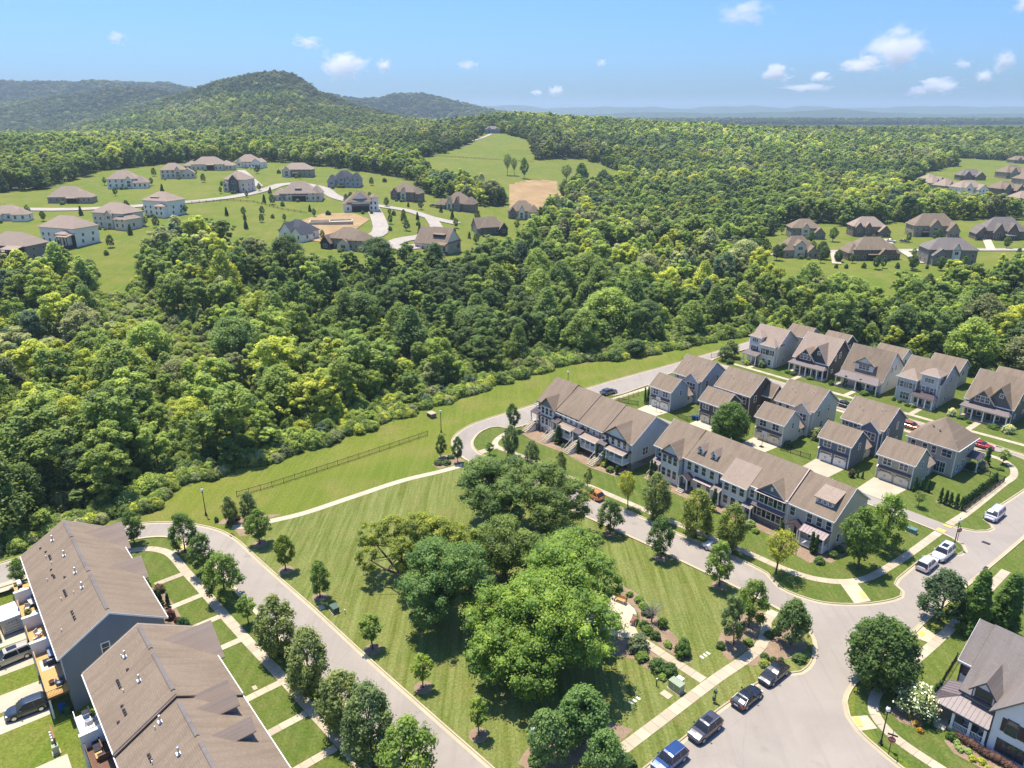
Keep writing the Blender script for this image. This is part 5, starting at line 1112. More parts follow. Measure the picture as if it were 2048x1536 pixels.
    for x0, x1, zr, yb in ((0.3, 6.6, 9.0, 6.3),):
        m = MB(); m.prism([(x0, 12.0, 3.0), (x1, 12.0, 3.0), (x1, 12.0, 6.1), ((x0 + x1) / 2, 12.0, zr - 0.2), (x0, 12.0, 6.1)], (0, 0.8, 0), SID_PALEGREY); m.build('gable', t2)
        r = MB(); s = (zr - 6.2) / ((x1 - x0) / 2); xr = (x0 + x1) / 2
        r.slab([(x0 - 0.35, yb, 6.2 - s * .35), (xr, yb, zr), (xr, 13.2, zr), (x0 - 0.35, 13.2, 6.2 - s * .35)], 0.15, ROOFN); r.slab([(xr, yb, zr), (x1 + 0.35, yb, 6.2 - s * .35), (x1 + 0.35, 13.2, 6.2 - s * .35), (xr, 13.2, zr)], 0.15, ROOFN)
        r.build('gable_roof', t2)
    for x in (14.6, 16.7, 21.2):                                       # small gabled dormers on the street slope
        zb = 6.45 + sl * 3.0 - 0.2
        m = MB(); m.prism([(x - 0.8, 10.9, 6.2), (x + 0.8, 10.9, 6.2), (x + 0.8, 10.9, 8.0), (x, 10.9, 8.75), (x - 0.8, 10.9, 8.0)], (0, -2.6, 0), slate_wall); d = m.build('dormer', t2)
        r = MB(); r.slab([(x - 1.05, 6.6, 7.85), (x, 6.6, 8.95), (x, 11.2, 8.95), (x - 1.05, 11.2, 7.85)], 0.12, ROOFN); r.slab([(x, 6.6, 8.95), (x + 1.05, 6.6, 7.85), (x + 1.05, 11.2, 7.85), (x, 11.2, 8.95)], 0.12, ROOFN); r.build('roof', d)
        add_window(d, x, 10.9, 7.0, 0.6, 0.9, 'back')
    for x in (9.0, 11.2, 20.0):
        q = metal_slope(t2, -1.0, 1.0, -1.3, 0, 2.7, 3.3, PLUMM, 'awning'); q.location = (x, 12.1, 0); q.rotation_euler = (0, 0, math.pi)
    add_window(t2, 10.0, 0, 3.4, 0.9, 1.6); add_window(t2, 16.2, 0, 3.4, 0.9, 1.6); add_window(t2, 17.6, 0, 0.2, 0.9, 1.6); add_window(t, 22.0, 0, 3.6, 0.9, 1.6); add_window(t, 25.8, 0, 2.2, 0.9, 1.6)
    # raised rear decks between white privacy walls
    def deck(t, x0, x1, y0, wood, rails, z=1.15):
        o = MB().box(x0, x1, y0, 0, z - 0.3, z - 0.06, DARKWOOD).build('deck', t)
        n = int((x1 - x0) / 0.3); bm_ = MB().box(0, (x1 - x0) / n - 0.02, y0, 0, -0.05, 0, wood).mesh('deck_board')
        for k in range(n): link('deck_board', bm_, o, (x0 + k * (x1 - x0) / n, 0, z + random.uniform(-0.004, 0.004)))
        for x in (x0 + 0.15, x1 - 0.15): MB().box(-0.1, 0.1, -0.1, 0.1, -2.3, z - 0.3, WHITE).build('deck_post', t, (x, y0 + 0.15, 0))
        if rails:
            railing(t, (x0, y0 + 0.05), (x1, y0 + 0.05), z, 0.95, rails); railing(t, (x1 - 0.05, y0), (x1 - 0.05, 0), z, 0.95, rails)
    def fence_wall(t, x, y0, z1, mat): MB().box(x - 0.16, x + 0.16, y0, 0, -2.3, z1, mat).box(x - 0.22, x + 0.22, y0 - 0.05, 0, z1, z1 + 0.1, WHITE).build('privacy_wall', t)
    deck(t, -0.9, 3.5, -2.2, WOOD, WOOD); deck(t, 4.0, 10.8, -2.3, WOOD, WOOD); deck(t, 11.3, 17.2, -2.3, WOOD, WOOD); deck(t, 17.7, 27.1, -2.3, WOOD, WOOD)
    for x in (3.75, 11.0, 17.4): fence_wall(t, x, -2.4, 2.9, WHITE)
    deck(t2, 0.2, 5.4, -2.2, WHITE, WHITE); deck(t2, 6.0, 13.0, -2.2, DARKWOOD, DARKWOOD)
    fence_wall(t2, 5.7, -2.4, 2.9, WHITE)
    return t, t2
near_rows()

# ------------------------------------------------------------------ trees and shrubs
ICO = bmesh.new(); bmesh.ops.create_icosphere(ICO, subdivisions=1, radius=1.0)
ICO_V = np.array([v.co[:] for v in ICO.verts]); ICO_F = np.array([[v.index for v in f.verts] for f in ICO.faces]); ICO.free()
def leaf_mesh(name, rng, clumps, n_leaf, size, mat, up=0.75, core=0.62, squash=0.8, droop=0.0, wood=None, tint_sd=0.16, fill=0.5):
    """CLUMPS: (x, y, z, r). Leaf sprays spread over every clump with the normals of the clump, plus an added inner core that blocks light, its shade tinted in."""
    C = np.array([c[:3] for c in clumps], float); R = np.array([c[3] for c in clumps], float)
    wgt = R ** 2 / (R ** 2).sum(); cnt = np.maximum(3, (wgt * n_leaf).astype(int)); idx = np.repeat(np.arange(len(C)), cnt); n = len(idx)
    d = rng.normal(size=(n, 3)); d[:, 2] += 0.25; d /= np.linalg.norm(d, axis=1)[:, None]
    rr = R[idx] * (fill + (1.08 - fill) * rng.random(n) ** 0.6)
    P = C[idx] + d * rr[:, None] * np.array([1, 1, squash])
    P[:, 2] -= droop * rng.random(n) * R[idx]
    nn = d * 0.9 + np.array([0, 0, up]) + rng.normal(size=(n, 3)) * 0.42; nn /= np.linalg.norm(nn, axis=1)[:, None]
    t = np.cross(nn, rng.normal(size=(n, 3))); t /= np.linalg.norm(t, axis=1)[:, None]; b = np.cross(nn, t)
    s = size * (0.6 + 0.8 * rng.random(n)); w = s * (0.55 + 0.3 * rng.random(n))
    t = t * s[:, None] * 0.5; b = b * w[:, None] * 0.5
    bow = nn * (s * 0.12)[:, None]
    V = np.stack([P - t - bow, P + b * 0.9 + t * 0.1, P + t - bow, P - b * 0.9 + t * 0.1], 1).reshape(-1, 3)
    F = np.arange(n * 4).reshape(n, 4)
    ct = np.clip(rng.normal(0.5, tint_sd, len(C)), 0, 1); hz_ = C[:, 2]; ct = np.clip(ct + 0.1 * (hz_ - hz_.mean()) / (hz_.std() + 1e-6), 0, 1)
    tint = np.repeat(np.clip(ct[idx] + rng.normal(0, 0.09, n), 0, 1), 4)
    tris = []; tv = []
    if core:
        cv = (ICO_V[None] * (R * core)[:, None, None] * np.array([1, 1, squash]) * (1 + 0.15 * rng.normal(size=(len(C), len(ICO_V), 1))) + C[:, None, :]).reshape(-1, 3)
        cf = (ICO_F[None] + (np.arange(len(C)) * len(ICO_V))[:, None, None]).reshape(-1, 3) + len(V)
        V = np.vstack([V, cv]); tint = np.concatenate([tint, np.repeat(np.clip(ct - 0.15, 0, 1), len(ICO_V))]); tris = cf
    nq, ntri = len(F), len(tris)
    wv, wf = (np.array(wood.v), wood.f) if wood is not None else (np.zeros((0, 3)), [])
    off = len(V)
    if len(wv): V = np.vstack([V, wv]); tint = np.concatenate([tint, np.full(len(wv), 0.5)])
    me = bpy.data.meshes.new(name); me.vertices.add(len(V)); me.vertices.foreach_set('co', V.astype(np.float32).ravel())
    loops = [F.ravel()] + ([np.array(tris).ravel()] if ntri else []) + [np.array(f) + off for f in wf]
    tot = np.array([4] * nq + [3] * ntri + [len(f) for f in wf], np.int32); st = np.concatenate([[0], np.cumsum(tot)[:-1]]).astype(np.int32)
    L_ = np.concatenate(loops).astype(np.int32)
    me.loops.add(len(L_)); me.loops.foreach_set('vertex_index', L_); me.polygons.add(len(tot)); me.polygons.foreach_set('loop_start', st); me.polygons.foreach_set('loop_total', tot)
    me.materials.append(mat)
    if len(wf):
        me.materials.append(BARK); me.polygons.foreach_set('material_index', np.array([0] * (nq + ntri) + [1] * len(wf), np.int32))
    at = me.attributes.new('tint', 'FLOAT', 'POINT'); at.data.foreach_set('value', tint.astype(np.float32))
    me.update(); return me

def crown_clumps(rng, h, w, style, n, base=0.28, rk=1.0):
    """clump centres inside a crown of height H (ground to tip) and width W"""
    out = []; zb = h * base; H = h - zb
    for k in range(n):
        t = (k + rng.random()) / n
        if style == 'cone': rad_ = (1 - t) ** 0.85 * 0.95 + 0.05; q = 1 - (1 - t) ** 1.5
        elif style == 'oval': q = t; rad_ = math.sin(math.pi * (0.1 + 0.86 * q)) ** 0.75
        elif style == 'pyramid': q = t ** 1.15; rad_ = (1 - q) ** 0.65 * (0.45 + 0.55 * min(1, q * 6))
        elif style == 'egg': q = t; rad_ = (max(.03, 1 - ((q - .32) / .74) ** 2) if q > .32 else 1 - ((.32 - q) / .42) ** 2 * .6) ** .6
        elif style == 'dome': q = t ** 0.8; rad_ = math.sqrt(max(0.02, 1 - q ** 2.4))
        elif style == 'vase': q = t ** 0.8; rad_ = (0.35 + 0.65 * min(1, q * 1.6)) * math.sqrt(max(0.03, 1 - max(0, q - 0.45) ** 2 * 3.0))
        else: q = t; rad_ = math.sin(math.pi * (0.14 + 0.8 * q)) ** 0.6
        r = w * rk * (0.115 + 0.075 * rng.random()) * (0.75 + 0.25 * rad_)
        ang = k * 2.39996 + rng.normal() * 0.35; rd = max(0.0, rad_ * w / 2 - r * 0.75) * (0.45 + 0.6 * math.sqrt(rng.random()))
        out.append((rd * math.cos(ang), rd * math.sin(ang), zb + q * (H - r * 0.9) + r * 0.25, r))
    return out
def lobed_clumps(rng, h, w, n, base=0.1):
    """a crown made of several unequal heads, as old field trees have"""
    L_ = [(rng.normal() * w * .06, rng.normal() * w * .06, h * .66, w * .29, h * .3)]; k0 = int(rng.integers(4, 7)); a0 = rng.random() * 6.28; out = []
    for k in range(k0):
        a = a0 + k * 6.28 / k0 + rng.normal() * .3; d = w * rng.uniform(.2, .33); r = w * rng.uniform(.15, .24)
        L_.append((d * math.cos(a), d * math.sin(a), h * rng.uniform(max(.3, base + .2), .72), r, r * rng.uniform(.8, 1.25)))
    for (x, y, z, r, rh) in L_:
        for k in range(max(5, int(n * r * r / sum(q[3] ** 2 for q in L_)))):
            d = rng.normal(size=3); d[2] += .3; d /= np.linalg.norm(d); q = r * rng.uniform(.2, .36); f = rng.uniform(.55, 1.08)
            out.append((x + d[0] * (r - q * .5) * f, y + d[1] * (r - q * .5) * f, max(q * .5 + h * base * .5, z + d[2] * (rh - q * .4) * f), q))
    for (x, y, z, r, rh) in L_[1:]: out.append((x * .8, y * .8, h * base + r * .5, r * .5))
    return out
def trunk_mb(rng, h, w, clumps, r0, limbs=7, mat=None, lean=0.02):
    mat = mat or BARK; m = MB(); top = h * 0.72; lx, ly = rng.normal() * lean * h, rng.normal() * lean * h
    pts = [(0, 0, -0.15), (lx * .15, ly * .15, h * 0.12), (lx * .4, ly * .4, h * 0.32), (lx, ly, h * 0.55), (lx * 1.2, ly * 1.2, top)]
    m.tube(pts, [r0 * 1.35, r0, r0 * 0.85, r0 * 0.5, r0 * 0.16], mat, 8)
    for k in range(limbs):
        c = clumps[int(rng.integers(len(clumps)))]; z0 = min(top * 0.9, max(h * 0.16, c[2] * (0.45 + 0.25 * rng.random())))
        f = z0 / top; s = (lx * f, ly * f, z0); mid = (s[0] * .5 + c[0] * .5, s[1] * .5 + c[1] * .5, s[2] * .45 + c[2] * .55)
        m.tube([s, mid, (c[0] * .95, c[1] * .95, c[2])], [r0 * 0.42, r0 * 0.25, r0 * 0.07], mat, 5)
    return m
PROTO = {}
def tree_proto(key, h, w, style, n, leaves, size, seed, base=0.26, r0=None, limbs=7, bark=None, core=0.6, droop=0.0, rk=1.0, fill=0.5, squash=0.8):
    rng = np.random.default_rng(seed); cl = crown_clumps(rng, h, w, style, n, base, rk)
    PROTO[key] = (leaf_mesh('crown', rng, cl, leaves, size, LEAF, core=core, droop=droop, fill=fill, squash=squash), trunk_mb(rng, h, w, cl, r0 or h * 0.017, limbs, bark).mesh('trunk'), h, w)
def tree(name, key, a, b, h, w, hue, label, group=None, z=0.0, rz=None, cat='tree', loc=None):
    cm, tm, ph_, pw = PROTO[key]
    o = thing(name, loc if loc is not None else W(a, b, z), random.random() * 6.28 if rz is None else rz, label, cat, group); q = 1 + .16 * (random.random() - .5); o.scale = (w / pw * q, w / pw / q, h / ph_); o.rotation_euler = (random.gauss(0, .035), random.gauss(0, .035), o.rotation_euler[2])
    c = link('crown', cm, o); c.color = (*hue, 1); link('trunk', tm, o); return o

tree_proto('maple', 7, 5, 'oval', 46, 4200, 0.27, 21, 0.2, core=0.42, rk=0.9, fill=0.35)
tree_proto('maple_b', 7, 5, 'egg', 44, 4000, 0.27, 22, 0.17, core=0.42, rk=0.9, fill=0.35)
tree_proto('maple_c', 7, 4.4, 'egg', 40, 3600, 0.27, 23, 0.2, core=0.42, rk=0.9, fill=0.35)
tree_proto('willow_oak', 9, 6, 'oval', 80, 6600, 0.27, 24, 0.1, core=0.45, droop=0.7, fill=0.3, squash=0.95, rk=0.85)
tree_proto('willow_oak_b', 9, 6, 'egg', 80, 6400, 0.27, 25, 0.12, core=0.45, droop=0.7, fill=0.3, squash=0.95, rk=0.85)
tree_proto('airy', 7.5, 5.6, 'vase', 40, 2300, 0.28, 26, 0.32, core=0.0, fill=0.2, rk=1.0, limbs=16)
tree_proto('sapling', 5.2, 3, 'oval', 22, 1000, 0.32, 27, 0.3, core=0.3, fill=0.3)
tree_proto('dense_round', 9.5, 8.8, 'round', 170, 9500, 0.34, 28, 0.1, rk=0.72, core=0.5)
tree_proto('evergreen_cone', 9.7, 5, 'cone', 110, 6400, 0.36, 29, 0.02, core=0.75)
tree_proto('clump', 7.4, 6.4, 'dome', 70, 5200, 0.34, 30, 0.2, core=0.5, limbs=12)
tree_proto('arborvitae', 3, 1.1, 'cone', 34, 900, 0.16, 31, 0.0, core=0.9, limbs=0, rk=1.5)
tree_proto('round_shrub', 1.2, 1.5, 'dome', 22, 900, 0.16, 32, 0.0, core=0.85, limbs=0, rk=1.35)
tree_proto('loose_shrub', 1.2, 1.6, 'dome', 20, 700, 0.22, 33, 0.0, core=0.55, limbs=0, rk=1.3)
tree_proto('flower_shrub', 4, 5.2, 'dome', 44, 2600, 0.24, 34, 0.3, core=0.45, limbs=12, bark=PALEBARK)

DK, MD, LT, YG, OL, GR = (0.054, 0.088, 0.024), (0.076, 0.116, 0.024), (0.098, 0.142, 0.03), (0.155, 0.165, 0.024), (0.108, 0.132, 0.042), (0.084, 0.115, 0.044)
G1 = 'street trees along the near terrace walk'
for spec in [
    ('maple', 18.8, -119.2, 6.2, 4.2, DK, 'round dark street tree at the road bend behind the terrace gable'),
    ('maple_b', 24.4, -111.6, 7.2, 4.6, DK, 'dark green street tree at the top of the near terrace walk'),
    ('maple_c', 24.9, -104.2, 7.0, 4.4, DK, 'slim dark street tree, second along the near terrace walk'),
    ('maple_b', 25.2, -95.8, 7.9, 5.9, MD, 'broad spiky street tree, third along the near terrace walk'),
    ('sapling', 25.6, -88.0, 4.7, 2.9, LT, 'small bright young tree before the feathery ones'),
    ('willow_oak', 26.2, -79.2, 9.2, 6.0, OL, 'first large feathery street tree after the small young one'),
    ('willow_oak_b', 26.3, -70.9, 9.4, 5.9, OL, 'second feathery street tree beside the left road'),
    ('willow_oak', 26.9, -62.6, 9.0, 6.1, OL, 'third feathery street tree beside the left road'),
    ('willow_oak_b', 27.0, -56.2, 10.8, 6.2, GR, 'tallest feathery street tree near the bottom edge'),
    ('willow_oak', 28.2, -51.0, 9.8, 6.9, LT, 'lowest feathery street tree, its trunk out of view')]:
    tree('street_tree', *spec, G1)
G2 = 'young trees along the park kerbs'
for spec in [
    ('maple', 34.6, -106.6, 6.4, 4.5, MD, 'full green tree at the left end of the park path'),
    ('maple', 34.8, -96.9, 6.4, 3.4, (0.085, 0.115, 0.016), 'neat egg shaped park tree, bright at the top'),
    ('maple_c', 35.8, -87.2, 6.6, 3.5, MD, 'slim pointed park tree beside the low green box'),
    ('sapling', 36.2, -72.6, 5.4, 3.4, LT, 'thin young park tree in the shade of the big crowns'),
    ('sapling', 37.5, -62.6, 5.0, 2.9, (0.12, 0.16, 0.025), 'bright young park tree on a mulch ring by the left kerb'),
    ('sapling', 38.3, -52.4, 5.3, 2.7, (0.11, 0.15, 0.028), 'lowest young park tree on a mulch ring'),
    ('maple_b', 81.0, -72.5, 6.5, 4.6, DK, 'dark spreading park tree opposite the orange car'),
    ('maple_b', 81.9, -62.4, 7.4, 4.4, DK, 'dark park tree midway along the right kerb'),
    ('maple_c', 82.9, -52.1, 7.9, 4.4, LT, 'lighter park tree opposite the white hatchback')]:
    o = tree('park_tree', *spec, G2)
    tag(sheet('mulch_ring', [(spec[1] + 1.15 * math.cos(k * .5236), spec[2] + 1.15 * math.sin(k * .5236)) for k in range(12)], 0.016, MULCH, 'ring of mulch round a park tree'))
G3 = 'street trees before the terraces'
for spec in [
    ('maple', 95.8, -115.2, 6.6, 3.3, DK, 'dark slender tree at the upper corner of the shorter terrace'),
    ('willow_oak', 87.0, -106.0, 7.2, 3.9, GR, 'grey green tree before the first stair flight'),
    ('willow_oak_b', 87.6, -100.0, 5.6, 3.6, GR, 'feathery tree before the second stair flight'),
    ('willow_oak', 87.3, -91.9, 6.4, 3.2, OL, 'feathery tree before the third stair flight'),
    ('sapling', 88.4, -85.4, 5.1, 1.8, OL, 'thin sapling above the orange car'),
    ('airy', 89.6, -76.3, 7.3, 4.2, YG, 'yellow leaved tree between the two terraces'),
    ('willow_oak', 90.4, -70.4, 9.2, 5.4, OL, 'tall feathery tree before the dormered terrace end'),
    ('willow_oak_b', 91.1, -62.8, 9.2, 5.8, (0.12, 0.14, 0.03), 'wide yellowish feathery tree before the dormers'),
    ('willow_oak', 91.9, -56.9, 8.8, 5.3, (0.11, 0.135, 0.032), 'feathery tree above the white hatchback'),
    ('airy', 92.3, -48.6, 7.7, 6.0, YG, 'airy yellow tree beside the sidewalk junction'),
    ('maple', 102.9, -41.1, 10.7, 6.6, MD, 'tall green tree by the beige terrace end'),
    ('maple_b', 111.3, -41.0, 10.4, 6.0, LT, 'tall lighter tree beside the rear lane mouth')]:
    tree('street_tree', *spec, G3)
for spec in [
    ('tree', 'dense_round', 80.9, -27.9, 9.6, 8.6, DK, 'big round dark maple at the white house corner'),
    ('tree', 'maple_b', 99.6, -28.0, 8.0, 6.8, (0.036, 0.062, 0.026), 'blue green spreading tree beside the side street'),
    ('evergreen', 'evergreen_cone', 100.4, -24.3, 9.8, 4.9, (0.062, 0.105, 0.02), 'left one of two tall leafy evergreens behind the white house'),
    ('evergreen', 'evergreen_cone', 103.2, -21.8, 9.6, 5.0, (0.058, 0.1, 0.02), 'right one of two tall leafy evergreens behind the white house'),
    ('flowering_tree', 'flower_shrub', 79.9, -22.6, 4.0, 5.2, (0.13, 0.16, 0.07), 'low spreading tree with white blossom by the porch'),
    ('tree', 'clump', 46.6, -44.0, 7.5, 6.6, (0.075, 0.125, 0.036), 'middle tree of the three on the bottom corner bed'),
    ('tree', 'clump', 41.8, -44.4, 7.4, 5.0, (0.09, 0.135, 0.045), 'left tree of the three, behind the white globe lamp'),
    ('tree', 'clump', 45.0, -39.3, 6.4, 4.7, (0.085, 0.135, 0.04), 'right tree of the three, near the blue car'),
    ('tree', 'maple_b', 78.0, -43.9, 7.8, 4.3, MD, 'tallest tree of the junction corner bed'),
    ('tree', 'maple_c', 73.4, -43.0, 8.0, 3.8, GR, 'darker lower tree of the junction corner bed'),
    ('tree', 'clump', 79.3, -38.3, 7.0, 4.7, (0.075, 0.11, 0.036), 'loose spreading tree at the tip of the corner bed'),
    ('birch', 'willow_oak', 33.6, -115.9, 5.5, 3.0, OL, 'left slim tree at the upper end of the park path'),
    ('birch', 'willow_oak_b', 35.9, -114.6, 5.8, 3.1, GR, 'right slim tree at the upper end of the park path'),
    ('tree', 'maple_c', 75.5, -114.4, 5.2, 2.6, DK, 'left dark tree where the park path meets the upper street'),
    ('tree', 'maple', 76.9, -110.4, 5.8, 2.7, DK, 'right dark tree where the park path meets the upper street'),
    ('tree', 'sapling', 83.9, -109.0, 3.0, 2.1, MD, 'small tree on the grass tip of the street bend'),
    ('tree', 'dense_round', 127.0, -81.4, 9.2, 8.2, (0.06, 0.1, 0.024), 'dense round tree between the garages'),
    ('tree', 'maple_b', 173.4, -115.4, 4.6, 4.4, GR, 'low conifer like tree at the upper road end'),
    ('tree', 'clump', 177, -116.0, 5.4, 5.2, OL, 'vine covered tree beside the cream house'),
    ('tree', 'airy', 129.6, -43.6, 3.2, 2.6, (0.11, 0.14, 0.04), 'thin ornamental tree on the corner lawn'),
    ('tree', 'sapling', 160.6, -40.6, 3.2, 2.6, LT, 'small tree inside the curving walk'),
    ('tree', 'sapling', 171.4, -38.0, 3.4, 2.4, (0.12, 0.14, 0.03), 'small tree before the olive house'),
    ('tree', 'maple', 3.0, -118.6, 4.4, 3.3, MD, 'bushy tree at the rear corner of the nearest terrace'),
    ('tree', 'maple_b', 56.0, -33.0, 3.2, 3.0, DK, 'tree top just showing at the bottom edge')]:
    if spec[-1].endswith('bottom edge'): continue
    tree(*spec)
# blossom on the porch tree
rng = np.random.default_rng(5)
bl = [o for o in bpy.data.objects if o.get('label', '').startswith('low spreading tree with white')][0]
BLOSS = leaf_mat('blossom', False, 0.2)
fm_ = leaf_mesh('blossom', rng, [(c[0] * 1.05, c[1] * 1.05, c[2] + 0.12, c[3] * 0.95) for c in crown_clumps(np.random.default_rng(34), 4, 5.2, 'dome', 44, 0.3)], 340, 0.26, BLOSS, core=0, fill=0.9)
fo = link('blossom', fm_, bl); fo.color = (0.62, 0.6, 0.42, 1); tag(fo, None, None, None, 'stuff')

# the old park trees: each its own crown of many heavy clumps
def big_tree(a, b, h, lobes, hue, label, seed, leaves, size=0.36, r0=0.5, trunks=1):
    rng = np.random.default_rng(seed); o = thing('park_tree', W(a, b), ROT, label, 'tree', 'old trees in the middle of the park'); cl = []
    for (lx, ly, lz, lr, lh) in lobes:
        n = int(16 + lr * lr * 2.2)
        for k in range(n):
            t = rng.random(); th = 2.39996 * k + rng.normal() * 0.4; q = math.sqrt(max(0.03, 1 - (2 * t - 1) ** 2)) if t < 0.5 else math.sqrt(max(0.03, 1 - ((t - 0.5) * 2) ** 2.3))
            r = lr * (0.2 + 0.13 * rng.random()); d = max(0, q * lr - r * 0.6) * (0.55 + 0.5 * rng.random())
            cl.append((lx + d * math.cos(th), ly + d * math.sin(th), lz + (t - 0.5) * lh * 0.92, r))
    c = link('crown', leaf_mesh('crown', rng, cl, leaves, size, LEAF, core=0.58, tint_sd=0.2, fill=0.45, squash=0.75), o); c.color = (*hue, 1)
    m = MB()
    for k in range(trunks):
        ox, oy = (0, 0) if trunks == 1 else (rng.normal() * 0.6, rng.normal() * 0.6)
        m.tube([(ox, oy, -0.2), (ox, oy, h * .12), (ox * 1.6, oy * 1.6, h * .4), (ox * 2, oy * 2, h * .7)], [r0 * 1.5, r0, r0 * .75, r0 * .25], BARK, 9)
    for (lx, ly, lz, lr, lh) in lobes:
        m.tube([(0, 0, h * .16), (lx * .45, ly * .45, lz * .62), (lx, ly, lz)], [r0 * .62, r0 * .4, r0 * .12], BARK, 6)
        for k in range(4):
            q = cl[int(rng.integers(len(cl)))]; m.tube([(lx * .45, ly * .45, lz * .62), ((lx * .45 + q[0]) / 2, (ly * .45 + q[1]) / 2, (lz * .62 + q[2]) / 2 + .3), q[:3]], [r0 * .3, r0 * .18, r0 * .05], BARK, 5)
    link('trunk', m.mesh('trunk'), o); return o
big_tree(50.5, -55.6, 17.5, [(0, 0.5, 8.2, 6.4, 10), (-5.2, -2.6, 6.4, 4.6, 8.4), (4.6, 2.6, 8.0, 5.0, 8.6), (-1.5, -5.8, 5.4, 4.4, 7.4), (3.6, -4.4, 5.4, 4.0, 7), (-2.6, 4.8, 10.4, 4.8, 8)], (0.112, 0.162, 0.03), 'largest bright yellow green tree in the park', 41, 46000, 0.28, 0.62)
big_tree(58.5, -60.8, 14.2, [(0, 0, 8.6, 5.6, 9), (4.0, 2.2, 8.2, 4.2, 7.6), (-1.6, 4.6, 8.8, 4.0, 7), (3.4, -3.6, 7, 3.6, 6.6)], (0.102, 0.15, 0.03), 'bright tree leaning over the bench plaza', 42, 26000, 0.27, 0.45)
big_tree(45.6, -72.0, 13.8, [(0, 0, 7.6, 5.2, 9.4), (3.6, 2.8, 8.6, 4.4, 8), (-3.2, 2.2, 6.8, 4.0, 7.6), (2.6, -2.8, 6.4, 3.6, 6.6)], (0.076, 0.122, 0.034), 'deep green tree with pale trunk, left middle of the park', 43, 27000, 0.27, 0.45)
big_tree(46.5, -82.0, 11.5, [(-3.8, 1.2, 7.2, 2.8, 4.6), (0.4, 3.4, 8.8, 3.2, 4.4), (3.4, 4.4, 9.2, 3.0, 4.0), (-6.6, -1.6, 6.2, 2.2, 3.8), (1.4, -0.6, 6.6, 2.8, 4.8), (-3.6, -3.4, 4.2, 2.0, 3.6), (5.6, 6.6, 8.6, 2.4, 3.6)], (0.135, 0.155, 0.028), 'olive tree with bare spreading limbs on the lawn side', 44, 18000, 0.26, 0.38)
big_tree(66.5, -86.6, 13.6, [(0, 0, 8, 5.8, 9), (5.2, -1.2, 7.4, 4.2, 8), (-4.2, 1.8, 7.2, 4.2, 7.6), (0.8, 4.4, 8.2, 4.4, 7.4)], (0.08, 0.115, 0.034), 'dark rounded tree at the back of the park clump', 45, 27000, 0.27, 0.5)
big_tree(73.6, -80.5, 12.4, [(0, 0, 7.6, 5.4, 8.8), (4.2, 2.6, 6.6, 3.8, 7), (4.6, -3.0, 6.4, 3.6, 6.8)], (0.088, 0.12, 0.034), 'dark tree of the park clump nearest the orange car', 46, 22000, 0.27, 0.45)
big_tree(59.0, -73.4, 11.5, [(0, 0, 6.4, 4.6, 8), (3.4, 2.0, 6, 3.4, 6.4), (-3.0, -2.0, 5.6, 3.4, 6)], (0.098, 0.13, 0.034), 'middle tree between the bright and the dark park crowns', 47, 19000, 0.27, 0.4)
# bare tree in the plaza bed
rng = np.random.default_rng(8); o = thing('bare_tree', W(68.6, -53.0), 0, 'leafless grey tree in the plaza bed', 'tree'); m = MB()
m.tube([(0, 0, -.1), (0.05, 0, 1.0), (0.0, 0.1, 1.8)], [.11, .08, .05], PALEBARK, 6); m = m.build('trunk', o); m2 = MB()
for k in range(70):
    a_ = rng.random() * 6.28; e_ = 0.35 + 0.9 * rng.random(); r_ = 1.2 + 1.5 * rng.random(); p0 = Vector((0, 0, 0.7 + rng.random())); p1 = p0 + Vector((math.cos(a_) * math.cos(e_), math.sin(a_) * math.cos(e_), math.sin(e_))) * r_
    m2.tube([p0, p0.lerp(p1, .5) + Vector((0, 0, .12)), p1], [.03, .02, .008], PALEBARK, 4, False)
tag(m2.build('twigs', o), None, None, None, 'stuff')

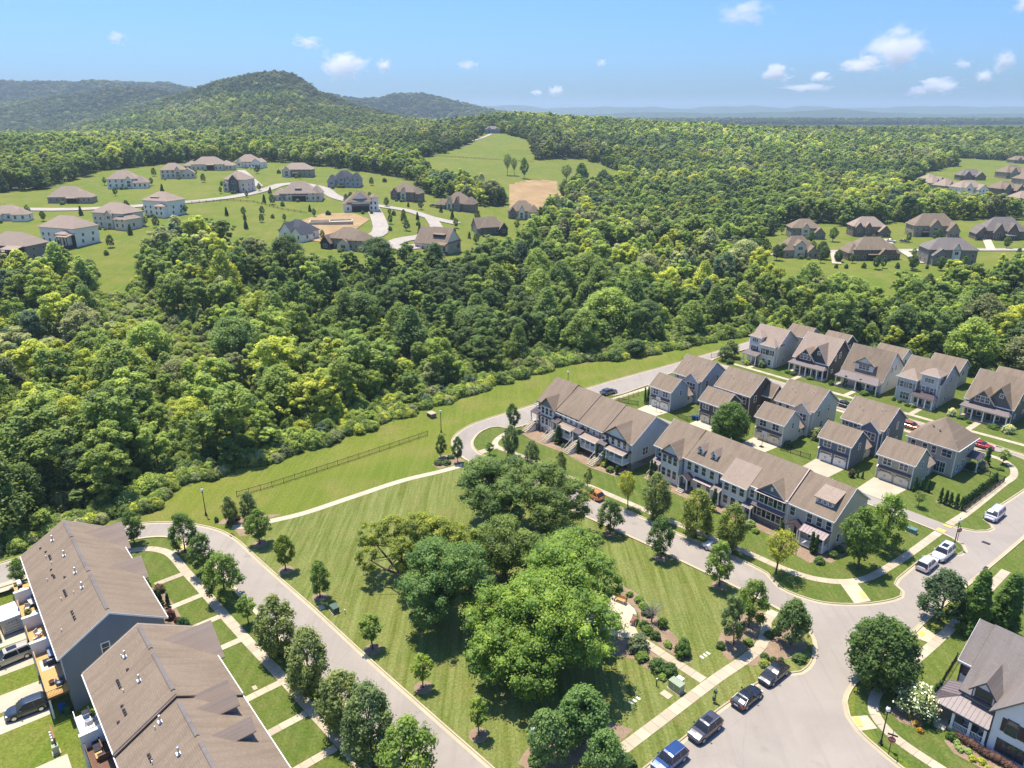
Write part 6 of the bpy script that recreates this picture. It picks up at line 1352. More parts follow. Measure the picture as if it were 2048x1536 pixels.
# shrubs
SH = [  # a, b, height, width, hue, kind, label
    (61.9, -46.4, 1.7, 2.6, DK, 'round_shrub', 'large dark clipped shrub left of the plaza walk'), (62.5, -44.9, 1.7, 2.4, DK, 'round_shrub', 'dark clipped shrub touching its larger twin by the plaza walk'),
    (66.6, -46.2, 1.9, 2.7, (0.045, 0.075, 0.014), 'round_shrub', 'large clipped shrub right of the plaza walk'), (67.7, -46.8, 1.6, 2.0, DK, 'round_shrub', 'dark shrub behind the large clipped one'),
    (66.9, -52.9, 1.2, 1.7, DK, 'round_shrub', 'clipped shrub behind the red bench'), (66.5, -51.9, 1.2, 1.7, MD, 'round_shrub', 'second clipped shrub beyond the red bench'), (66.4, -50.4, 1.2, 1.6, DK, 'round_shrub', 'clipped shrub below the leafless tree'),
    (69.4, -54.4, 1.3, 1.9, DK, 'round_shrub', 'clipped shrub above the leafless tree'), (70.2, -55.8, 0.9, 1.7, (0.1, 0.15, 0.03), 'loose_shrub', 'lime green loose shrub in the plaza border'), (70.8, -57.2, 0.9, 1.6, LT, 'loose_shrub', 'light loose shrub beside the golden bench end'),
    (70.7, -58.9, 0.8, 1.2, LT, 'loose_shrub', 'small light shrub above the golden bench'), (70.6, -60.8, 0.9, 1.2, MD, 'round_shrub', 'first of four clipped balls above the plaza'), (69.6, -61.4, 0.9, 1.2, MD, 'round_shrub', 'second of four clipped balls above the plaza'), (69.4, -60.2, 0.9, 1.2, MD, 'round_shrub', 'clipped ball nearest the golden bench'), (68.7, -61.2, 0.9, 1.3, MD, 'round_shrub', 'clipped ball under the bright tree edge'),
    (63.2, -50.6, 2.0, 3.4, (0.07, 0.09, 0.045), 'loose_shrub', 'grey leaved bush between plaza and walk'), (62.0, -49.0, 1.0, 2.2, MD, 'loose_shrub', 'low grassy mound below the grey bush'), (61.4, -45.2, 0.6, 1.8, LT, 'loose_shrub', 'pale low lilies before the clipped twins'), (66.5, -48.4, 0.7, 1.4, LT, 'loose_shrub', 'pale grassy tuft beside the walk bend'), (69.0, -51.4, 1.6, 1.6, MD, 'loose_shrub', 'small leaning bush right of the leafless tree'),
    (74.2, -38.9, 0.9, 1.3, DK, 'round_shrub', 'clipped ball left in the corner bed trio'), (74.6, -37.9, 0.8, 1.0, DK, 'round_shrub', 'middle clipped ball of the corner bed trio'), (75.2, -37.2, 0.8, 1.0, DK, 'round_shrub', 'right clipped ball of the corner bed trio'), (73.0, -38.2, 0.9, 1.6, (0.13, 0.16, 0.035), 'loose_shrub', 'pale ornamental grass below the clipped trio'),
    (78.4, -41.0, 1.0, 1.4, DK, 'round_shrub', 'clipped ball at the walk end'), (79.6, -40.6, 1.0, 1.3, DK, 'round_shrub', 'clipped ball behind the one at the walk end'), (75.0, -41.9, 0.9, 1.5, LT, 'loose_shrub', 'light shrub under the darker corner tree'), (77.4, -35.9, 1.0, 2.0, DK, 'loose_shrub', 'dark low shrub at the kerb tip'), (71.6, -43.8, 1.0, 1.4, DK, 'round_shrub', 'dark shrub at the left tip of the corner bed'), (80.6, -43.8, 0.9, 1.3, MD, 'loose_shrub', 'low shrub where the walk meets the street'),
    (48.0, -38.9, 1.4, 2.4, (0.045, 0.08, 0.02), 'loose_shrub', 'feathery dark shrub near the blue car'), (46.5, -38.2, 0.9, 1.7, (0.13, 0.17, 0.025), 'loose_shrub', 'lime shrub below the feathery dark one'), (40.9, -45.6, 1.0, 1.9, MD, 'loose_shrub', 'low shrub behind the bottom lamp'),
    (79.2, -20.9, 1.2, 1.5, DK, 'round_shrub', 'dark ball shrub at the porch corner'), (77.9, -21.7, 0.6, 0.8, (0.3, 0.2, 0.02), 'round_shrub', 'golden flower mound left of the front walk'), (77.2, -20.9, 0.6, 0.8, (0.3, 0.17, 0.02), 'round_shrub', 'golden flower mound nearest the front walk'), (78.4, -22.6, 0.5, 0.6, (0.28, 0.2, 0.03), 'round_shrub', 'smallest golden flower mound under the blossom tree'),
    (78.8, -18.2, 1.0, 1.3, (0.05, 0.09, 0.015), 'round_shrub', 'clipped ball right of the front walk'),
    (31.6, -118.0, 1.1, 0.9, DK, 'round_shrub', 'upright dark shrub at the path end kerb'), (33.1, -116.2, 0.7, 1.0, DK, 'loose_shrub', 'dark low shrub in the path end bed'), (35.4, -112.0, 0.9, 2.2, LT, 'loose_shrub', 'light sprawling shrub below the path end'), (34.6, -111.2, 0.7, 1.5, MD, 'loose_shrub', 'low shrub at the kerb below the path end'), (34.6, -116.6, 0.8, 1.4, (0.05, 0.03, 0.03), 'loose_shrub', 'dark purple shrub in the path end bed'),
    (73.6, -112.4, 1.0, 2.2, DK, 'round_shrub', 'long dark shrub beside the upper path end'), (74.8, -111.2, 0.9, 2.0, DK, 'round_shrub', 'dark shrub under the upper path trees'), (77.0, -112.9, 0.8, 1.6, DK, 'loose_shrub', 'low dark shrub by the upper kerb'), (77.4, -108.0, 1.0, 1.8, LT, 'loose_shrub', 'pale shrub in front of the dark crowns'),
    (172.0, -113.0, 1.5, 2.6, DK, 'round_shrub', 'dark shrub by the far hedge corner'), (175.4, -109.4, 1.4, 2.8, (0.16, 0.19, 0.05), 'loose_shrub', 'pale flowering shrub before the cream house porch'), (176.4, -105.6, 1.9, 2.8, (0.09, 0.12, 0.06), 'loose_shrub', 'grey flowering bush at the cream house corner'),
    (177.2, -98.0, 1.0, 2.0, MD, 'loose_shrub', 'left shrub before the navy porch'), (177.0, -96.4, 1.0, 2.0, DK, 'loose_shrub', 'second shrub before the navy porch'), (177.4, -91.6, 0.9, 2.2, MD, 'loose_shrub', 'right shrub before the navy porch'),
    (177.6, -86.0, 1.2, 1.8, DK, 'round_shrub', 'ball shrub left of the dormer house porch'), (177.2, -77.0, 1.1, 2.6, MD, 'loose_shrub', 'loose shrub right of the dormer house porch'), (178.4, -75.2, 1.6, 2.0, DK, 'loose_shrub', 'dark bush at the dormer house corner'),
    (179.0, -70.6, 0.9, 1.2, DK, 'round_shrub', 'ball shrub left before the tower house'), (178.6, -69.0, 0.9, 1.2, DK, 'round_shrub', 'second ball shrub before the tower house'), (177.6, -66.8, 0.9, 1.4, MD, 'round_shrub', 'ball shrub left of the tower house walk'), (177.9, -65.4, 0.8, 1.3, LT, 'round_shrub', 'light ball shrub beside the tower house walk'),
    (179.4, -57.6, 2.0, 2.2, (0.3, 0.3, 0.18), 'loose_shrub', 'white flowering bush left of the olive porch'), (179.4, -55.4, 0.9, 2.4, DK, 'round_shrub', 'dark hedge before the olive porch'), (179.4, -48.6, 0.9, 3.2, DK, 'round_shrub', 'long dark hedge right of the olive walk'), (178.6, -45.6, 2.1, 2.9, (0.26, 0.27, 0.14), 'loose_shrub', 'white flowering bush at the olive house corner'), (177.8, -53.2, 0.8, 1.3, LT, 'round_shrub', 'small pale shrub by the olive walk'),
    (155.0, -42.2, 1.9, 2.4, (0.2, 0.2, 0.12), 'loose_shrub', 'white rose bush beside the tan house porch'), (152.8, -43.4, 1.8, 2.4, DK, 'loose_shrub', 'dark bush on the tan house side'), (157.4, -40.0, 0.7, 1.9, MD, 'loose_shrub', 'low ring of shrubs inside the curving walk'),
    (134.8, -72.2, 1.6, 2.0, DK, 'round_shrub', 'dark ball bush at the cream garage corner'), (143.0, -70.6, 2.8, 3.4, (0.13, 0.15, 0.07), 'loose_shrub', 'pale flowering bush beside the cream house'), (143.6, -68.0, 2.4, 2.2, LT, 'loose_shrub', 'light bush between the cream and blue houses'), (131.8, -57.0, 1.8, 1.4, (0.06, 0.05, 0.03), 'loose_shrub', 'brownish shrub beside the blue garage'), (132.0, -93.9, 1.2, 1.1, DK, 'round_shrub', 'dark shrub at the brown garage corner'),
    (100.0, -45.8, 1.0, 2.0, DK, 'loose_shrub', 'dark shrub at the beige terrace corner'), (103.2, -45.2, 1.1, 1.8, DK, 'round_shrub', 'first ball shrub on the beige end wall'), (105.4, -45.4, 1.1, 1.8, DK, 'round_shrub', 'second ball shrub on the beige end wall'), (100.6, -58.6, 1.5, 2.2, (0.13, 0.17, 0.06), 'loose_shrub', 'pale hydrangea before the dark gabled house'), (100.0, -57.2, 0.8, 1.5, LT, 'loose_shrub', 'low light shrub beside the hydrangea'),
    (98.4, -90.6, 0.9, 1.6, (0.16, 0.17, 0.03), 'loose_shrub', 'golden shrub by the third stair flight'), (97.6, -92.0, 0.8, 1.6, (0.2, 0.18, 0.02), 'loose_shrub', 'yellow flower clump by the third stair flight'), (97.6, -88.2, 1.1, 1.8, MD, 'loose_shrub', 'round light shrub before the last balcony'), (98.6, -100.4, 1.0, 1.3, DK, 'round_shrub', 'ball shrub beside the first bay'), (98.2, -102.2, 0.9, 1.2, DK, 'round_shrub', 'second ball shrub beside the first bay'), (99.0, -105.6, 1.0, 1.6, DK, 'round_shrub', 'dark shrub at the first stair flight'),
    (18.2, -103.4, 1.4, 1.8, (0.1, 0.07, 0.05), 'loose_shrub', 'pinkish shrub at a near terrace door'), (17.6, -96.0, 1.6, 1.6, (0.1, 0.05, 0.04), 'loose_shrub', 'russet shrub beside the near arborvitae'), (18.3, -92.4, 2.0, 2.3, (0.03, 0.065, 0.018), 'round_shrub', 'deep green bush between the near terrace lawns'), (17.2, -106.0, 1.4, 1.3, DK, 'round_shrub', 'dark bush at the near terrace gable'), (18.2, -94.6, 0.8, 1.0, (0.08, 0.03, 0.04), 'loose_shrub', 'small purple shrub by the near awning'),
    (158.6, -87.0, 2.4, 3.0, DK, 'loose_shrub', 'dark shrub between cream and brown houses')]
for a_, b_, h_, w_, hue, k_, lb in SH:
    tree('shrub', k_, a_, b_, h_, w_, hue, lb, 'garden shrubs', cat='shrub')
for i, (a_, b_) in enumerate([(78.6, -17.6), (77.9, -17.0), (78.3, -16.2), (77.6, -15.6), (78.0, -14.8), (77.4, -14.0), (78.0, -13.2), (77.5, -12.4), (78.0, -11.6)]):
    tree('flower_mound', 'round_shrub', a_, b_, 0.6, 0.95, (0.24, 0.25, 0.03) if i > 2 else (0.2, 0.25, 0.08), 'yellow green mound in the border below the white house wall', 'yellow mounds of the corner house border', cat='flowers')
hg = leaf_mesh('foliage', np.random.default_rng(3), [(x * 0.55, math.sin(x) * 0.1, 0.45, 0.55) for x in range(16)], 2600, 0.17, LEAF, core=0.9)
o = thing('hedge', W(79.4, -17.6), ROT, 'long russet hedge below the white house porch', 'hedge'); c = link('foliage', hg, o); c.color = (0.09, 0.05, 0.035, 1)
for i, (a_, b_, h_) in enumerate([(134.5, -41.9, 3.0), (134.4, -41.0, 3.0), (134.4, -40.1, 2.9), (134.4, -39.2, 3.0), (134.5, -38.4, 2.7)]):
    tree('arborvitae', 'arborvitae', a_, b_, h_, 1.1, (0.035, 0.07, 0.018), 'narrow cypress in the short row at the corner fence', 'cypress row at the fence corner', cat='evergreen')
for i in range(15):
    tree('arborvitae', 'arborvitae', 136.0 + i * 1.1, -38.7, 1.9, 1.3, (0.045, 0.08, 0.02), 'low cypress in the long hedge row behind the fence', 'long cypress hedge row', cat='evergreen')
for a_, b_, h_, w_, lb in [(134.9, -46.5, 3.3, 1.2, 'taller cypress at the tan garage corner'), (135.4, -45.7, 3.0, 1.1, 'second cypress at the tan garage corner'), (136.8, -45.0, 2.6, 1.0, 'third cypress along the tan garage wall'), (157.2, -42.4, 4.2, 1.7, 'dark cypress at the tan house porch'), (130.4, -107.6, 4.2, 1.0, 'left slim cypress by the pale blue garage'), (131.0, -107.4, 4.4, 1.0, 'right slim cypress by the pale blue garage'), (178.0, -82.6, 3.4, 1.3, 'left cypress before the dormer house porch'), (178.4, -79.0, 3.4, 1.3, 'right cypress before the dormer house porch'),
                           (100.4, -66.3, 4.4, 1.4, 'big dark cypress before the stone based house'), (101.6, -48.0, 3.8, 1.3, 'left cypress at the beige terrace end'), (101.4, -47.4, 3.6, 1.2, 'right cypress at the beige terrace end'), (101.8, -53.6, 3.2, 1.2, 'cypress beside the little porch gable'), (101.6, -81.3, 4.0, 1.1, 'left cypress by the striped awning'), (102.0, -80.6, 3.8, 1.1, 'right cypress by the striped awning'),
                           (98.6, -104.2, 4.4, 2.2, 'dark conifer beside the first bay'), (98.6, -98.2, 3.0, 1.1, 'slim cypress after the second stair flight'), (98.4, -92.9, 4.2, 1.2, 'slim cypress after the third stair flight'), (99.2, -91.2, 3.8, 1.5, 'dark conifer before the middle balcony'), (98.2, -89.8, 2.2, 1.2, 'low conifer at the last stair flight'), (97.8, -86.6, 1.8, 1.2, 'round conifer right of the last stair flight'),
                           (17.2, -100.3, 2.6, 1.0, 'left cypress at the near terrace door'), (17.5, -99.7, 2.7, 1.0, 'middle cypress at the near terrace door'), (18.1, -98.6, 2.5, 1.0, 'right cypress at the near terrace door'),
                           (82.6, -20.9 - 0.9, 3.2, 1.2, 'tall cypress by the white house fence'), (83.6, -21.6, 3.0, 1.2, 'second cypress by the white house fence'), (84.4, -20.9, 2.2, 1.0, 'small cypress inside the white house fence'), (132.6, -56.2, 1.5, 0.7, 'left small cypress by the blue garage lawn'), (132.8, -55.4, 1.5, 0.7, 'right small cypress by the blue garage lawn')]:
    tree('arborvitae', 'arborvitae', a_, b_, h_, w_, (0.035, 0.068, 0.018), lb, None, cat='evergreen')

# ------------------------------------------------------------------ cars
def loft(m, secs, mat, cap=True):
    n = len(secs[0]); V = [p for s in secs for p in s]
    F = [(i * n + k, i * n + (k + 1) % n, (i + 1) * n + (k + 1) % n, (i + 1) * n + k) for i in range(len(secs) - 1) for k in range(n)]
    if cap: F += [tuple(range(n))[::-1], tuple(range(len(V) - n, len(V)))]
    m.poly(V, F, mat)
CARS = {  # length, half width, belt z, roof z, [x stations of cabin: windscreen foot, roof front, roof back, rear glass foot], hood z, tail z
    'sedan': (4.8, 0.91, 0.93, 1.44, (0.95, 0.1, -1.15, -1.95), 0.86, 0.98), 'coupe': (4.6, 0.92, 0.9, 1.3, (0.7, 0.0, -1.0, -1.95), 0.84, 0.95),
    'suv': (4.65, 0.94, 1.05, 1.7, (1.0, 0.3, -1.75, -2.2), 1.02, 1.08), 'large_suv': (5.15, 0.98, 1.15, 1.85, (1.25, 0.6, -2.1, -2.5), 1.14, 1.18),
    'hatch': (4.45, 0.92, 1.0, 1.6, (0.95, 0.2, -1.45, -2.1), 0.98, 1.05), 'van': (5.1, 0.98, 1.08, 1.74, (1.75, 0.95, -2.2, -2.5), 1.04, 1.1)}
def paint(name, col): return plain(name, col, 0.28, 0.03, 1.0, 0.15, 0.5, coat=1.0)
LAMPC = plain('lamp_glass', (0.75, 0.76, 0.78), 0.12, 0.02, spec=0.7); LAMPR = plain('tail_lamp_red', (0.35, 0.02, 0.02), 0.2, 0.05, spec=0.6)
CGLASS = plain('car_glass', (0.02, 0.024, 0.03), 0.12, 0.1, spec=0.45)
def car(kind, a, b, heading, mat, label, z=0.02, roofmat=None, sunroof=False, open_top=False):
    """HEADING: degrees in site terms, 0 = facing +a, 180 = facing -a, 90 = facing +b"""
    L_, hw, belt, roof, cab, hood, tail = CARS[kind]
    h = rad(heading); d = W(math.cos(h), math.sin(h)) ; o = thing('parked_car', W(a, b, z), math.atan2(d.y, d.x), label, 'car', 'parked cars')
    def sec(x, w, zb, zt, crown=0.03): return [(x, -w * .86, zb), (x, -w, zb + .16), (x, -w, zt * .62), (x, -w * .97, zt - .09), (x, -w * .82, zt), (x, 0, zt + crown), (x, w * .82, zt), (x, w * .97, zt - .09), (x, w, zt * .62), (x, w, zb + .16), (x, w * .86, zb)]
    F, B = L_ / 2, -L_ / 2
    secs = [sec(B, hw * .8, .42, tail * .82), sec(B + .1, hw * .93, .3, tail * .96), sec(B + .4, hw, .22, tail + .02), sec(cab[3] + .3, hw, .2, belt + .02), sec(0, hw, .19, belt + .01), sec(cab[0], hw, .19, belt), sec(cab[0] + .5, hw * .99, .2, hood), sec(F - .55, hw * .96, .22, hood - .07), sec(F - .16, hw * .86, .28, hood - .2), sec(F, hw * .7, .38, hood - .36)]
    m = MB(); loft(m, secs, mat); m.build('body', o, smooth=False)
    s = MB(); s.box(B + .35, F - .35, -hw + .03, hw - .03, .16, .3, TYRE); s.build('sill', o)
    def cs(x, zt, wt): t = max(0.0, (zt - belt)); return [(x, -(hw * .93), belt - .05), (x, -wt, zt), (x, 0, zt + .03 * (t > 0)), (x, wt, zt), (x, (hw * .93), belt - .05)]
    wt = hw * .74
    g = MB(); loft(g, [cs(cab[3] - .05, belt + .02, hw * .8), cs((cab[2] + cab[3]) / 2, belt + (roof - belt) * .62, wt * 1.04), cs(cab[2], roof - .06, wt), cs((cab[1] + cab[2]) / 2, roof - .03, wt), cs(cab[1], roof - .07, wt), cs((cab[1] + cab[0]) / 2, belt + (roof - belt) * .52, wt * 1.06), cs(cab[0] + .02, belt + .01, hw * .84)], CGLASS); g.build('windows', o, smooth=False)
    r = MB(); rm = roofmat or mat
    loft(r, [[(x, -w_, z_ - .06), (x, -w_ * .9, z_), (x, 0, z_ + .035), (x, w_ * .9, z_), (x, w_, z_ - .06)] for x, w_, z_ in ((cab[2] - .12, wt * .97, roof - .09), (cab[2] + .1, wt * 1.03, roof - .02), ((cab[1] + cab[2]) / 2, wt * 1.05, roof), (cab[1] - .15, wt * 1.03, roof - .025), (cab[1] + .08, wt * .97, roof - .09))], rm); r = r.build('roof', o)
    if sunroof: MB().box((cab[1] + cab[2]) / 2 - .1, cab[1] - .3, -.42, .42, roof + .015, roof + .05, CGLASS).build('sunroof', r)
    if kind in ('suv', 'large_suv', 'van', 'hatch'):
        for s_ in (-1, 1): MB().tube([(cab[2] + .1, s_ * wt * .93, roof + .04), (cab[1] - .3, s_ * wt * .93, roof + .04)], .025, RIM if kind != 'hatch' else TYRE, 4).build('roof_rail', r)
    for s_ in (-1, 1):
        for x0, z0, x1, z1 in ((cab[0], belt - .02, cab[1] - .02, roof - .06), (cab[2] + .12, roof - .06, cab[3] + .18, belt - .02), ((cab[1] + cab[2]) / 2, roof - .05, (cab[1] + cab[2]) / 2 - .1, belt - .02)):
            MB().prism([(x0 - .06, s_ * (hw * .94 if z0 < roof - .2 else wt * 1.015), z0), (x0 + .06, s_ * (hw * .94 if z0 < roof - .2 else wt * 1.015), z0), (x1 + .06, s_ * (hw * .94 if z1 < roof - .2 else wt * 1.015), z1), (x1 - .06, s_ * (hw * .94 if z1 < roof - .2 else wt * 1.015), z1)], (0, s_ * .025, 0), mat).build('pillar', o)
        MB().box(cab[0] - .42, cab[0] - .25, s_ * (hw + .02), s_ * (hw + .2), belt, belt + .14, mat).build('mirror', o)
        MB().box(F - .38, F - .14, s_ * hw * .52, s_ * hw * .84, hood - .3, hood - .16, LAMPC).build('headlight', o)
        MB().box(B + .02, B + .2, s_ * hw * .58, s_ * hw * .92, tail - .26, tail - .06, LAMPR).build('tail_light', o)
        for x, n_ in ((F - .92, 'w'), (B + .95, 'w')):
            R = .34 if 'suv' not in kind else .38; w = MB(); M = 16
            w.poly([(R * math.cos(k * 2 * math.pi / M), y_, R * math.sin(k * 2 * math.pi / M)) for y_ in (-.11, .11) for k in range(M)], [tuple(range(M))[::-1], tuple(range(M, 2 * M))] + [(k, (k + 1) % M, M + (k + 1) % M, M + k) for k in range(M)], TYRE)
            t = w.build('wheel', o, (x, s_ * (hw - .1), R)); q = MB(); q.lathe([(R * .66, 0), (R * .66, .02), (R * .5, .03), (R * .2, .015)], RIM, 10)
            ob = q.build('rim', t, (0, s_ * .112, 0)); ob.rotation_euler = (-s_ * math.pi / 2, 0, 0)
    MB().box(B - .015, B + .03, -.26, .26, .62, .76, WHITE).build('number_plate', o); MB().box(F - .05, F + .01, -.5, .5, .42, .56, TYRE).build('grille', o)
    for y_ in (-.35, .35): MB().tube([(cab[0] + .05, y_, belt + .04), ((cab[0] + cab[1]) / 2 + .1, y_ + .25, belt + (roof - belt) * .42)], .012, TYRE, 3).build('wiper', o)
    return o
black, navy, grey, white_, silver = paint('black_paint', (0.012, 0.012, 0.016)), paint('deep_blue_paint', (0.02, 0.06, 0.19)), paint('graphite_paint', (0.07, 0.065, 0.075)), paint('white_car_paint', (0.72, 0.72, 0.75)), paint('champagne_paint', (0.52, 0.45, 0.36))
car('sedan', 72.1, -36.35, 180, black, 'black sedan parked nose down at the kerb tip', sunroof=False)
car('coupe', 66.2, -36.2, 0, black, 'black sedan with its tail towards us, middle of the kerb')
car('suv', 58.3, -36.4, 180, grey, 'graphite crossover with a dark sunroof at the kerb', sunroof=True)
car('suv', 51.8, -36.2, 180, navy, 'bright blue crossover cut by the bottom edge')
car('large_suv', 116.7, -34.3, 180, white_, 'white people carrier with a sunroof behind the white estate', sunroof=True)
car('suv', 111.6, -34.6, 0, white_, 'white estate seen from its tail, red lamps')
v = car('van', 136.2, -33.7, 180, paint('pale_lilac_paint', (0.6, 0.6, 0.68)), 'silver white van parked up the side street')
car('hatch', 87.7, -83.1, 270, paint('orange_paint', (0.7, 0.24, 0.02)), 'bright orange hatchback in the terrace street')
car('hatch', 90.2, -57.9, 265, white_, 'white hatchback with a black roof under the street trees', roofmat=black)
car('sedan', 128.6, -118.0, 5, paint('slate_blue_paint', (0.05, 0.065, 0.1)), 'slate blue saloon on the upper road')
car('coupe', 166.0, -46.4, 90, paint('red_paint', (0.38, 0.01, 0.02)), 'shiny red coupe beyond the tan corner house')
car('hatch', 164.6, -60.2, 90, paint('rust_paint', (0.4, 0.1, 0.03)), 'rust orange car half hidden by the slate blue house')
car('sedan', 165.6, -75.8, 90, black, 'dark car in the far street between two houses')
car('large_suv', -0.6, -103.2, 176, silver, 'champagne family car on the rear drive', z=-1.98, sunroof=True)
car('suv', -0.4, -91.5, 184, paint('dark_slate_paint', (0.03, 0.04, 0.055)), 'dark slate crossover on the rear drive', z=-1.98)

# ------------------------------------------------------------------ lamps, signs, boxes, benches, fences
GLOBE = plain('white_globe', (0.85, 0.84, 0.8), 0.3, 0.02)
def lamp_parts():
    o = link('street_lamp', None)
    MB().lathe([(0.28, -0.1), (0.28, 0.06), (0.17, 0.12), (0.15, 0.55), (0.1, 0.65)], BLACK, 10).build('base', o)
    MB().tube([(0, 0, 0.6), (0, 0, 4.6)], [0.085, 0.06], BLACK, 8).lathe([(0.11, 4.45), (0.14, 4.6), (0.12, 4.72)], BLACK, 10).build('pole', o)
    MB().lathe([(0.12, 4.7), (0.23, 4.85), (0.25, 5.0), (0.2, 5.18), (0.1, 5.3)], GLOBE, 12).build('lamp_globe', o, smooth=True)
    MB().lathe([(0.11, 5.28), (0.08, 5.36), (0.02, 5.48)], BLACK, 8).build('finial', o)
    return o
lp = lamp_parts()
for i, (a_, b_, lb) in enumerate([(72.0, -22.9, 'black street lamp with a white globe before the white house'), (30.9, -121.4, 'black street lamp on the meadow at the left bend'), (82.8, -124.9, 'street lamp beyond the upper bend of the street'), (122.3, -126.2, 'street lamp rising behind the shorter terrace roof'), (120.6, -34.2, 'street lamp at the mouth of the rear lane'), (40.3, -45.4, 'street lamp against the trees at the bottom edge')]):
    if i == 0: lp.location = W(a_, b_); tag(lp, lb, 'street lamp', 'black street lamps with white globes')
    else: copy_thing(lp, W(a_, b_), 0, lb)['category'] = 'street lamp'
RED = plain('stop_red', (0.4, 0.03, 0.03), 0.5); SGREEN = plain('sign_green', (0.02, 0.09, 0.05), 0.5)
def text(s, size, mat, parent, loc, rot):
    c = bpy.data.curves.new('lettering', 'FONT'); c.body = s; c.size = size; c.align_x = 'CENTER'; c.align_y = 'CENTER'; c.extrude = 0.004; c.materials.append(mat)
    q = bpy.data.objects.new('lettering', c); me = bpy.data.meshes.new_from_object(q); bpy.data.objects.remove(q); o = link('lettering', me, parent, loc); o.rotation_euler = rot; return o
def stop_sign(a, b, face, label, blades=True):
    o = thing('stop_sign', W(a, b), face, label, 'street sign', 'stop signs'); MB().tube([(0, 0, -.1), (0, 0, 3.0)], 0.045, BLACK, 6).build('post', o)
    R = .4; pl = MB().prism([(R * math.cos(rad(22.5 + 45 * k)), -.05, 2.15 + R * math.sin(rad(22.5 + 45 * k))) for k in range(8)], (0, -.02, 0), RED); s = pl.build('sign_plate', o)
    R2 = .37; rim_ = MB().prism([(R2 * 1.16 * math.cos(rad(22.5 + 45 * k)), -.048, 2.15 + R2 * 1.16 * math.sin(rad(22.5 + 45 * k))) for k in range(8)], (0, .01, 0), WHITE); rim_.build('sign_rim', s)
    text('STOP', .26, WHITE, s, (0, -.074, 2.15), (rad(90), 0, 0))
    if blades:
        for k, r_ in ((2.75, 0), (2.98, rad(90))): MB().box(-.5, .5, -.02, .02, -.1, .1, SGREEN if False else BLACK).build('street_name_plate', o, (0, 0, k), r_)
    return o
stop_sign(71.3, -21.7, rad(-30), 'stop sign and street name plates beside the white house lamp')
stop_sign(123.0, -34.6, ROT + rad(60), 'slim stop sign beside the rear lane lamp', False)
stop_sign(159.4, -119.6, ROT + rad(90), 'dark backed sign at the upper road end', False)
def box_thing(name, a, b, rz, w, d, h, mat, label, cat, group=None, z=0.0, lid=None):
    o = thing(name, W(a, b, z), rz, label, cat, group); MB().box(-w / 2, w / 2, -d / 2, d / 2, 0, h, mat).build('cabinet', o)
    MB().box(-w / 2 - .03, w / 2 + .03, -d / 2 - .03, d / 2 + .03, h, h + .06, lid or mat).build('lid', o); MB().box(-w / 2 - .12, w / 2 + .12, -d / 2 - .12, d / 2 + .12, -.05, .07, CONC).build('plinth', o)
    MB().box(-.03, .03, -d / 2 - .03, -d / 2, h * .25, h * .75, RIM).build('handle', o); return o
PALEG = plain('pale_green_steel', (0.3, 0.35, 0.24), 0.5, 0.06)
box_thing('utility_box', 61.1, -42.7, ROT, 1.7, 1.0, 1.15, PALEG, 'larger pale green utility box beside the park walk', 'utility box', 'utility boxes', lid=PALEG)
box_thing('utility_box', 62.5, -43.2, ROT, .8, .5, .6, WHITE, 'small white utility box behind the pale green one', 'utility box', 'utility boxes')
box_thing('utility_box', 36.0, -83.0, ROT, 1.3, .9, .8, GREENBOX, 'dark green utility box on the park lawn by the left kerb', 'utility box', 'utility boxes')
box_thing('utility_box', 120.1, -40.6, ROT, 1.5, .9, .8, plain('teal_steel', (0.12, 0.22, 0.22), 0.5), 'teal utility box beside the rear lane', 'utility box', 'utility boxes')
box_thing('utility_box', 1.1, -82.3, ROT, .6, .6, 1.0, PALEG, 'pale green pedestal on the rear lawn', 'utility box', 'utility boxes', z=-1.95)
o = thing('meter_bank', W(1.2, -83.6, -1.95), ROT, 'bank of grey electric meters on a brown timber screen', 'electric meters')
for x in (-1.1, 1.1): MB().box(x - .08, x + .08, -.05, .1, 0, 1.9, DARKWOOD).build('post', o)
MB().box(-1.2, 1.2, -.06, .14, 1.75, 1.95, plain('rust_timber', (0.27, 0.13, 0.07), .8)).box(-1.1, 1.1, .05, .1, .3, 1.75, DARKWOOD).build('screen', o)
for k in range(4): MB().box(-.2, .2, -.3, -.06, 0, .55, PALEG).lathe([(.13, 0), (.13, .08), (.02, .1)], RIM, 8, (0, -.2, .58)).build('meter_box', o, (-.75 + k * .5, 0, .85))
for k in range(5): MB().tube([(0, 0, 0), (0, 0, .85)], .035, RIM, 5).build('conduit', o, (-.8 + k * .4, -.15, 0))
for i, (a_, b_, w_, d_, lb) in enumerate([(34.9, -84.9, 1.1, .8, 'pale square cover near the dark green box'), (59.5, -42.9, 1.3, .95, 'pale square cover near the large utility box'), (24.0 - 1.6, -74.4, .9, .7, 'pale valve cover on the front lawn'), (21.6, -75.6, .8, .5, 'second pale valve cover on the front lawn')]):
    tag(MB().box(-w_ / 2, w_ / 2, -d_ / 2, d_ / 2, 0, .05, CONC).build('ground_cover', None, W(a_, b_, .01), ROT), lb, 'utility cover')
PWHITE = plain('white_plastic', (0.75, 0.74, 0.6), .5, .03)
for j, (a_, b_, da, n_, lb) in enumerate([(55.2, -44.7, .62, 3, 'white lid of the trio in the lawn near the three trees'), (68.2, -44.2, .62, 3, 'white lid of the trio in the lawn near the corner bed')]):
    for k in range(n_): tag(MB().box(-.28, .28, -.16, .16, 0, .04, PWHITE).build('water_meter', None, W(a_ + k * da, b_ + k * .02, .012), ROT), lb, 'water meter', 'white water meters in the lawn')
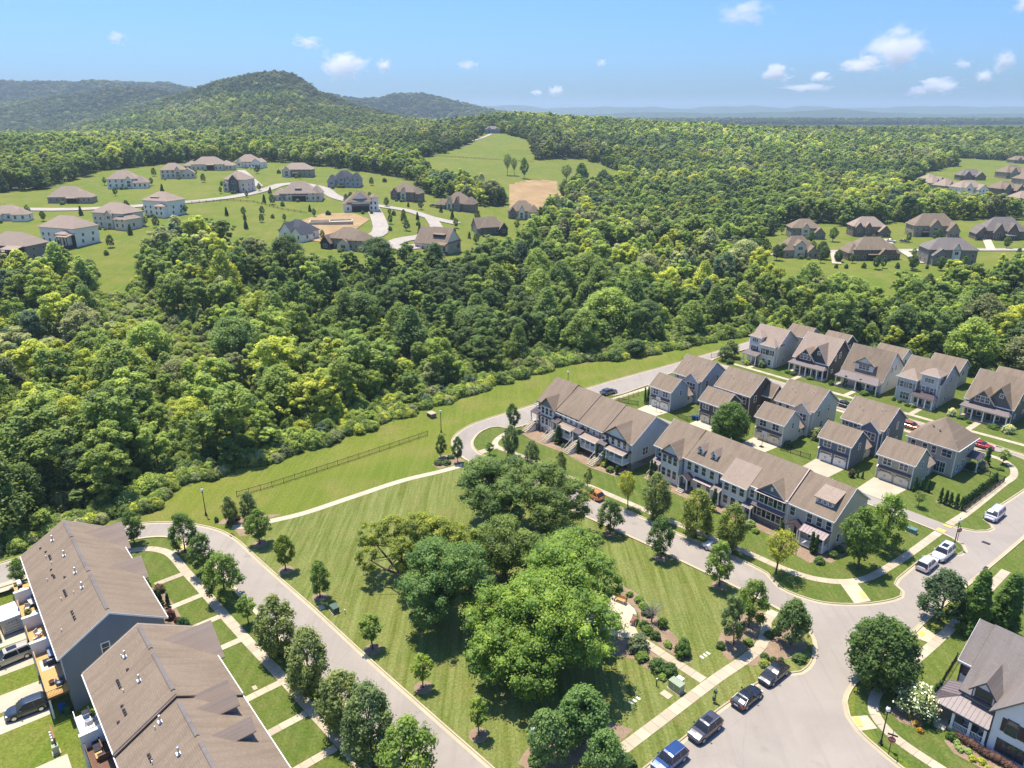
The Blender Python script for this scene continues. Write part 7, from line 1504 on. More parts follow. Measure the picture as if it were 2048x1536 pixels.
for i, (a_, b_, h_, lb) in enumerate([(59.7, -44.6, 1.1, 'thin dark marker post on the park lawn'), (36.9, -81.6, .6, 'short pale post near the dark green box')]):
    tag(MB().tube([(0, 0, -.05), (0, 0, h_)], .07, BLACK if i == 0 else RIM, 6).lathe([(.1, h_ - .02), (.09, h_ + .06)], WHITE, 6).build('marker_post', None, W(a_, b_)), lb, 'post')
o = thing('pet_waste_station', W(63.1, -38.5), ROT, 'dark green pet waste station between walk and kerb', 'waste station'); MB().tube([(0, 0, -.1), (0, 0, 1.9)], .05, GREENBOX, 6).build('post', o); MB().box(-.17, .17, -.2, .05, 1.3, 1.75, GREENBOX).build('bag_dispenser', o); MB().lathe([(.2, .35), (.22, .9), (.2, .95)], GREENBOX, 10, (0, -.22, 0)).build('bin', o)
o = thing('storm_inlet', W(86.7, -134.6, hz(*W(86.7, -134.6)[:2])), ROT, 'square concrete storm inlet standing in the meadow', 'storm inlet'); MB().box(-.9, .9, -.7, .7, -.2, .8, plain('weathered_concrete', (.2, .17, .14), .9, .3)).build('chamber', o); MB().box(-1.0, 1.0, -.8, .8, .8, .98, CONC).build('lid', o); MB().box(-.7, .7, -.72, -.7, .2, .6, BLACK).build('opening', o)
for i, (a_, b_, lb) in enumerate([(118.3, -28.6, 'dark storm grate at the right kerb above the evergreens'), (32.0, -112.2, 'dark storm grate at the left bend kerb'), (169.0, -44.0, 'dark storm grate in the far street kerb'), (126.2, -31.4, 'small manhole patch in the side street')]):
    m = MB().box(-.6, .6, -.32, .32, 0, .02, BLACK)
    for k in range(7): m.box(-.55 + k * .17, -.47 + k * .17, -.3, .3, .02, .035, DARKM)
    tag(m.build('storm_grate', None, W(a_, b_, .02), ROT + (math.pi / 2 if i == 0 else 0)), lb, 'storm grate', 'storm grates')
def bench(a, b, rz, wood, label):
    o = thing('bench', W(a, b, .02), rz, label, 'bench', 'plaza benches')
    for k in range(4): MB().box(-.9, .9, -.06, .06, -.02, .02, wood).build('seat_slat', o, (0, -.22 + k * .14, .45))
    for k in range(3): q = MB().box(-.9, .9, -.02, .02, -.06, .06, wood).build('back_slat', o, (0, .3 + k * .03, .58 + k * .15)); q.rotation_euler = (-.2, 0, 0)
    for s_ in (-.8, .8): MB().box(s_ - .035, s_ + .035, -.3, .34, .38, .43, BLACK).box(s_ - .035, s_ + .035, -.3, -.23, 0, .66, BLACK).box(s_ - .035, s_ + .035, .27, .34, 0, .95, BLACK).box(s_ - .035, s_ + .035, -.3, .3, .62, .67, BLACK).build('bench_frame', o)
bench(68.6, -58.7, ROT + rad(14), WOOD, 'golden wooden bench at the plaza edge'); bench(66.7, -54.6, ROT + rad(-62), plain('red_brown_wood', (.24, .1, .07), .7, .2, 3), 'red brown wooden bench at the plaza edge')
def fence(pts, h, gap, label, mat=BLACK, per=2.4, hz_=False, post=.05, board=None):
    """posts one by one; the thin pickets between two posts are one panel"""
    o = thing('fence', W(*pts[0], 0), 0, label, 'fence'); base = W(*pts[0]); pm = MB().box(-post, post, -post, post, -.1, h + .12, mat).mesh('post')
    for p, q in zip(pts[:-1], pts[1:]):
        P, Q = W(*p), W(*q); n = max(1, round((Q - P).length / per)); d = (Q - P) / n; ang = math.atan2(d.y, d.x); L_ = d.length
        m = MB()
        if board: [m.box(0, L_, -.02, .02, .1 + k * (h - .1) / board, .1 + (k + .72) * (h - .1) / board, mat) for k in range(board)]
        else:
            for z_ in (.12, h - .1): m.box(0, L_, -.022, .022, z_ - .03, z_ + .03, mat)
            for k in range(1, int(L_ / gap)): m.box(k * gap - .014, k * gap + .014, -.014, .014, .05, h, mat)
        pm2 = m.mesh('picket_panel')
        for k in range(n + 1):
            x = P + d * k; zz = hz(x.x, x.y) if hz_ else 0.0
            if k < n or q == pts[-1]: link('post', pm, o, (x.x - base.x, x.y - base.y, zz))
            if k < n: link('picket_panel', pm2, o, (x.x - base.x, x.y - base.y, zz), ang)
    return o
fence([(37.5, -124.6), (44, -124.2), (60, -124.6), (79.6, -125.4)], 1.1, .27, 'long black picket fence across the meadow', hz_=True, post=.038)
fence([(134.2, -37.75), (152.2, -37.5), (152.6, -42.6), (152.4, -44.4)], 1.15, .16, 'black picket fence round the corner lawn', plain('grey_black_metal', (.05, .055, .06), .4))
fence([(130.2, -99.8), (129.6, -94.6), (132.0, -93.4)], 1.1, .16, 'short black fence between pale blue and brown garages'); fence([(132.2, -72.4), (132.8, -66.2)], 1.1, .16, 'short black fence between cream and blue garages')
fence([(124.6, -113.0), (133.6, -112.6)], 1.0, .3, 'pale timber fence beside the upper walk', WOOD, 1.8); fence([(128.2, -108.0), (126.4, -112.4), (124.6, -113.0)], 1.1, .16, 'short black fence before the pale blue garage')
fence([(81.4, -21.9), (88, -22.6), (92.8, -23.1), (93.6, -21.0)], 1.2, .16, 'black picket fence beside the white house'); fence([(172.4, -119.4), (176, -117.6), (176.4, -112.6)], 1.2, .5, 'low brown fence at the upper road end', DARKWOOD, 2.2)
# bins, hoop, hydrant, movers' containers, deck furniture
def wheelie(a, b, mat, label, z=0.02):
    o = thing('wheelie_bin', W(a, b, z), ROT, label, 'bin', 'wheelie bins'); MB().prism([(-.27, -.3, .08), (.27, -.3, .08), (.3, -.36, .95), (-.3, -.36, .95)], (0, .62, 0), mat).build('bin_body', o); q = MB().box(-.32, .32, -.4, .34, .95, 1.02, mat).build('lid', o)
    for s_ in (-.27, .27): w = MB().lathe([(.1, -.03), (.1, .03)], TYRE, 8).build('wheel', o, (s_, .28, .1)); w.rotation_euler = (0, rad(90), 0)
BLUEP = plain('blue_plastic', (.02, .1, .36), .4)
wheelie(131.5, -94.2, BLUEP, 'blue wheelie bin left of the brown garage'); wheelie(131.7, -93.55, BLUEP, 'second blue wheelie bin by the brown garage doors')
wheelie(2.9, -88.9, BLUEP, 'blue wheelie bin under the near deck', -1.97); wheelie(3.3, -88.1, plain('green_plastic', (.03, .1, .05), .4), 'green wheelie bin under the near deck', -1.97)
o = thing('basketball_hoop', W(128.4, -102.6), ROT, 'basketball hoop on a black post in the pale driveway', 'basketball hoop'); MB().tube([(0, 0, 0), (0, 0, 2.6), (0, .5, 3.1)], .05, BLACK, 6).build('post', o); MB().box(-.65, .65, .5, .54, 2.8, 3.6, WHITE).build('backboard', o); MB().lathe([(.23, 0), (.25, .02)], RED, 12, (0, .8, 2.95)).build('hoop', o)
o = thing('basketball_hoop', W(130.4, -75.8), ROT, 'basketball hoop with a leaning post before the cream garage', 'basketball hoop'); MB().box(-.4, .4, -.3, .3, 0, .2, BLACK).build('base', o); MB().tube([(0, 0, .1), (0, .4, 2.8)], .05, BLACK, 6).build('post', o); MB().box(-.6, .6, .5, .54, 2.6, 3.4, WHITE).build('backboard', o)
o = thing('fire_hydrant', W(123.4, -118.0), 0, 'small red hydrant at the rear lane mouth', 'hydrant'); MB().lathe([(.16, 0), (.16, .05), (.11, .08), (.11, .55), (.14, .58), (.1, .7), (.03, .76)], RED, 10).build('barrel', o); MB().tube([(-.2, 0, .42), (.2, 0, .42)], .05, RED, 6).build('nozzle', o)
GREYT = plain('container_print', (.12, .12, .13), .6)
for i, (a_, b_, lb) in enumerate([(0.4, -111.4, 'white moving container next to the terrace deck'), (-2.4, -110.8, 'white moving container cut by the left edge')]):
    o = thing('moving_container', W(a_, b_, -1.97), ROT + rad(4), lb, 'container', 'white moving containers')
    MB().box(-1.9, 1.9, -1.15, 1.15, .15, 2.35, plain('container_white', (.62, .58, .52), .5, .08)).build('body', o); MB().box(-1.98, 1.98, -1.22, 1.22, 2.35, 2.5, plain('container_roof', (.8, .82, .85), .4, .03)).build('roof', o)
    for x in (-1.95, 1.95):
        for y in (-1.18, 1.18): MB().box(x - .06, x + .06, y - .06, y + .06, .1, 2.36, RIM).build('corner_post', o)
    MB().box(-1.8, 1.8, -1.0, 1.0, 0, .15, TYRE).build('skid', o)
    for k in range(3): MB().box(1.9, 1.915, -.95, .95, .45 + k * .42 - .03, .45 + k * .42 + .03, GREYT).build('stripe', o)
    text('UNITS', .5, GREYT, o, (1.92, 0, 1.75), (rad(90), 0, rad(90)))
CUSH = plain('pale_cushion', (.55, .5, .46), .9); DARKF = plain('dark_wicker', (.03, .03, .038), .8); BLUEC = plain('blue_grey_cushion', (.25, .29, .36), .9)
def chair(a, b, z, rz, fm, cm, label, grp='deck chairs'):
    o = thing('deck_chair', W(a, b, z), rz, label, 'chair', grp)
    for x in (-.28, .28):
        for y in (-.28, .28): MB().box(x - .03, x + .03, y - .03, y + .03, 0, .35, fm).build('leg', o)
    MB().box(-.33, .33, -.33, .33, .33, .4, fm).build('seat', o); MB().box(-.3, .3, -.3, .26, .4, .5, cm).build('cushion', o); q = MB().box(-.33, .33, -.05, .05, 0, .55, cm).build('backrest', o, (0, .3, .42)); q.rotation_euler = (-.2, 0, 0)
    for x in (-.33, .33): MB().box(x - .04, x + .04, -.3, .3, .52, .6, fm).build('armrest', o)
def table(a, b, z, w, d, h, mat, label):
    o = thing('deck_table', W(a, b, z), ROT, label, 'table', 'deck tables'); MB().box(-w / 2, w / 2, -d / 2, d / 2, h - .06, h, mat).build('top', o)
    for x in (-w / 2 + .06, w / 2 - .06):
        for y in (-d / 2 + .06, d / 2 - .06): MB().box(x - .03, x + .03, y - .03, y + .03, 0, h - .06, mat).build('leg', o)
def sofa(a, b, z, rz, w, fm, cm, label):
    o = thing('deck_sofa', W(a, b, z), rz, label, 'sofa', 'deck sofas'); MB().box(-w / 2, w / 2, -.4, .4, 0, .32, fm).build('frame', o); MB().box(-w / 2, w / 2, .28, .42, .32, .75, fm).build('backrest', o)
    n = max(1, round(w / .75))
    for k in range(n): MB().box(-w / 2 + k * w / n + .02, -w / 2 + (k + 1) * w / n - .02, -.38, .28, .32, .46, cm).build('cushion', o)
ZD = 1.16
chair(2.9, -101.6, ZD, ROT + 2.4, WHITE, CUSH, 'pale lounge chair at the back of the blue walled deck'); chair(2.6, -99.6, ZD, ROT + 2.0, WHITE, CUSH, 'pale lounge chair nearest the deck rail'); chair(3.4, -98.9, ZD, ROT + 3.4, WHITE, DARKF, 'dark cushioned chair in the deck corner')
table(2.4, -100.6, ZD, .7, .5, .4, WHITE, 'low white deck table between the lounge chairs')
sofa(3.5, -96.6, ZD, ROT + .0, 2.0, DARKF, BLUEC, 'grey sofa against the privacy wall'); sofa(3.7, -94.6, ZD, ROT - 1.57, 1.9, DARKF, BLUEC, 'grey sofa against the terrace wall'); table(2.7, -95.0, ZD, .9, .7, .42, DARKF, 'dark square deck table on a pale rug')
tag(MB().box(-1.4, 1.0, -.8, .8, 0, .012, plain('pale_rug', (.62, .55, .45), .95, .15)).build('deck_rug', None, W(2.8, -94.6, ZD + .005), ROT), 'pale rug on the golden deck', 'rug')
tag(MB().lathe([(.1, 0), (.3, .1), (.34, .4), (.3, .42), (.1, .2)], DARKWOOD, 10).build('fire_bowl', None, W(2.6, -90.6, ZD)), 'round brown fire bowl on the golden deck', 'fire bowl')
chair(3.3, -89.6, ZD, ROT + 2.8, DARKF, BLUEC, 'slate blue reclining chair at the deck end'); chair(3.7, -90.6, ZD, ROT - 1.4, DARKF, BLUEC, 'slate blue chair by the deck wall')
sofa(3.3, -110.3, ZD, ROT + .1, 2.1, DARKF, CUSH, 'dark sofa with cushions on the second deck'); table(3.2, -106.4, ZD, 1.1, .9, .7, CUSH, 'pale dining table on the second deck'); chair(2.6, -108.6, ZD, ROT + 1.2, DARKF, CUSH, 'pale chair near the second deck sofa')
tree('potted_palm', 'loose_shrub', 2.5, -107.0, 1.4, 1.2, (.12, .14, .04), 'potted palm by the second deck rail', None, ZD, cat='potted plant'); tree('potted_plant', 'loose_shrub', 3.8, -108.0, 1.5, .9, DK, 'dark potted plants against the second deck wall', None, ZD, cat='potted plant')
o = thing('barbecue', W(2.6, -115.4, ZD), ROT, 'black barbecue with a white lid on the first deck', 'barbecue'); MB().box(-.6, .6, -.3, .3, .5, .8, BLACK).build('firebox', o); MB().prism([(-.6, -.3, .8), (-.6, .3, .8), (-.6, .2, 1.1), (-.6, -.2, 1.1)], (1.2, 0, 0), WHITE).build('lid', o)
for x in (-.5, .5): MB().box(x - .04, x + .04, -.25, .25, 0, .5, BLACK).build('leg', o)
sofa(3.0, -113.0, ZD, ROT, 1.7, DARKF, WOOD, 'sofa with golden cushions on the first deck'); table(2.7, -114.2, ZD, .9, .6, .42, CUSH, 'low pale table on the first deck')
for i, (a_, b_, r_) in enumerate([(4.6, -80.9, 1.6), (4.7, -79.6, 1.6), (5.2, -80.6, -1.5), (5.3, -79.2, -1.5)]): chair(a_, b_, ZD, ROT + r_, WHITE, CUSH if i % 2 else BLUEC, ['pale chair far left on the white deck', 'pale chair near left on the white deck', 'grey chair far right on the white deck', 'grey chair near right on the white deck'][i])
sofa(4.7, -82.1, ZD, ROT, 1.5, DARKF, DARKF, 'black covered sofa on the white deck'); sofa(4.6, -76.4, ZD, ROT, 2.0, DARKWOOD, DARKF, 'brown framed sofa on the lowest deck'); sofa(5.2, -74.6, ZD, ROT - 1.57, 1.8, DARKWOOD, DARKF, 'brown framed sofa by the lowest deck wall'); table(4.5, -74.8, ZD, .9, .7, .45, WOOD, 'golden table on the lowest deck')
tree('potted_plant', 'loose_shrub', 5.3, -82.0, .8, .8, (.12, .16, .03), 'bright potted plant on the white deck', None, ZD, cat='potted plant')
tree('potted_plant', 'round_shrub', 18.6, -61.0, .7, .7, (.16, .05, .02), 'russet pot plant at the near terrace step', None, 0, cat='potted plant')

# ------------------------------------------------------------------ houses of the hillside and of the far right
BRICKT = masonry('tan_brick', (.38, .3, .22), (.3, .23, .17), (.4, .35, .28), .3, .09); BRICKB = masonry('brown_brick', (.19, .13, .1), (.14, .095, .075), (.25, .2, .16), .3, .09); BRICKG = masonry('grey_brick', (.27, .24, .21), (.2, .18, .16), (.3, .27, .24), .3, .09)
PAINTW = plain('painted_brick', (.82, .78, .7), .7, .05); STUCCO = plain('cream_stucco', (.68, .58, .47), .8, .06); STUCCOB = plain('blue_grey_stone', (.33, .34, .36), .8, .12); PORCHD = plain('dark_porch', (.05, .04, .038), .8)
FRW = plain('far_window_frame', (.5, .47, .43), .6, .05)
FWIN = {}
def fwin(t, x, y, z, face, w=1.1, h=1.6, fm=None, n=1):
    k = (w, h, n, fm.name if fm else '')
    if k not in FWIN:
        f, g = MB(), MB(); f.box(-w / 2 - .12, w / 2 + .12, -.08, 0, -.12, 0, fm or FRW).box(-w / 2 - .12, w / 2 + .12, -.08, 0, h, h + .12, fm or FRW)
        for x_ in [-w / 2 - .12] + [-w / 2 + i * w / n - .05 for i in range(1, n)] + [w / 2]: f.box(x_, x_ + .12, -.08, 0, 0, h, fm or FRW)
        g.box(-w / 2, w / 2, -.04, -.01, 0, h, GLASS); FWIN[k] = (f.mesh('window_frame'), g.mesh('window_pane'))
    o = link('window', FWIN[k][0], t, (x, y, z), FACE[face]); link('pane', FWIN[k][1], o)
def far_house(x, y, rz, w, d, ze, zr, wall, roof, label, group, wings=(), gables=(), shed=None, dark_porch=None, win=True, base=2.5, dormer=None):
    """main block with a hipped or gabled roof; wings: (x0,x1,y0,y1,ze,zr,'hip'|'gable'); gables: (x0,x1,yf,ze,zr,mat) on the front"""
    z0 = hz(x, y); t = thing('house', (x, y, z0), rz, label, 'house', group); t.scale = (.87, .87, .9)
    m = MB(); m.box(-w / 2, w / 2, -d / 2, d / 2, -base, ze - .1, wall); m.build('wall', t)
    r = MB(); hip(r, -w / 2, w / 2, -d / 2, d / 2, ze, zr, roof, .6); r.build('roof', t)
    for (x0, x1, y0, y1, e, q, k) in wings:
        m = MB()
        if k == 'hip': m.box(x0, x1, y0, y1, -base, e - .1, wall)
        elif k == 'gx': body_x(m, x0, x1, y0, y1, -base, e, q, wall)
        else: body_y(m, x0, x1, y0, y1, -base, e, q, wall)
        m.build('wing', t); r = MB()
        if k == 'hip': hip(r, x0, x1, y0, y1, e, q, roof, .5)
        elif k == 'gx': gable_x(r, x0, x1, y0, y1, e, q, roof, .4)
        else: gable_y(r, x0, x1, y0, y1, e, q, roof, .4)
        r.build('wing_roof', t)
        if win:
            n = max(1, int((x1 - x0) / 3))
            for i in range(n): fwin(t, x0 + (x1 - x0) * (i + .5) / n, y0, .9, 'front')
            if e > 4.6:
                for i in range(n): fwin(t, x0 + (x1 - x0) * (i + .5) / n, y0, 3.9, 'front', 1.0, 1.3)
            fwin(t, x1 if x1 > w / 2 else x0, (y0 + y1) / 2, .9, 'right' if x1 > w / 2 else 'left')
    for (x0, x1, yf, e, q, gm) in gables:
        m = MB(); body_y(m, x0, x1, yf, 0, -base, e, q, gm); m.build('gable', t); r = MB(); gable_y(r, x0, x1, yf, d * .15, e, q + .15, roof, .45); rakes_y(r, x0, x1, yf, e, q + .15, FRW, .45); r.build('gable_roof', t)
        fwin(t, (x0 + x1) / 2, yf, max(.9, e - 2.4), 'front', min(2.4, (x1 - x0) * .4), 1.5, None, 2)
        if e > 4.8: fwin(t, (x0 + x1) / 2, yf, .8, 'front', min(2.4, (x1 - x0) * .4), 1.6, None, 2)
    if win:
        n = max(2, int(w / 3.6))
        for i in range(n):
            px = -w / 2 + w * (i + .5) / n
            if any(g[0] - .4 < px < g[1] + .4 for g in gables) or any(q[0] - .4 < px < q[1] + .4 and q[2] < -d / 2 + .1 for q in wings): continue
            fwin(t, px, -d / 2, .9, 'front');
            if ze > 4.6: fwin(t, px, -d / 2, 3.9, 'front', 1.0, 1.3)
        for s, f in ((-1, 'left'), (1, 'right')):
            for py in (-d * .22, d * .2):
                fwin(t, s * w / 2, py, .9, f, 1.0, 1.5)
                if ze > 4.6: fwin(t, s * w / 2, py + .6, 3.9, f, 1.0, 1.3)
    if dark_porch:
        x0, x1, dp, h = dark_porch
        MB().slab([(x0 - .3, -d / 2 - dp - .3, h), (x1 + .3, -d / 2 - dp - .3, h), (x1 + .3, -d / 2, h + 1.0), (x0 - .3, -d / 2, h + 1.0)], .2, roof).build('porch_roof', t)
        MB().box(x0, x1, -d / 2 - dp, -d / 2 - .01, -base, .2, PORCHD).box(x0, x1, -d / 2 - .12, -d / 2 - .01, .2, h, PORCHD).build('porch', t)
        for k in range(4): MB().box(-.14, .14, -.14, .14, .2, h - .15, PORCHD).build('column', t, (x0 + .15 + (x1 - x0 - .3) * k / 3, -d / 2 - dp + .15, 0))
    if shed:
        x0, x1, h = shed; q = MB(); q.box(x0, x1, -d * .36, 0, ze, h - .5, PORCHD); q = q.build('dormer', t); MB().slab([(x0 - .3, -d * .36 - .5, h - .5), (x1 + .3, -d * .36 - .5, h - .5), (x1 + .3, d * .1, h + .6), (x0 - .3, d * .1, h + .6)], .2, roof).build('dormer_roof', q)
        for k in range(2): fwin(q, x0 + (x1 - x0) * (k + .5) / 2, -d * .36, ze + .7, 'front', 1.0, 1.0)
    return t
GH = 'houses on the far left hillside'; r_ = rad; FHU = [DK, MD, GR, OL]
def fy(d): return -d / 2
far_house(-251, 376, r_(8), 17, 12, 3.6, 7.6, PAINTW, ROOFN, 'low white house cut by the left edge below the ranch', GH, [(5, 13, -9, -1, 3.2, 6.4, 'hip')], [(-7, -1, -8, 3.4, 5.8, PAINTW)])
far_house(-249, 428, r_(6), 22, 14, 3.4, 9.4, BRICKT, ROOFN, 'low tan brick ranch house alone on its lawn', GH, [(7, 16, -8, 1, 3.2, 6.8, 'hip')], dark_porch=(1, 8, 1.5, 2.8))
far_house(-247, 487, r_(14), 20, 14, 6.0, 11.4, PAINTW, ROOFN, 'white house under a tall brown hip, highest of the white ones', GH, [(7, 17, -9, 1, 3.4, 8.2, 'hip')], [(2, 7, -8, 5.4, 7.8, PAINTW)])
far_house(-233, 528, r_(20), 18, 13, 5.8, 10.6, STUCCO, ROOFN, 'greyish cream house with a low right wing on the ridge lawn', GH, [(6, 16, -9, 0, 3.6, 7.0, 'gable')], [(1, 6, -8, 5.2, 8.2, STUCCO)])
far_house(-227, 578, r_(4), 26, 15, 4.6, 10.4, STUCCO, ROOFN, 'wide tan house with a white balcony at the wood edge', GH, [(-20, -10, -6, 6, 3.4, 7.2, 'hip'), (8, 20, -4, 8, 3.4, 7.4, 'hip')], dark_porch=(0, 6, 2, 4.2))
far_house(-206, 604, r_(-8), 20, 14, 4.8, 10.6, PAINTW, ROOFN, 'farthest pale house beside the parked cars on the hill', GH, [(6, 15, -8, 4, 4.6, 7.6, 'gable')], [(-8, -3, -8.5, 4.2, 7.0, PAINTW)])
far_house(-172, 482, r_(-10), 17, 13, 8.2, 13.0, STUCCO, ROOFN, 'tall cream house with a dark front gable', GH, [], [(-4, 3, -7.2, 8.0, 11.4, plain('dark_gable', (.1, .1, .1), .8)), (-8.4, -4.4, -8.4, 6.0, 7.0, STUCCO)], base=3)
far_house(-182, 396, r_(-22), 19, 14, 8.2, 12.8, PAINTW, ROOFN, 'white house with a dark dormer, right of the cream one', GH, [(2, 9, -10, 0, 5.6, 7.2, 'hip')], shed=(-4.5, 1.5, 10.6), base=4)
far_house(-191, 365, r_(-20), 22, 14, 7.6, 12.4, STUCCO, ROOFN, 'cream pink house half behind the pale tree', GH, [(6, 14, -9, 2, 4.8, 7.8, 'hip')], [(-1, 4, -8, 7.0, 9.0, STUCCO)], base=4)
far_house(-193, 326, r_(-20), 23, 14, 7.8, 12.8, PAINTW, ROOFN, 'large white house with a dark rear porch', GH, [(2, 9, -10, 0, 5.4, 7.0, 'hip')], dark_porch=(5, 11.4, 5, 4.6), base=4)
far_house(-200, 300, r_(-12), 22, 13, 6.4, 11.6, BRICKG, ROOFN, 'brown house with a timber porch cut by the left edge', GH, [(-9, 1, -9, 0, 4.0, 7.0, 'hip')], dark_porch=(2, 10, 5, 5.6), base=3.5)
far_house(-154, 554, r_(4), 24, 14, 5.6, 10.4, BRICKT, ROOFN, 'tan two storey house before the far tree belt', GH, [], [(-11, -5, -9, 5.2, 8.0, STUCCO)], dark_porch=(-3, 3, 1.5, 3.0))
far_house(-128, 459, r_(6), 24, 16, 4.8, 12.0, STUCCO, ROOFN, 'wide pale house with a screened porch and arched dormer', GH, [(-17, -8, -8, 4, 3.8, 8.0, 'hip'), (8, 15, -7, 8, 4.6, 9.4, 'hip')], shed=(-2, 2, 8.4), dark_porch=(-4, 5, .8, 3.4), base=3)
far_house(-113, 517, r_(2), 18, 13, 4.6, 11.0, STUCCOB, ROOFD, 'blue grey stone house with several pointed gables', GH, [(6, 13, -9, 4, 5.0, 9.6, 'gable')], [(-12, -6, -8, 4.0, 8.0, STUCCOB), (-4, 1, -7.5, 6.4, 9.8, STUCCOB), (1.5, 6, -9, 3.8, 7.2, STUCCOB)])
far_house(-86, 429, r_(16), 17, 13, 5.6, 11.6, PAINTW, ROOF, 'white house with a triple window dormer by the building plot', GH, [(-11, -6, -7, 3, 4.4, 6.6, 'hip'), (7, 11, -7, 5, 8.0, 9.6, 'hip')], [(-5, 4, -5, 7.4, 11.0, PAINTW)], dark_porch=(-6, 5, 1.0, 3.4), base=3)
far_house(-67, 480, r_(-14), 18, 14, 5.6, 11.4, BRICKB, ROOF, 'brown brick house above the planted island', GH, [(5, 12, -6, 6, 4.4, 8.6, 'hip')], [(-8, -3, -8, 5.4, 8.4, BRICKB), (-1, 3, -8, 5.2, 8.6, STUCCO)])
far_house(-33, 465, r_(-12), 18, 15, 4.6, 11.6, BRICKB, ROOF, 'brown brick house with many hips and a pale centre', GH, [(-14, -7, -9, 2, 3.6, 7.4, 'hip'), (6, 13, -8, 5, 4.2, 8.6, 'hip')], [(-6, -2, -9, 5.0, 8.6, STUCCO), (-.5, 3.5, -9.5, 4.6, 9.0, BRICKG)])
far_house(-101, 354, r_(-32), 17, 13, 4.0, 9.4, PAINTW, ROOFD, 'white house with a dark blue roof among tree tops', GH, [(4, 11, -9, 0, 3.6, 6.8, 'gable')], [(-6, 3, -8, 4.0, 8.4, PAINTW)], base=4)
far_house(-74, 338, r_(-18), 18, 13, 5.2, 10.0, BRICKT, ROOF, 'tan house with a dark gabled porch behind the tree tops', GH, [(4, 13, -8, 3, 4.8, 8.8, 'hip')], [(-11, -5.5, -10, 3.4, 6.8, PORCHD), (-2, 5, -9, 3.0, 5.6, STUCCO)], base=4)
far_house(-35, 353, r_(-26), 20, 14, 4.4, 11.6, STUCCO, ROOF, 'tan house with a dark shed dormer and a pool behind', GH, [(-10, 10, -8, 7, 4.2, 11.4, 'gx')], shed=(0, 7, 9.0), dark_porch=(2, 10, 3, 4.0), base=4)
far_house(-12, 402, r_(20), 15, 12, 4.2, 9.8, BRICKG, ROOF, 'grey brown house with a dark arched porch', GH, [(-10, 4, -6, 6, 4.0, 9.4, 'gx')], [(4, 9, -8, 3.6, 6.8, PORCHD)], base=3)
far_house(6, 452, r_(-6), 18, 13, 5.0, 11.2, STUCCO, ROOF, 'pale house with hips, last one before the bare soil', GH, [(5, 11, -8, 4, 4.4, 8.6, 'hip')], [(-8, -3, -8, 4.4, 7.6, BRICKB), (-1.5, 2.5, -8.5, 5.0, 8.6, PAINTW)], base=3)
GR_ = 'brick houses of the right hand clearing'
far_house(164, 421, r_(-4), 18, 12, 6.4, 11.4, BRICKG, ROOF, 'grey brick house, left one of the upper right row', GR_, [(4, 11, -10, 0, 3.8, 7.2, 'gable')], [(-3, 2, -7, 6.2, 9.2, STUCCO)])
far_house(201, 425, r_(-4), 20, 12, 6.2, 11.6, BRICKB, ROOFN, 'dark brick house with a pale roof in the upper right row', GR_, [(5, 12, -10, 0, 3.8, 7.4, 'gable')], [(-9, -4.5, -7, 6.0, 8.8, BRICKB), (-3, 1, -7, 6.0, 8.8, BRICKB)])
far_house(235, 420, r_(-4), 26, 13, 6.6, 13.4, BRICKT, ROOF, 'large stone house, tallest of the upper right row', GR_, [(6, 13, -11, 0, 4.4, 9.0, 'gable')], [(-4, 3, -8, 6.4, 10.4, BRICKT)], dark_porch=(-8, -4, 1.5, 3.0))
far_house(264, 404, r_(-10), 24, 14, 5.2, 12.6, BRICKB, ROOFG, 'dark gabled house near the right edge', GR_, [(-16, -9, -7, 4, 3.6, 7.6, 'gable')], [(-7, -1, -9, 5.0, 9.6, BRICKB), (1, 7, -8, 5.2, 9.8, BRICKB)], dark_porch=(-3, 5, 3, 3.0))
far_house(139, 363, r_(4), 18, 12, 4.2, 11.0, BRICKT, ROOF, 'tan house with a pale dormer, left one of the lower right row', GR_, [(3, 9, -9, 0, 3.6, 6.6, 'gable')], [(-3.5, 2.5, -6.8, 6.8, 9.2, STUCCO)])
far_house(171, 354, r_(0), 22, 13, 5.6, 11.4, BRICKB, ROOF, 'brown house with a long hip, middle of the lower right row', GR_, [(7, 14, -6, 6, 3.6, 8.2, 'hip'), (-14, -7, -6, 6, 3.8, 8.4, 'hip')], [(1.5, 6.5, -9, 3.8, 6.4, BRICKB)], dark_porch=(-4, 2, 1.5, 3.2))
far_house(200, 340, r_(-6), 24, 13, 7.4, 12.6, BRICKG, ROOFG, 'grey stone house with a white gabled back porch', GR_, [(-11, -3, -10, -2, 5.2, 8.4, 'gable')], [(-.5, 3.5, -7, 7.4, 10.6, PAINTW)], base=3)
GF = 'roofs at the far right clearing'
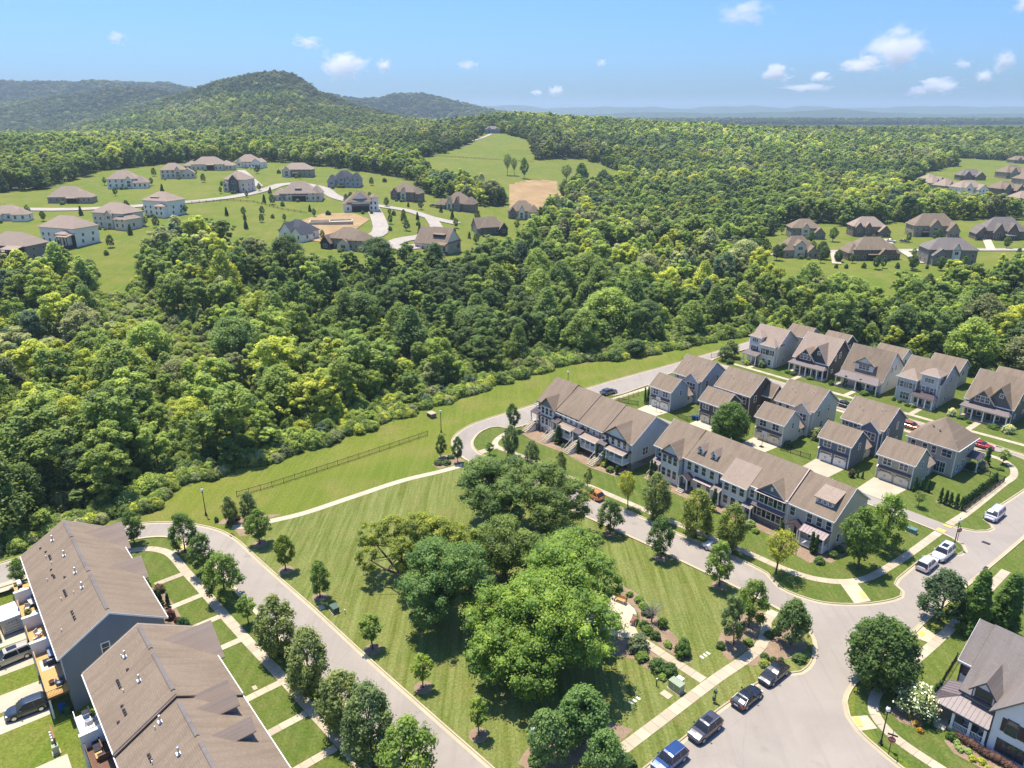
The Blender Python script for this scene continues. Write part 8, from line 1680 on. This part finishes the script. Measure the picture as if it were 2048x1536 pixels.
for (x, y, a_, w, d, ze, zr, wl, rf, lb) in [(366, 672, 20, 16, 14, 6, 11, BRICKT, ROOFN, 'tan house deepest in the far right row'), (352, 640, 20, 16, 14, 6.4, 12, BRICKT, ROOFN, 'tan house second in the far right row'), (350, 616, 20, 17, 14, 7, 13, BRICKT, ROOFN, 'tan house nearest in the far right row'), (358, 600, 8, 24, 15, 7.4, 13, PAINTW, ROOFN, 'cream white house above the round yellow trees'), (427, 716, -4, 24, 13, 4.6, 10.6, BRICKB, ROOFG, 'dark grey house below the far field'), (471, 724, 10, 26, 16, 6, 13, BRICKT, ROOF, 'tan gabled house at the far right edge'), (448, 664, 10, 24, 15, 6, 12, BRICKT, ROOF, 'tan house below the gabled one at the far right edge'), (387, 600, 14, 22, 15, 6, 12, BRICKB, ROOF, 'dark brick house behind the conifer belt'), (371, 552, 10, 17, 13, 4.4, 9.4, BRICKT, ROOFN, 'low tan house right of the conifer belt'), (600, 915, 6, 22, 14, 4.6, 9.4, BRICKT, ROOF, 'lone house on the upper right field'), (-25, 998, 0, 22, 13, 5, 9, STUCCOB, ROOFG, 'grey farmhouse roof above the middle meadow')]:
    far_house(x, y, rad(a_), w, d, ze, zr, wl, rf, lb, GF, [(w * .1, w * .52, -d * .8, 0, ze * .8, zr * .78, 'gable')], [(-w * .36, -w * .04, -d * .62, ze, zr * .86, wl)])
for o in [q for q in bpy.data.objects if q.get('group') in (GH, GR_)]:
    c, s_, z0 = math.cos(o.rotation_euler[2]), math.sin(o.rotation_euler[2]), o.location.z; w_ = max(v.co.x for v in o.children[0].data.vertices)
    for k in range(4):
        lx, ly = random.uniform(-w_, w_), -random.uniform(8.5, 12.5); x, y = o.location.x + lx * c - ly * s_, o.location.y + lx * s_ + ly * c; h = random.uniform(.9, 2.2)
        tree('shrub', 'round_shrub', 0, 0, h, h * 1.3, FHU[k], 'shrub before the ' + o['label'], 'foundation shrubs: ' + o['label'][:40], loc=(x, y, hz(x, y)), cat='shrub')
    for lx, ly in ((w_ + 8, 4), (-w_ - 7, 9)):
        x, y = o.location.x + lx * c - ly * s_, o.location.y + lx * s_ + ly * c; h = random.uniform(4, 7)
        tree('garden_tree', random.choice(['maple', 'maple_b', 'sapling']), 0, 0, h, h * .6, random.choice(FHU), 'yard tree by the ' + o['label'], 'yard trees: ' + o['label'][:40], loc=(x, y, hz(x, y)), cat='tree')
# building plot: pale footings and a swimming pool behind
o = thing('house_foundation', (-95, 390, hz(-95, 390) + .3), rad(12), 'pale concrete footings on the bare building plot', 'foundation')
for x0, x1, y0, y1 in ((-10, 12, -5, -4.4), (-10, 12, 4, 4.6), (-10, -9.4, -4.4, 4), (11.4, 12, -4.4, 4), (0, .6, -4.4, 4), (-9.4, 0, 0, .6)): MB().box(x0, x1, y0, y1, -1, 1.0, DRIVE).build('footing_wall', o)
MB().box(-9.4, 11.4, -4.4, 4, -1, .3, DRIVE).build('floor_slab', o)
p = (-20, 338); tag(MB().box(-5, 5, -2.6, 2.6, 0, .25, DRIVE).box(-4, 4, -1.8, 1.8, .25, .3, plain('pool_water', (.05, .3, .42), .08, .1, spec=.6)).build('swimming_pool', None, (p[0], p[1], hz(*p) + .6)), 'small blue swimming pool behind the tan house', 'swimming pool')
def far_fence(pts, h, label, mat=DARKWOOD):
    o = thing('fence', (pts[0][0], pts[0][1], 0), 0, label, 'fence'); x0, y0 = pts[0]; pm = MB().box(-.1, .1, -.1, .1, -.2, h, mat).mesh('post')
    for p, q in zip(pts[:-1], pts[1:]):
        L_ = math.dist(p, q); n = max(1, round(L_ / 4.0)); a = math.atan2(q[1] - p[1], q[0] - p[0])
        for k in range(n):
            A = [p[i] + (q[i] - p[i]) * k / n for i in (0, 1)]; B = [p[i] + (q[i] - p[i]) * (k + 1) / n for i in (0, 1)]; za, zb = hz(*A), hz(*B); link('post', pm, o, (A[0] - x0, A[1] - y0, za))
            m = MB()
            for z in (.35, .7, 1.05): m.tube([(A[0] - x0, A[1] - y0, za + z), (B[0] - x0, B[1] - y0, zb + z)], .06, mat, 4)
            m.build('rails', o)
far_fence([(-112, 762), (-70, 752), (-20, 742), (22, 738)], 1.3, 'dark post and rail fence across the middle meadow')
far_fence([(-150, 440), (-128, 420), (-112, 412)], 1.3, 'dark fence below the pale houses on the slope'); far_fence([(-190, 420), (-166, 442), (-150, 440)], 1.3, 'dark fence on the steep lawn under the cream house')
# cars far off
for i, (x, y, hd, mt, lb) in enumerate([(156, 392, 90, black, 'dark car on the first far right drive'), (203, 398, 80, white_, 'white car before the dark brick house'), (209, 396, 80, grey, 'grey car beside the white one on the far drive'), (188, 346, 100, grey, 'grey car on the middle far drive'), (250, 398, 60, black, 'dark car before the tall stone house'), (-199, 590, 20, white_, 'white car before the farthest pale house'), (-193, 588, 20, black, 'black car before the farthest pale house'), (-141, 455, 10, silver, 'pale car beside the wide screened house'), (-48, 462, 40, black, 'dark car beside the many hipped house')]):
    a_, b_ = AB(x, y); car('sedan', a_, b_, hd, mt, lb, hz(x, y) + .4)['group'] = 'far parked cars'

# garden trees of the hillside and the right clearing
FT = [(-232, 372), (-222, 388), (-206, 404), (-196, 402), (-150, 470), (-144, 440), (-138, 436), (-131, 432), (-160, 458), (-152, 478), (-96, 452), (-103, 470), (-88, 470), (-62, 452), (-54, 448), (-66, 420), (-60, 416), (-52, 414), (-58, 402), (-50, 400), (-64, 396), (-48, 388), (-54, 384), (-62, 380), (-46, 372), (-34, 428), (-20, 432), (-12, 424), (-30, 388), (-22, 384), (-18, 374), (-12, 368), (-142, 398), (-150, 396), (-134, 404), (-126, 396), (-118, 390), (-138, 388), (-128, 384), (-148, 372), (-140, 362), (-130, 366), (-172, 362), (-166, 356), (-160, 352), (-176, 344), (-172, 318), (-168, 306), (-184, 300), (-190, 282), (-214, 296), (-100, 410), (-106, 404), (-112, 418), (-74, 446), (-78, 418), (-68, 418), (-42, 446), (-186, 560), (-172, 566), (-150, 540), (-122, 546), (-96, 522), (-90, 540), (-236, 452), (-216, 470), (-206, 510), (-190, 500), (-180, 470)]
FH = [DK, MD, (.04, .066, .024), (.06, .09, .03)]
for i, (x, y) in enumerate(FT):
    k = ['maple', 'evergreen_cone', 'maple_b', 'round_shrub'][i % 4]; h = [4.5, 4.2, 5.5, 2.6][i % 4] * random.uniform(.8, 1.25)
    tree('garden_tree', k, 0, 0, h, h * [.6, .55, .62, 1.1][i % 4], FH[(i * 7) % 4], ['round young garden tree on the far hillside lawns', 'dark pointed conifer on the far hillside lawns', 'broad young garden tree on the far hillside lawns', 'low rounded bush on the far hillside lawns'][i % 4], ['round young trees of the hillside gardens', 'pointed conifers of the hillside gardens', 'broad young trees of the hillside gardens', 'low bushes of the hillside gardens'][i % 4], loc=(x, y, hz(x, y)), cat=['tree', 'conifer', 'tree', 'shrub'][i % 4])
FT2 = [(128, 374, 0), (132, 360, 1), (126, 352, 0), (149, 352, 1), (153, 346, 1), (158, 342, 2), (144, 344, 2), (151, 361, 1), (160, 398, 0), (174, 404, 0), (182, 372, 2), (180, 360, 1), (150, 330, 3), (158, 330, 3), (166, 329, 2), (172, 328, 3), (178, 327, 2), (184, 326, 3), (190, 326, 3), (146, 331, 3), (196, 324, 3), (202, 322, 3), (162, 327, 0), (176, 323, 0), (188, 322, 0), (200, 326, 2), (222, 388, 0), (248, 372, 0), (236, 344, 2), (216, 352, 1), (212, 398, 2), (284, 386, 0), (290, 420, 0)]
for i, (x, y, q) in enumerate(FT2):
    k = ['maple', 'dense_round', 'maple_c', 'round_shrub'][q]; h = [7, 6.5, 5.5, 2.4][q] * random.uniform(.85, 1.2)
    tree('garden_tree', k, 0, 0, h, h * [.7, .75, .55, .9][q], FH[(i * 5) % 4], ['spreading garden tree of the right hand clearing', 'dark full tree beside the right hand brick houses', 'slim garden tree of the right hand clearing', 'small dark bush in the row below the brick houses'][q], ['spreading trees of the right clearing', 'dark full trees of the right clearing', 'slim trees of the right clearing', 'bush row of the right clearing'][q], loc=(x, y, hz(x, y)), cat=['tree', 'tree', 'tree', 'shrub'][q])
for i, (x, y, h) in enumerate([(398 + k * 5.2, 548 - k * 3.2 + (k % 2) * 5, 13) for k in range(12)]): tree('conifer', 'evergreen_cone', 0, 0, h, 6.5, (.03, .055, .022), 'dark conifer of the belt before the far right houses', 'conifer belt at the far right', loc=(x, y, hz(x, y)))
for (x, y, h, w, k, hue, lb) in [(-4, 640, 18, 9, 'airy', OL, 'tall thin tree at the meadow edge left of the soil'), (10, 628, 17, 8, 'maple', MD, 'dark upright tree beside the bare soil'), (44, 622, 16, 13, 'airy', OL, 'spreading tree over the bare soil edge'), (58, 634, 17, 12, 'clump', MD, 'broad tree beyond the soil patch'), (74, 616, 16, 14, 'clump', DK, 'low branched dark tree at the meadow corner'), (88, 612, 17, 15, 'airy', YG, 'yellowish spreading tree at the meadow corner'), (100, 622, 18, 8, 'maple', DK, 'dark upright tree at the right meadow end'), (2, 640, 15, 7, 'airy', OL, 'thin bare looking tree on the meadow')]:
    tree('meadow_tree', k, 0, 0, h, w, hue, lb, loc=(x, y, hz(x, y)))

# ------------------------------------------------------------------ the woods
HUES = np.array((1.38, 1.3, 1.65)) * np.array([(.04, .064, .018), (.056, .086, .02), (.076, .108, .022), (.1, .136, .025), (.14, .165, .024), (.085, .1, .034), (.044, .07, .032), (.115, .135, .05)])
HW = np.array([.12, .18, .2, .18, .12, .08, .06, .06])
HNAME = ['dark green', 'deep green', 'mid green', 'fresh green', 'yellow green', 'olive', 'bluish green', 'pale grey green']
frng = np.random.default_rng(77)
def wood_mesh(seed, h, w, style, n, leaves, size, mat, base, rk=1.0, core=.7, limbs=6, parts=False, fill=.5):
    rng = np.random.default_rng(seed); cl = lobed_clumps(rng, h, w, n, base) if style == 'lobed' else crown_clumps(rng, h, w, style, n, base, rk); tm = trunk_mb(rng, h, w, cl, h * .016, limbs)
    if parts: return leaf_mesh('crown', rng, cl, leaves, size, mat, core=core, tint_sd=.22, fill=fill), tm.mesh('trunk')
    return leaf_mesh('wood_tree', rng, cl, leaves, size, mat, core=core, wood=tm, tint_sd=.22, fill=fill)
STY = [('lobed', 80, .12, 1.0), ('lobed', 76, .08, 1.0), ('oval', 60, .08, 1.0), ('lobed', 84, .16, 1.0), ('lobed', 70, .06, 1.0), ('pyramid', 60, .08, 1.0), ('lobed', 90, .1, 1.0), ('vase', 58, .12, .9)]
NEAR = [wood_mesh(200 + i, 12, 10 if s != 'oval' else 8, s, n, 7600, .38, LEAF, b_, rk, core=.55, parts=True, fill=.35) for i, (s, n, b_, rk) in enumerate(STY)]
protoc = bpy.data.collections.new('wood_prototypes'); PN = []
def add_proto(me): o = bpy.data.objects.new('wood_%02d' % len(PN), me); protoc.objects.link(o); PN.append(o)
MID = list(range(8)); [add_proto(wood_mesh(300 + i, 12, 10 if s != 'oval' else 8, s, n, 3600, .6, LEAFI, b_, rk, core=.6)) for i, (s, n, b_, rk) in enumerate(STY)]
FARP = list(range(8, 12)); [add_proto(wood_mesh(400 + i, 12, 12, s, 44, 900, 1.35, LEAFI, .02, 1.25, .75, 0)) for i, s in enumerate(('lobed', 'round', 'lobed', 'lobed'))]
BUSH = list(range(12, 15)); [add_proto(wood_mesh(500 + i, 3, 4.6, 'dome', 30, 1300, .34, LEAFI, 0.0, 1.3, .7, 0)) for i in range(3)]
def jgrid(x0, x1, y0, y1, s):
    gx, gy = np.meshgrid(np.arange(x0, x1, s), np.arange(y0, y1, s * .87)); gx = gx + (np.arange(gx.shape[0]) % 2)[:, None] * s * .5
    return (gx + frng.uniform(-.36, .36, gx.shape) * s).ravel(), (gy + frng.uniform(-.36, .36, gx.shape) * s).ravel()
def seen(x, y, m=18): return np.abs(x) < (.735 * y + 24 + m)
def wooded(x, y, pad=0):
    a = x * CU + y * SU; b = x * SU - y * CU; ok = in_poly(a, b, WOODS)
    for c in CLEARINGS + [SCRUB]: ok &= ~in_poly(x, y, c)
    return ok
def patchy(x, y, s):        # slow drift used for hue and height so that stands of one kind form
    return (np.sin(x / s + 1.3 * np.sin(y / (s * 1.7))) + np.sin(y / (s * .8) + 1.1 * np.sin(x / (s * 1.3)) + 2.0) + np.sin((x + y) / (s * 1.9) + .7)) / 3
def hue_of(x, y, near=True):
    p = patchy(x, y, 34.0); q = np.clip(.5 + .42 * p + frng.normal(0, .2, len(x)), .001, .999); return np.searchsorted(np.cumsum(HW), q)
tr = []   # x, y, height, width, proto, hue
gs = []
for sp, lo, hi, cut, wlo, whi in ((12.5, 11.5, 17.5, .34, .86, 1.14), (7.4, 6.0, 12.5, .2, .72, 1.05)):     # old crowns over a younger, lower storey
    X, Y = jgrid(-330, 470, 95, 400, sp); k = wooded(X, Y) & seen(X, Y) & (frng.random(len(X)) > cut); X, Y = X[k], Y[k]
    H = np.clip((lo + hi) / 2 + (hi - lo) * .38 * patchy(X, Y, 21.0) + frng.normal(0, 1.7, len(X)), lo * .8, hi); gs.append((X, Y, H, H * frng.uniform(wlo, whi, len(X)), np.full(len(X), sp)))
X, Y, H, WD, SP = (np.concatenate(q) for q in zip(*gs))
ee = X * SU - Y * CU; a_ = X * CU + Y * SU
edge = np.interp(a_, [p[0] for p in WOOD_EDGE[:19]], [p[1] for p in WOOD_EDGE[:19]]) - ee; front = (edge < 6.5) & (a_ < 204)
k = ~(front & (SP > 10)); X, Y, H, WD, front, edge, a_ = X[k], Y[k], H[k], WD[k], front[k], edge[k], a_[k]
H[front] *= .5; WD[front] *= .72
hue = hue_of(X, Y); prot = frng.integers(0, 8, len(X)); dist = np.sqrt(X**2 + Y**2); size = WD * H / dist**2; size[np.abs(X) > .70 * Y + 20] = 0
order = np.argsort(-size); pick = order[:236]; rest = order[236:]
SHN = ['many headed', 'lumpy', 'tall oval', 'uneven', 'wide', 'pointed', 'ragged', 'flaring']
def region(a): return 'behind the nearest terrace' if a < 12 else 'beyond the left street bend' if a < 36 else 'behind the meadow fence, left half' if a < 58 else 'behind the meadow fence, right half' if a < 80 else 'beyond the storm inlet' if a < 100 else 'across from the shorter terrace' if a < 125 else 'across from the upper road' if a < 204 else 'behind the far row of houses'
for i in pick:
    dp = 'at the meadow edge' if front[i] else 'second rank of woods' if edge[i] < 22 else 'midway into the woods' if edge[i] < 45 else 'deep in the woods'
    lb = HNAME[hue[i]] + ' ' + SHN[prot[i]] + (' bushy tree ' if front[i] else ' tree ') + dp + ', ' + region(a_[i])
    t = thing('forest_tree', (X[i], Y[i], hz(X[i], Y[i]) - .2), float(frng.uniform(0, 6.28)), lb, 'tree', 'forest trees: ' + lb)
    cm, tm = NEAR[prot[i]]; t.scale = (WD[i] / 10, WD[i] / 10, H[i] / 12); c = link('crown', cm, t); c.color = (*(HUES[hue[i]] * frng.uniform(.85, 1.15)), 1); link('trunk', tm, t)
PT = []   # scattered: x, y, z, sx, sz, proto, hue rgb
def scatter(x, y, h, w, hb, wb, pr, rgb, sink=.3):
    z = height(x, y) - sink
    PT.append(np.column_stack([x, y, z, w / wb, h / hb, pr, rgb * frng.uniform(.82, 1.18, (len(x), 1))]))
scatter(X[rest], Y[rest], H[rest], WD[rest], 12, 10, prot[rest], HUES[hue[rest]])
X, Y = jgrid(-760, 900, 396, 760, 8.2); k = wooded(X, Y) & seen(X, Y); X, Y = X[k], Y[k]; h = np.clip(12.5 + 2.6 * patchy(X, Y, 30.) + frng.normal(0, 1.8, len(X)), 7, 18)
scatter(X, Y, h, h * frng.uniform(.75, 1.05, len(X)), 12, 10, frng.integers(0, 8, len(X)), HUES[hue_of(X, Y)] * .95)
X, Y = jgrid(-1300, 1500, 750, 1560, 11.5); k = wooded(X, Y) & seen(X, Y, 40); X, Y = X[k], Y[k]; h = np.clip(13 + 2 * patchy(X, Y, 50.) + frng.normal(0, 1.8, len(X)), 8, 18)
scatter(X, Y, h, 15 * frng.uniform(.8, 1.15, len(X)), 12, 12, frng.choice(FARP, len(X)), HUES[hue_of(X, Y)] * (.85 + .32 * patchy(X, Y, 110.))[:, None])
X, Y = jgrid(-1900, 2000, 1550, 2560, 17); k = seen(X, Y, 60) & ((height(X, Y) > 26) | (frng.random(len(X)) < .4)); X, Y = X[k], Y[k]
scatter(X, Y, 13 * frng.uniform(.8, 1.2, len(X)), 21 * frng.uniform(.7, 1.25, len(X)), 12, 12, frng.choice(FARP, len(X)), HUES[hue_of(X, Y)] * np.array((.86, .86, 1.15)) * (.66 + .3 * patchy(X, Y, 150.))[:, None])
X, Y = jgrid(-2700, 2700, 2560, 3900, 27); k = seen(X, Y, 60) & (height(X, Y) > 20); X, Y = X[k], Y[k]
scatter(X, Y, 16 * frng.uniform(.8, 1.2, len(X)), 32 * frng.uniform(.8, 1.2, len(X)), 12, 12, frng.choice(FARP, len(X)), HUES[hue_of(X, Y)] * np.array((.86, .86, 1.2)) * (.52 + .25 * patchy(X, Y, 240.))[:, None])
def geo_scatter(name, rows, label):
    me = bpy.data.meshes.new(name); n = len(rows); me.vertices.add(n); me.vertices.foreach_set('co', rows[:, :3].astype(np.float32).ravel())
    def at(nm, ty, val, f): q = me.attributes.new(nm, ty, 'POINT'); q.data.foreach_set(f, val.astype(np.int32 if ty == 'INT' else np.float32).ravel())
    at('tree_kind', 'INT', rows[:, 5], 'value'); at('tree_scale', 'FLOAT_VECTOR', np.column_stack([rows[:, 3], rows[:, 3], rows[:, 4]]), 'vector')
    at('tree_turn', 'FLOAT', frng.uniform(0, 6.28, n), 'value'); at('tree_hue', 'FLOAT_COLOR', np.column_stack([rows[:, 6:9], np.ones(n)]), 'color')
    o = tag(link(name, me), label, None, None, 'stuff')
    g = bpy.data.node_groups.new(name, 'GeometryNodeTree'); g.interface.new_socket('Geometry', in_out='INPUT', socket_type='NodeSocketGeometry'); g.interface.new_socket('Geometry', in_out='OUTPUT', socket_type='NodeSocketGeometry')
    N = g.nodes; L = g.links; gi = N.new('NodeGroupInput'); go = N.new('NodeGroupOutput'); iop = N.new('GeometryNodeInstanceOnPoints'); ci = N.new('GeometryNodeCollectionInfo')
    ci.inputs['Collection'].default_value = protoc; ci.inputs['Separate Children'].default_value = True; ci.inputs['Reset Children'].default_value = True
    def na(nm, ty): q = N.new('GeometryNodeInputNamedAttribute'); q.data_type = ty; q.inputs['Name'].default_value = nm; return q.outputs['Attribute']
    L.new(gi.outputs[0], iop.inputs['Points']); L.new(ci.outputs[0], iop.inputs['Instance']); iop.inputs['Pick Instance'].default_value = True
    L.new(na('tree_kind', 'INT'), iop.inputs['Instance Index']); L.new(na('tree_scale', 'FLOAT_VECTOR'), iop.inputs['Scale'])
    cx_ = N.new('ShaderNodeCombineXYZ'); L.new(na('tree_turn', 'FLOAT'), cx_.inputs[2]); L.new(cx_.outputs[0], iop.inputs['Rotation']); L.new(iop.outputs[0], go.inputs[0])
    md = o.modifiers.new('scatter', 'NODES'); md.node_group = g; return o
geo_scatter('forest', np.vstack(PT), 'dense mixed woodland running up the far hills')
PT.clear()
# undergrowth: bushes below and before the trees, scrub in the open strip
X, Y = jgrid(-330, 400, 92, 330, 3.3); k = wooded(X, Y) & seen(X, Y); X, Y = X[k], Y[k]; s = frng.uniform(.7, 1.5, len(X))
scatter(X, Y, 2.4 * s, 3.6 * s, 3, 4.6, frng.choice(BUSH, len(X)), HUES[hue_of(X, Y)] * .95, .1)
X, Y = jgrid(-180, -50, 170, 270, 1.9); k = in_poly(X, Y, SCRUB) & (frng.random(len(X)) < .8); X, Y = X[k], Y[k]; s = frng.uniform(.2, .75, len(X)) * frng.choice([1, 1, 1.5], len(X))
scatter(X, Y, 2.4 * s, 3.6 * s, 3, 4.6, frng.choice(BUSH, len(X)), HUES[frng.choice([3, 3, 4, 7, 5], len(X))], .1)
t_ = frng.random(900); wa = np.interp(t_ * 230 - 20, [p[0] for p in WOOD_EDGE[:19]], [p[0] for p in WOOD_EDGE[:19]]); wb_ = np.interp(wa, [p[0] for p in WOOD_EDGE[:19]], [p[1] for p in WOOD_EDGE[:19]]) - frng.uniform(-.6, 3.4, 900) + .9 * np.sin(wa * .55)
X = wa * CU + wb_ * SU; Y = wa * SU - wb_ * CU; s = frng.uniform(.4, 1.05, 900)
scatter(X, Y, 2.2 * s, 3.4 * s, 3, 4.6, frng.choice(BUSH, 900), HUES[frng.choice([1, 2, 3, 4, 7], 900)], .1)
def box_rand(n, a0, a1, b0, b1): q = frng.uniform(a0, a1, n); w_ = frng.uniform(b0, b1, n); return q * CU + w_ * SU, q * SU - w_ * CU
X, Y = box_rand(520, 126, 206, -150, -130); k = wooded(X, Y); X, Y = X[k], Y[k]; s = frng.uniform(.5, 1.2, len(X))
scatter(X, Y, 2.3 * s, 3.6 * s, 3, 4.6, frng.choice(BUSH, len(X)), HUES[frng.choice([1, 2, 3, 3, 5], len(X))], .1)
geo_scatter('undergrowth', np.vstack(PT), 'bushes and brush under and before the woodland trees')
# one dead grey tree standing in the woods
o = thing('dead_tree', (-42, 166, hz(-42, 166)), 0, 'bare grey dead tree standing among the woods', 'tree'); m = MB(); rng = np.random.default_rng(4); m.tube([(0, 0, 0), (.2, 0, 5), (.1, .2, 9.5), (.3, .1, 12.4)], [.3, .24, .15, .04], PALEBARK, 7); m.build('trunk', o); m = MB()
for k in range(60):
    z = rng.uniform(5, 12); a = rng.uniform(0, 6.28); r = (13.2 - z) * .42; p0 = Vector((.15, .1, z)); p1 = p0 + Vector((math.cos(a) * r, math.sin(a) * r, r * rng.uniform(.4, 1.1))); m.tube([p0, p0.lerp(p1, .5) + Vector((0, 0, .2)), p1], [.07, .04, .012], PALEBARK, 4, False)
tag(m.build('branches', o), None, None, None, 'stuff')

# ------------------------------------------------------------------ clouds (fleecy volumes far beyond the hills) and the summer haze
def cloud(az, el, D, w, h, label, seed, dens=1.0):
    """bearing az = x/y, elevation tangent el"""
    rng = np.random.default_rng(seed); y = D; x = az * D; z = CAM_H + el * D
    m = bpy.data.materials.new('cloud_vapour'); off = Vector((seed * 3.7, seed * 1.3, seed * 2.1)); nt, N, L = _nt(m); N.remove(N['Principled BSDF']); out = N['Material Output']
    vol = N.new('ShaderNodeVolumePrincipled'); vol.inputs['Color'].default_value = (1, 1, 1, 1); vol.inputs['Anisotropy'].default_value = .2
    tc = N.new('ShaderNodeTexCoord'); L.new(vol.outputs[0], out.inputs['Volume'])
    mp_ = N.new('ShaderNodeMapping'); mp_.inputs['Location'].default_value = off; L.new(tc.outputs['Object'], mp_.inputs[0]); n1 = noise(N, L, mp_.outputs[0], 2.1, 6, .62); ln = N.new('ShaderNodeVectorMath'); ln.operation = 'LENGTH'; L.new(tc.outputs['Object'], ln.inputs[0])
    sp = N.new('ShaderNodeSeparateXYZ'); L.new(tc.outputs['Object'], sp.inputs[0])
    s1 = N.new('ShaderNodeMath'); s1.operation = 'MULTIPLY_ADD'; s1.inputs[1].default_value = 2.3; s1.inputs[2].default_value = -1.15 + 1.0 - .62; L.new(n1, s1.inputs[0])
    s2 = N.new('ShaderNodeMath'); s2.operation = 'SUBTRACT'; L.new(s1.outputs[0], s2.inputs[0]); L.new(ln.outputs[1], s2.inputs[1])
    s3 = N.new('ShaderNodeMath'); s3.operation = 'MULTIPLY_ADD'; s3.inputs[1].default_value = .0; s3.inputs[2].default_value = .25; L.new(sp.outputs[2], s3.inputs[0])
    s4 = N.new('ShaderNodeMath'); s4.operation = 'ADD'; L.new(s2.outputs[0], s4.inputs[0]); L.new(s3.outputs[0], s4.inputs[1])
    mr = N.new('ShaderNodeMapRange'); mr.inputs[1].default_value = 0.0; mr.inputs[2].default_value = .55; mr.inputs[3].default_value = 0.0; mr.inputs[4].default_value = dens * 7.0 / h; L.new(s4.outputs[0], mr.inputs[0]); L.new(mr.outputs[0], vol.inputs['Density'])
    o = link('cloud', MB().box(-1, 1, -1, 1, -1, 1, m).mesh('cloud'), None, (x, y, z)); o.scale = (w / 2, w / 2.4, h / 2); o.rotation_euler = (0, 0, 0); tag(o, label, 'cloud', 'small white cumulus clouds')
    return o
for i, (px, py, w_, h_, lb) in enumerate([(690, 131, 98, 56, 'plump white cloud left of the middle'), (772, 134, 32, 28, 'small white puff beside the plump cloud'), (258, 80, 40, 26, 'faint lone cloud high at the far left'), (1470, 34, 104, 54, 'thin ragged cloud high right of the middle'), (1770, 98, 128, 84, 'largest bright cloud at the upper right'), (1710, 132, 84, 34, 'flat cloud under the largest one'), (1544, 146, 66, 36, 'low rounded cloud left of the largest one'), (1632, 154, 40, 22, 'little low cloud right of the rounded one'), (1604, 176, 110, 16, 'long thin cloud strip low over the ridges'), (1990, 124, 46, 44, 'ragged cloud near the right edge'), (2020, 14, 72, 44, 'cloud cut by the top right corner'), (1868, 172, 84, 34, 'drawn out low cloud at the right'), (1956, 154, 36, 24, 'tiny cloud near the right edge'), (1112, 182, 36, 22, 'tiny low cloud near the middle'), (1074, 186, 24, 12, 'smallest low cloud near the middle'), (938, 132, 46, 20, 'faint thin cloud above the middle ridge'), (1200, 128, 26, 16, 'faint speck of cloud right of the middle'), (1908, 130, 40, 20, 'faint small cloud between the right hand ones'), (1826, 184, 44, 22, 'small low cloud under the largest one'), (628, 88, 60, 26, 'wispy faint cloud above the plump one')]):
    D = 14000.0; k = D / 1480.0
    faint = any(q in lb for q in ('faint', 'thin', 'wispy')); cloud((px - 1024) / 1480 * .938, (225 - py) / 1480 * .88, D, w_ * k * 1.25, h_ * k * 1.3, lb, i, .3 if faint else 1.0)
hz_box = MB().box(-12500, 12500, -400, 12500, -8, 215, GRASS).mesh('haze')
hz_box.materials.clear()
hm = bpy.data.materials.new('haze_air'); nt, N, L = _nt(hm); N.remove(N['Principled BSDF']); pv = N.new('ShaderNodeVolumePrincipled'); pv.inputs['Color'].default_value = (.66, .82, 1.0, 1); pv.inputs['Density'].default_value = 1.1e-4; pv.inputs['Anisotropy'].default_value = .25; L.new(pv.outputs[0], N['Material Output'].inputs['Volume']); hz_box.materials.append(hm)
tag(link('haze', hz_box), 'thin summer haze over the valley', None, None, 'stuff')
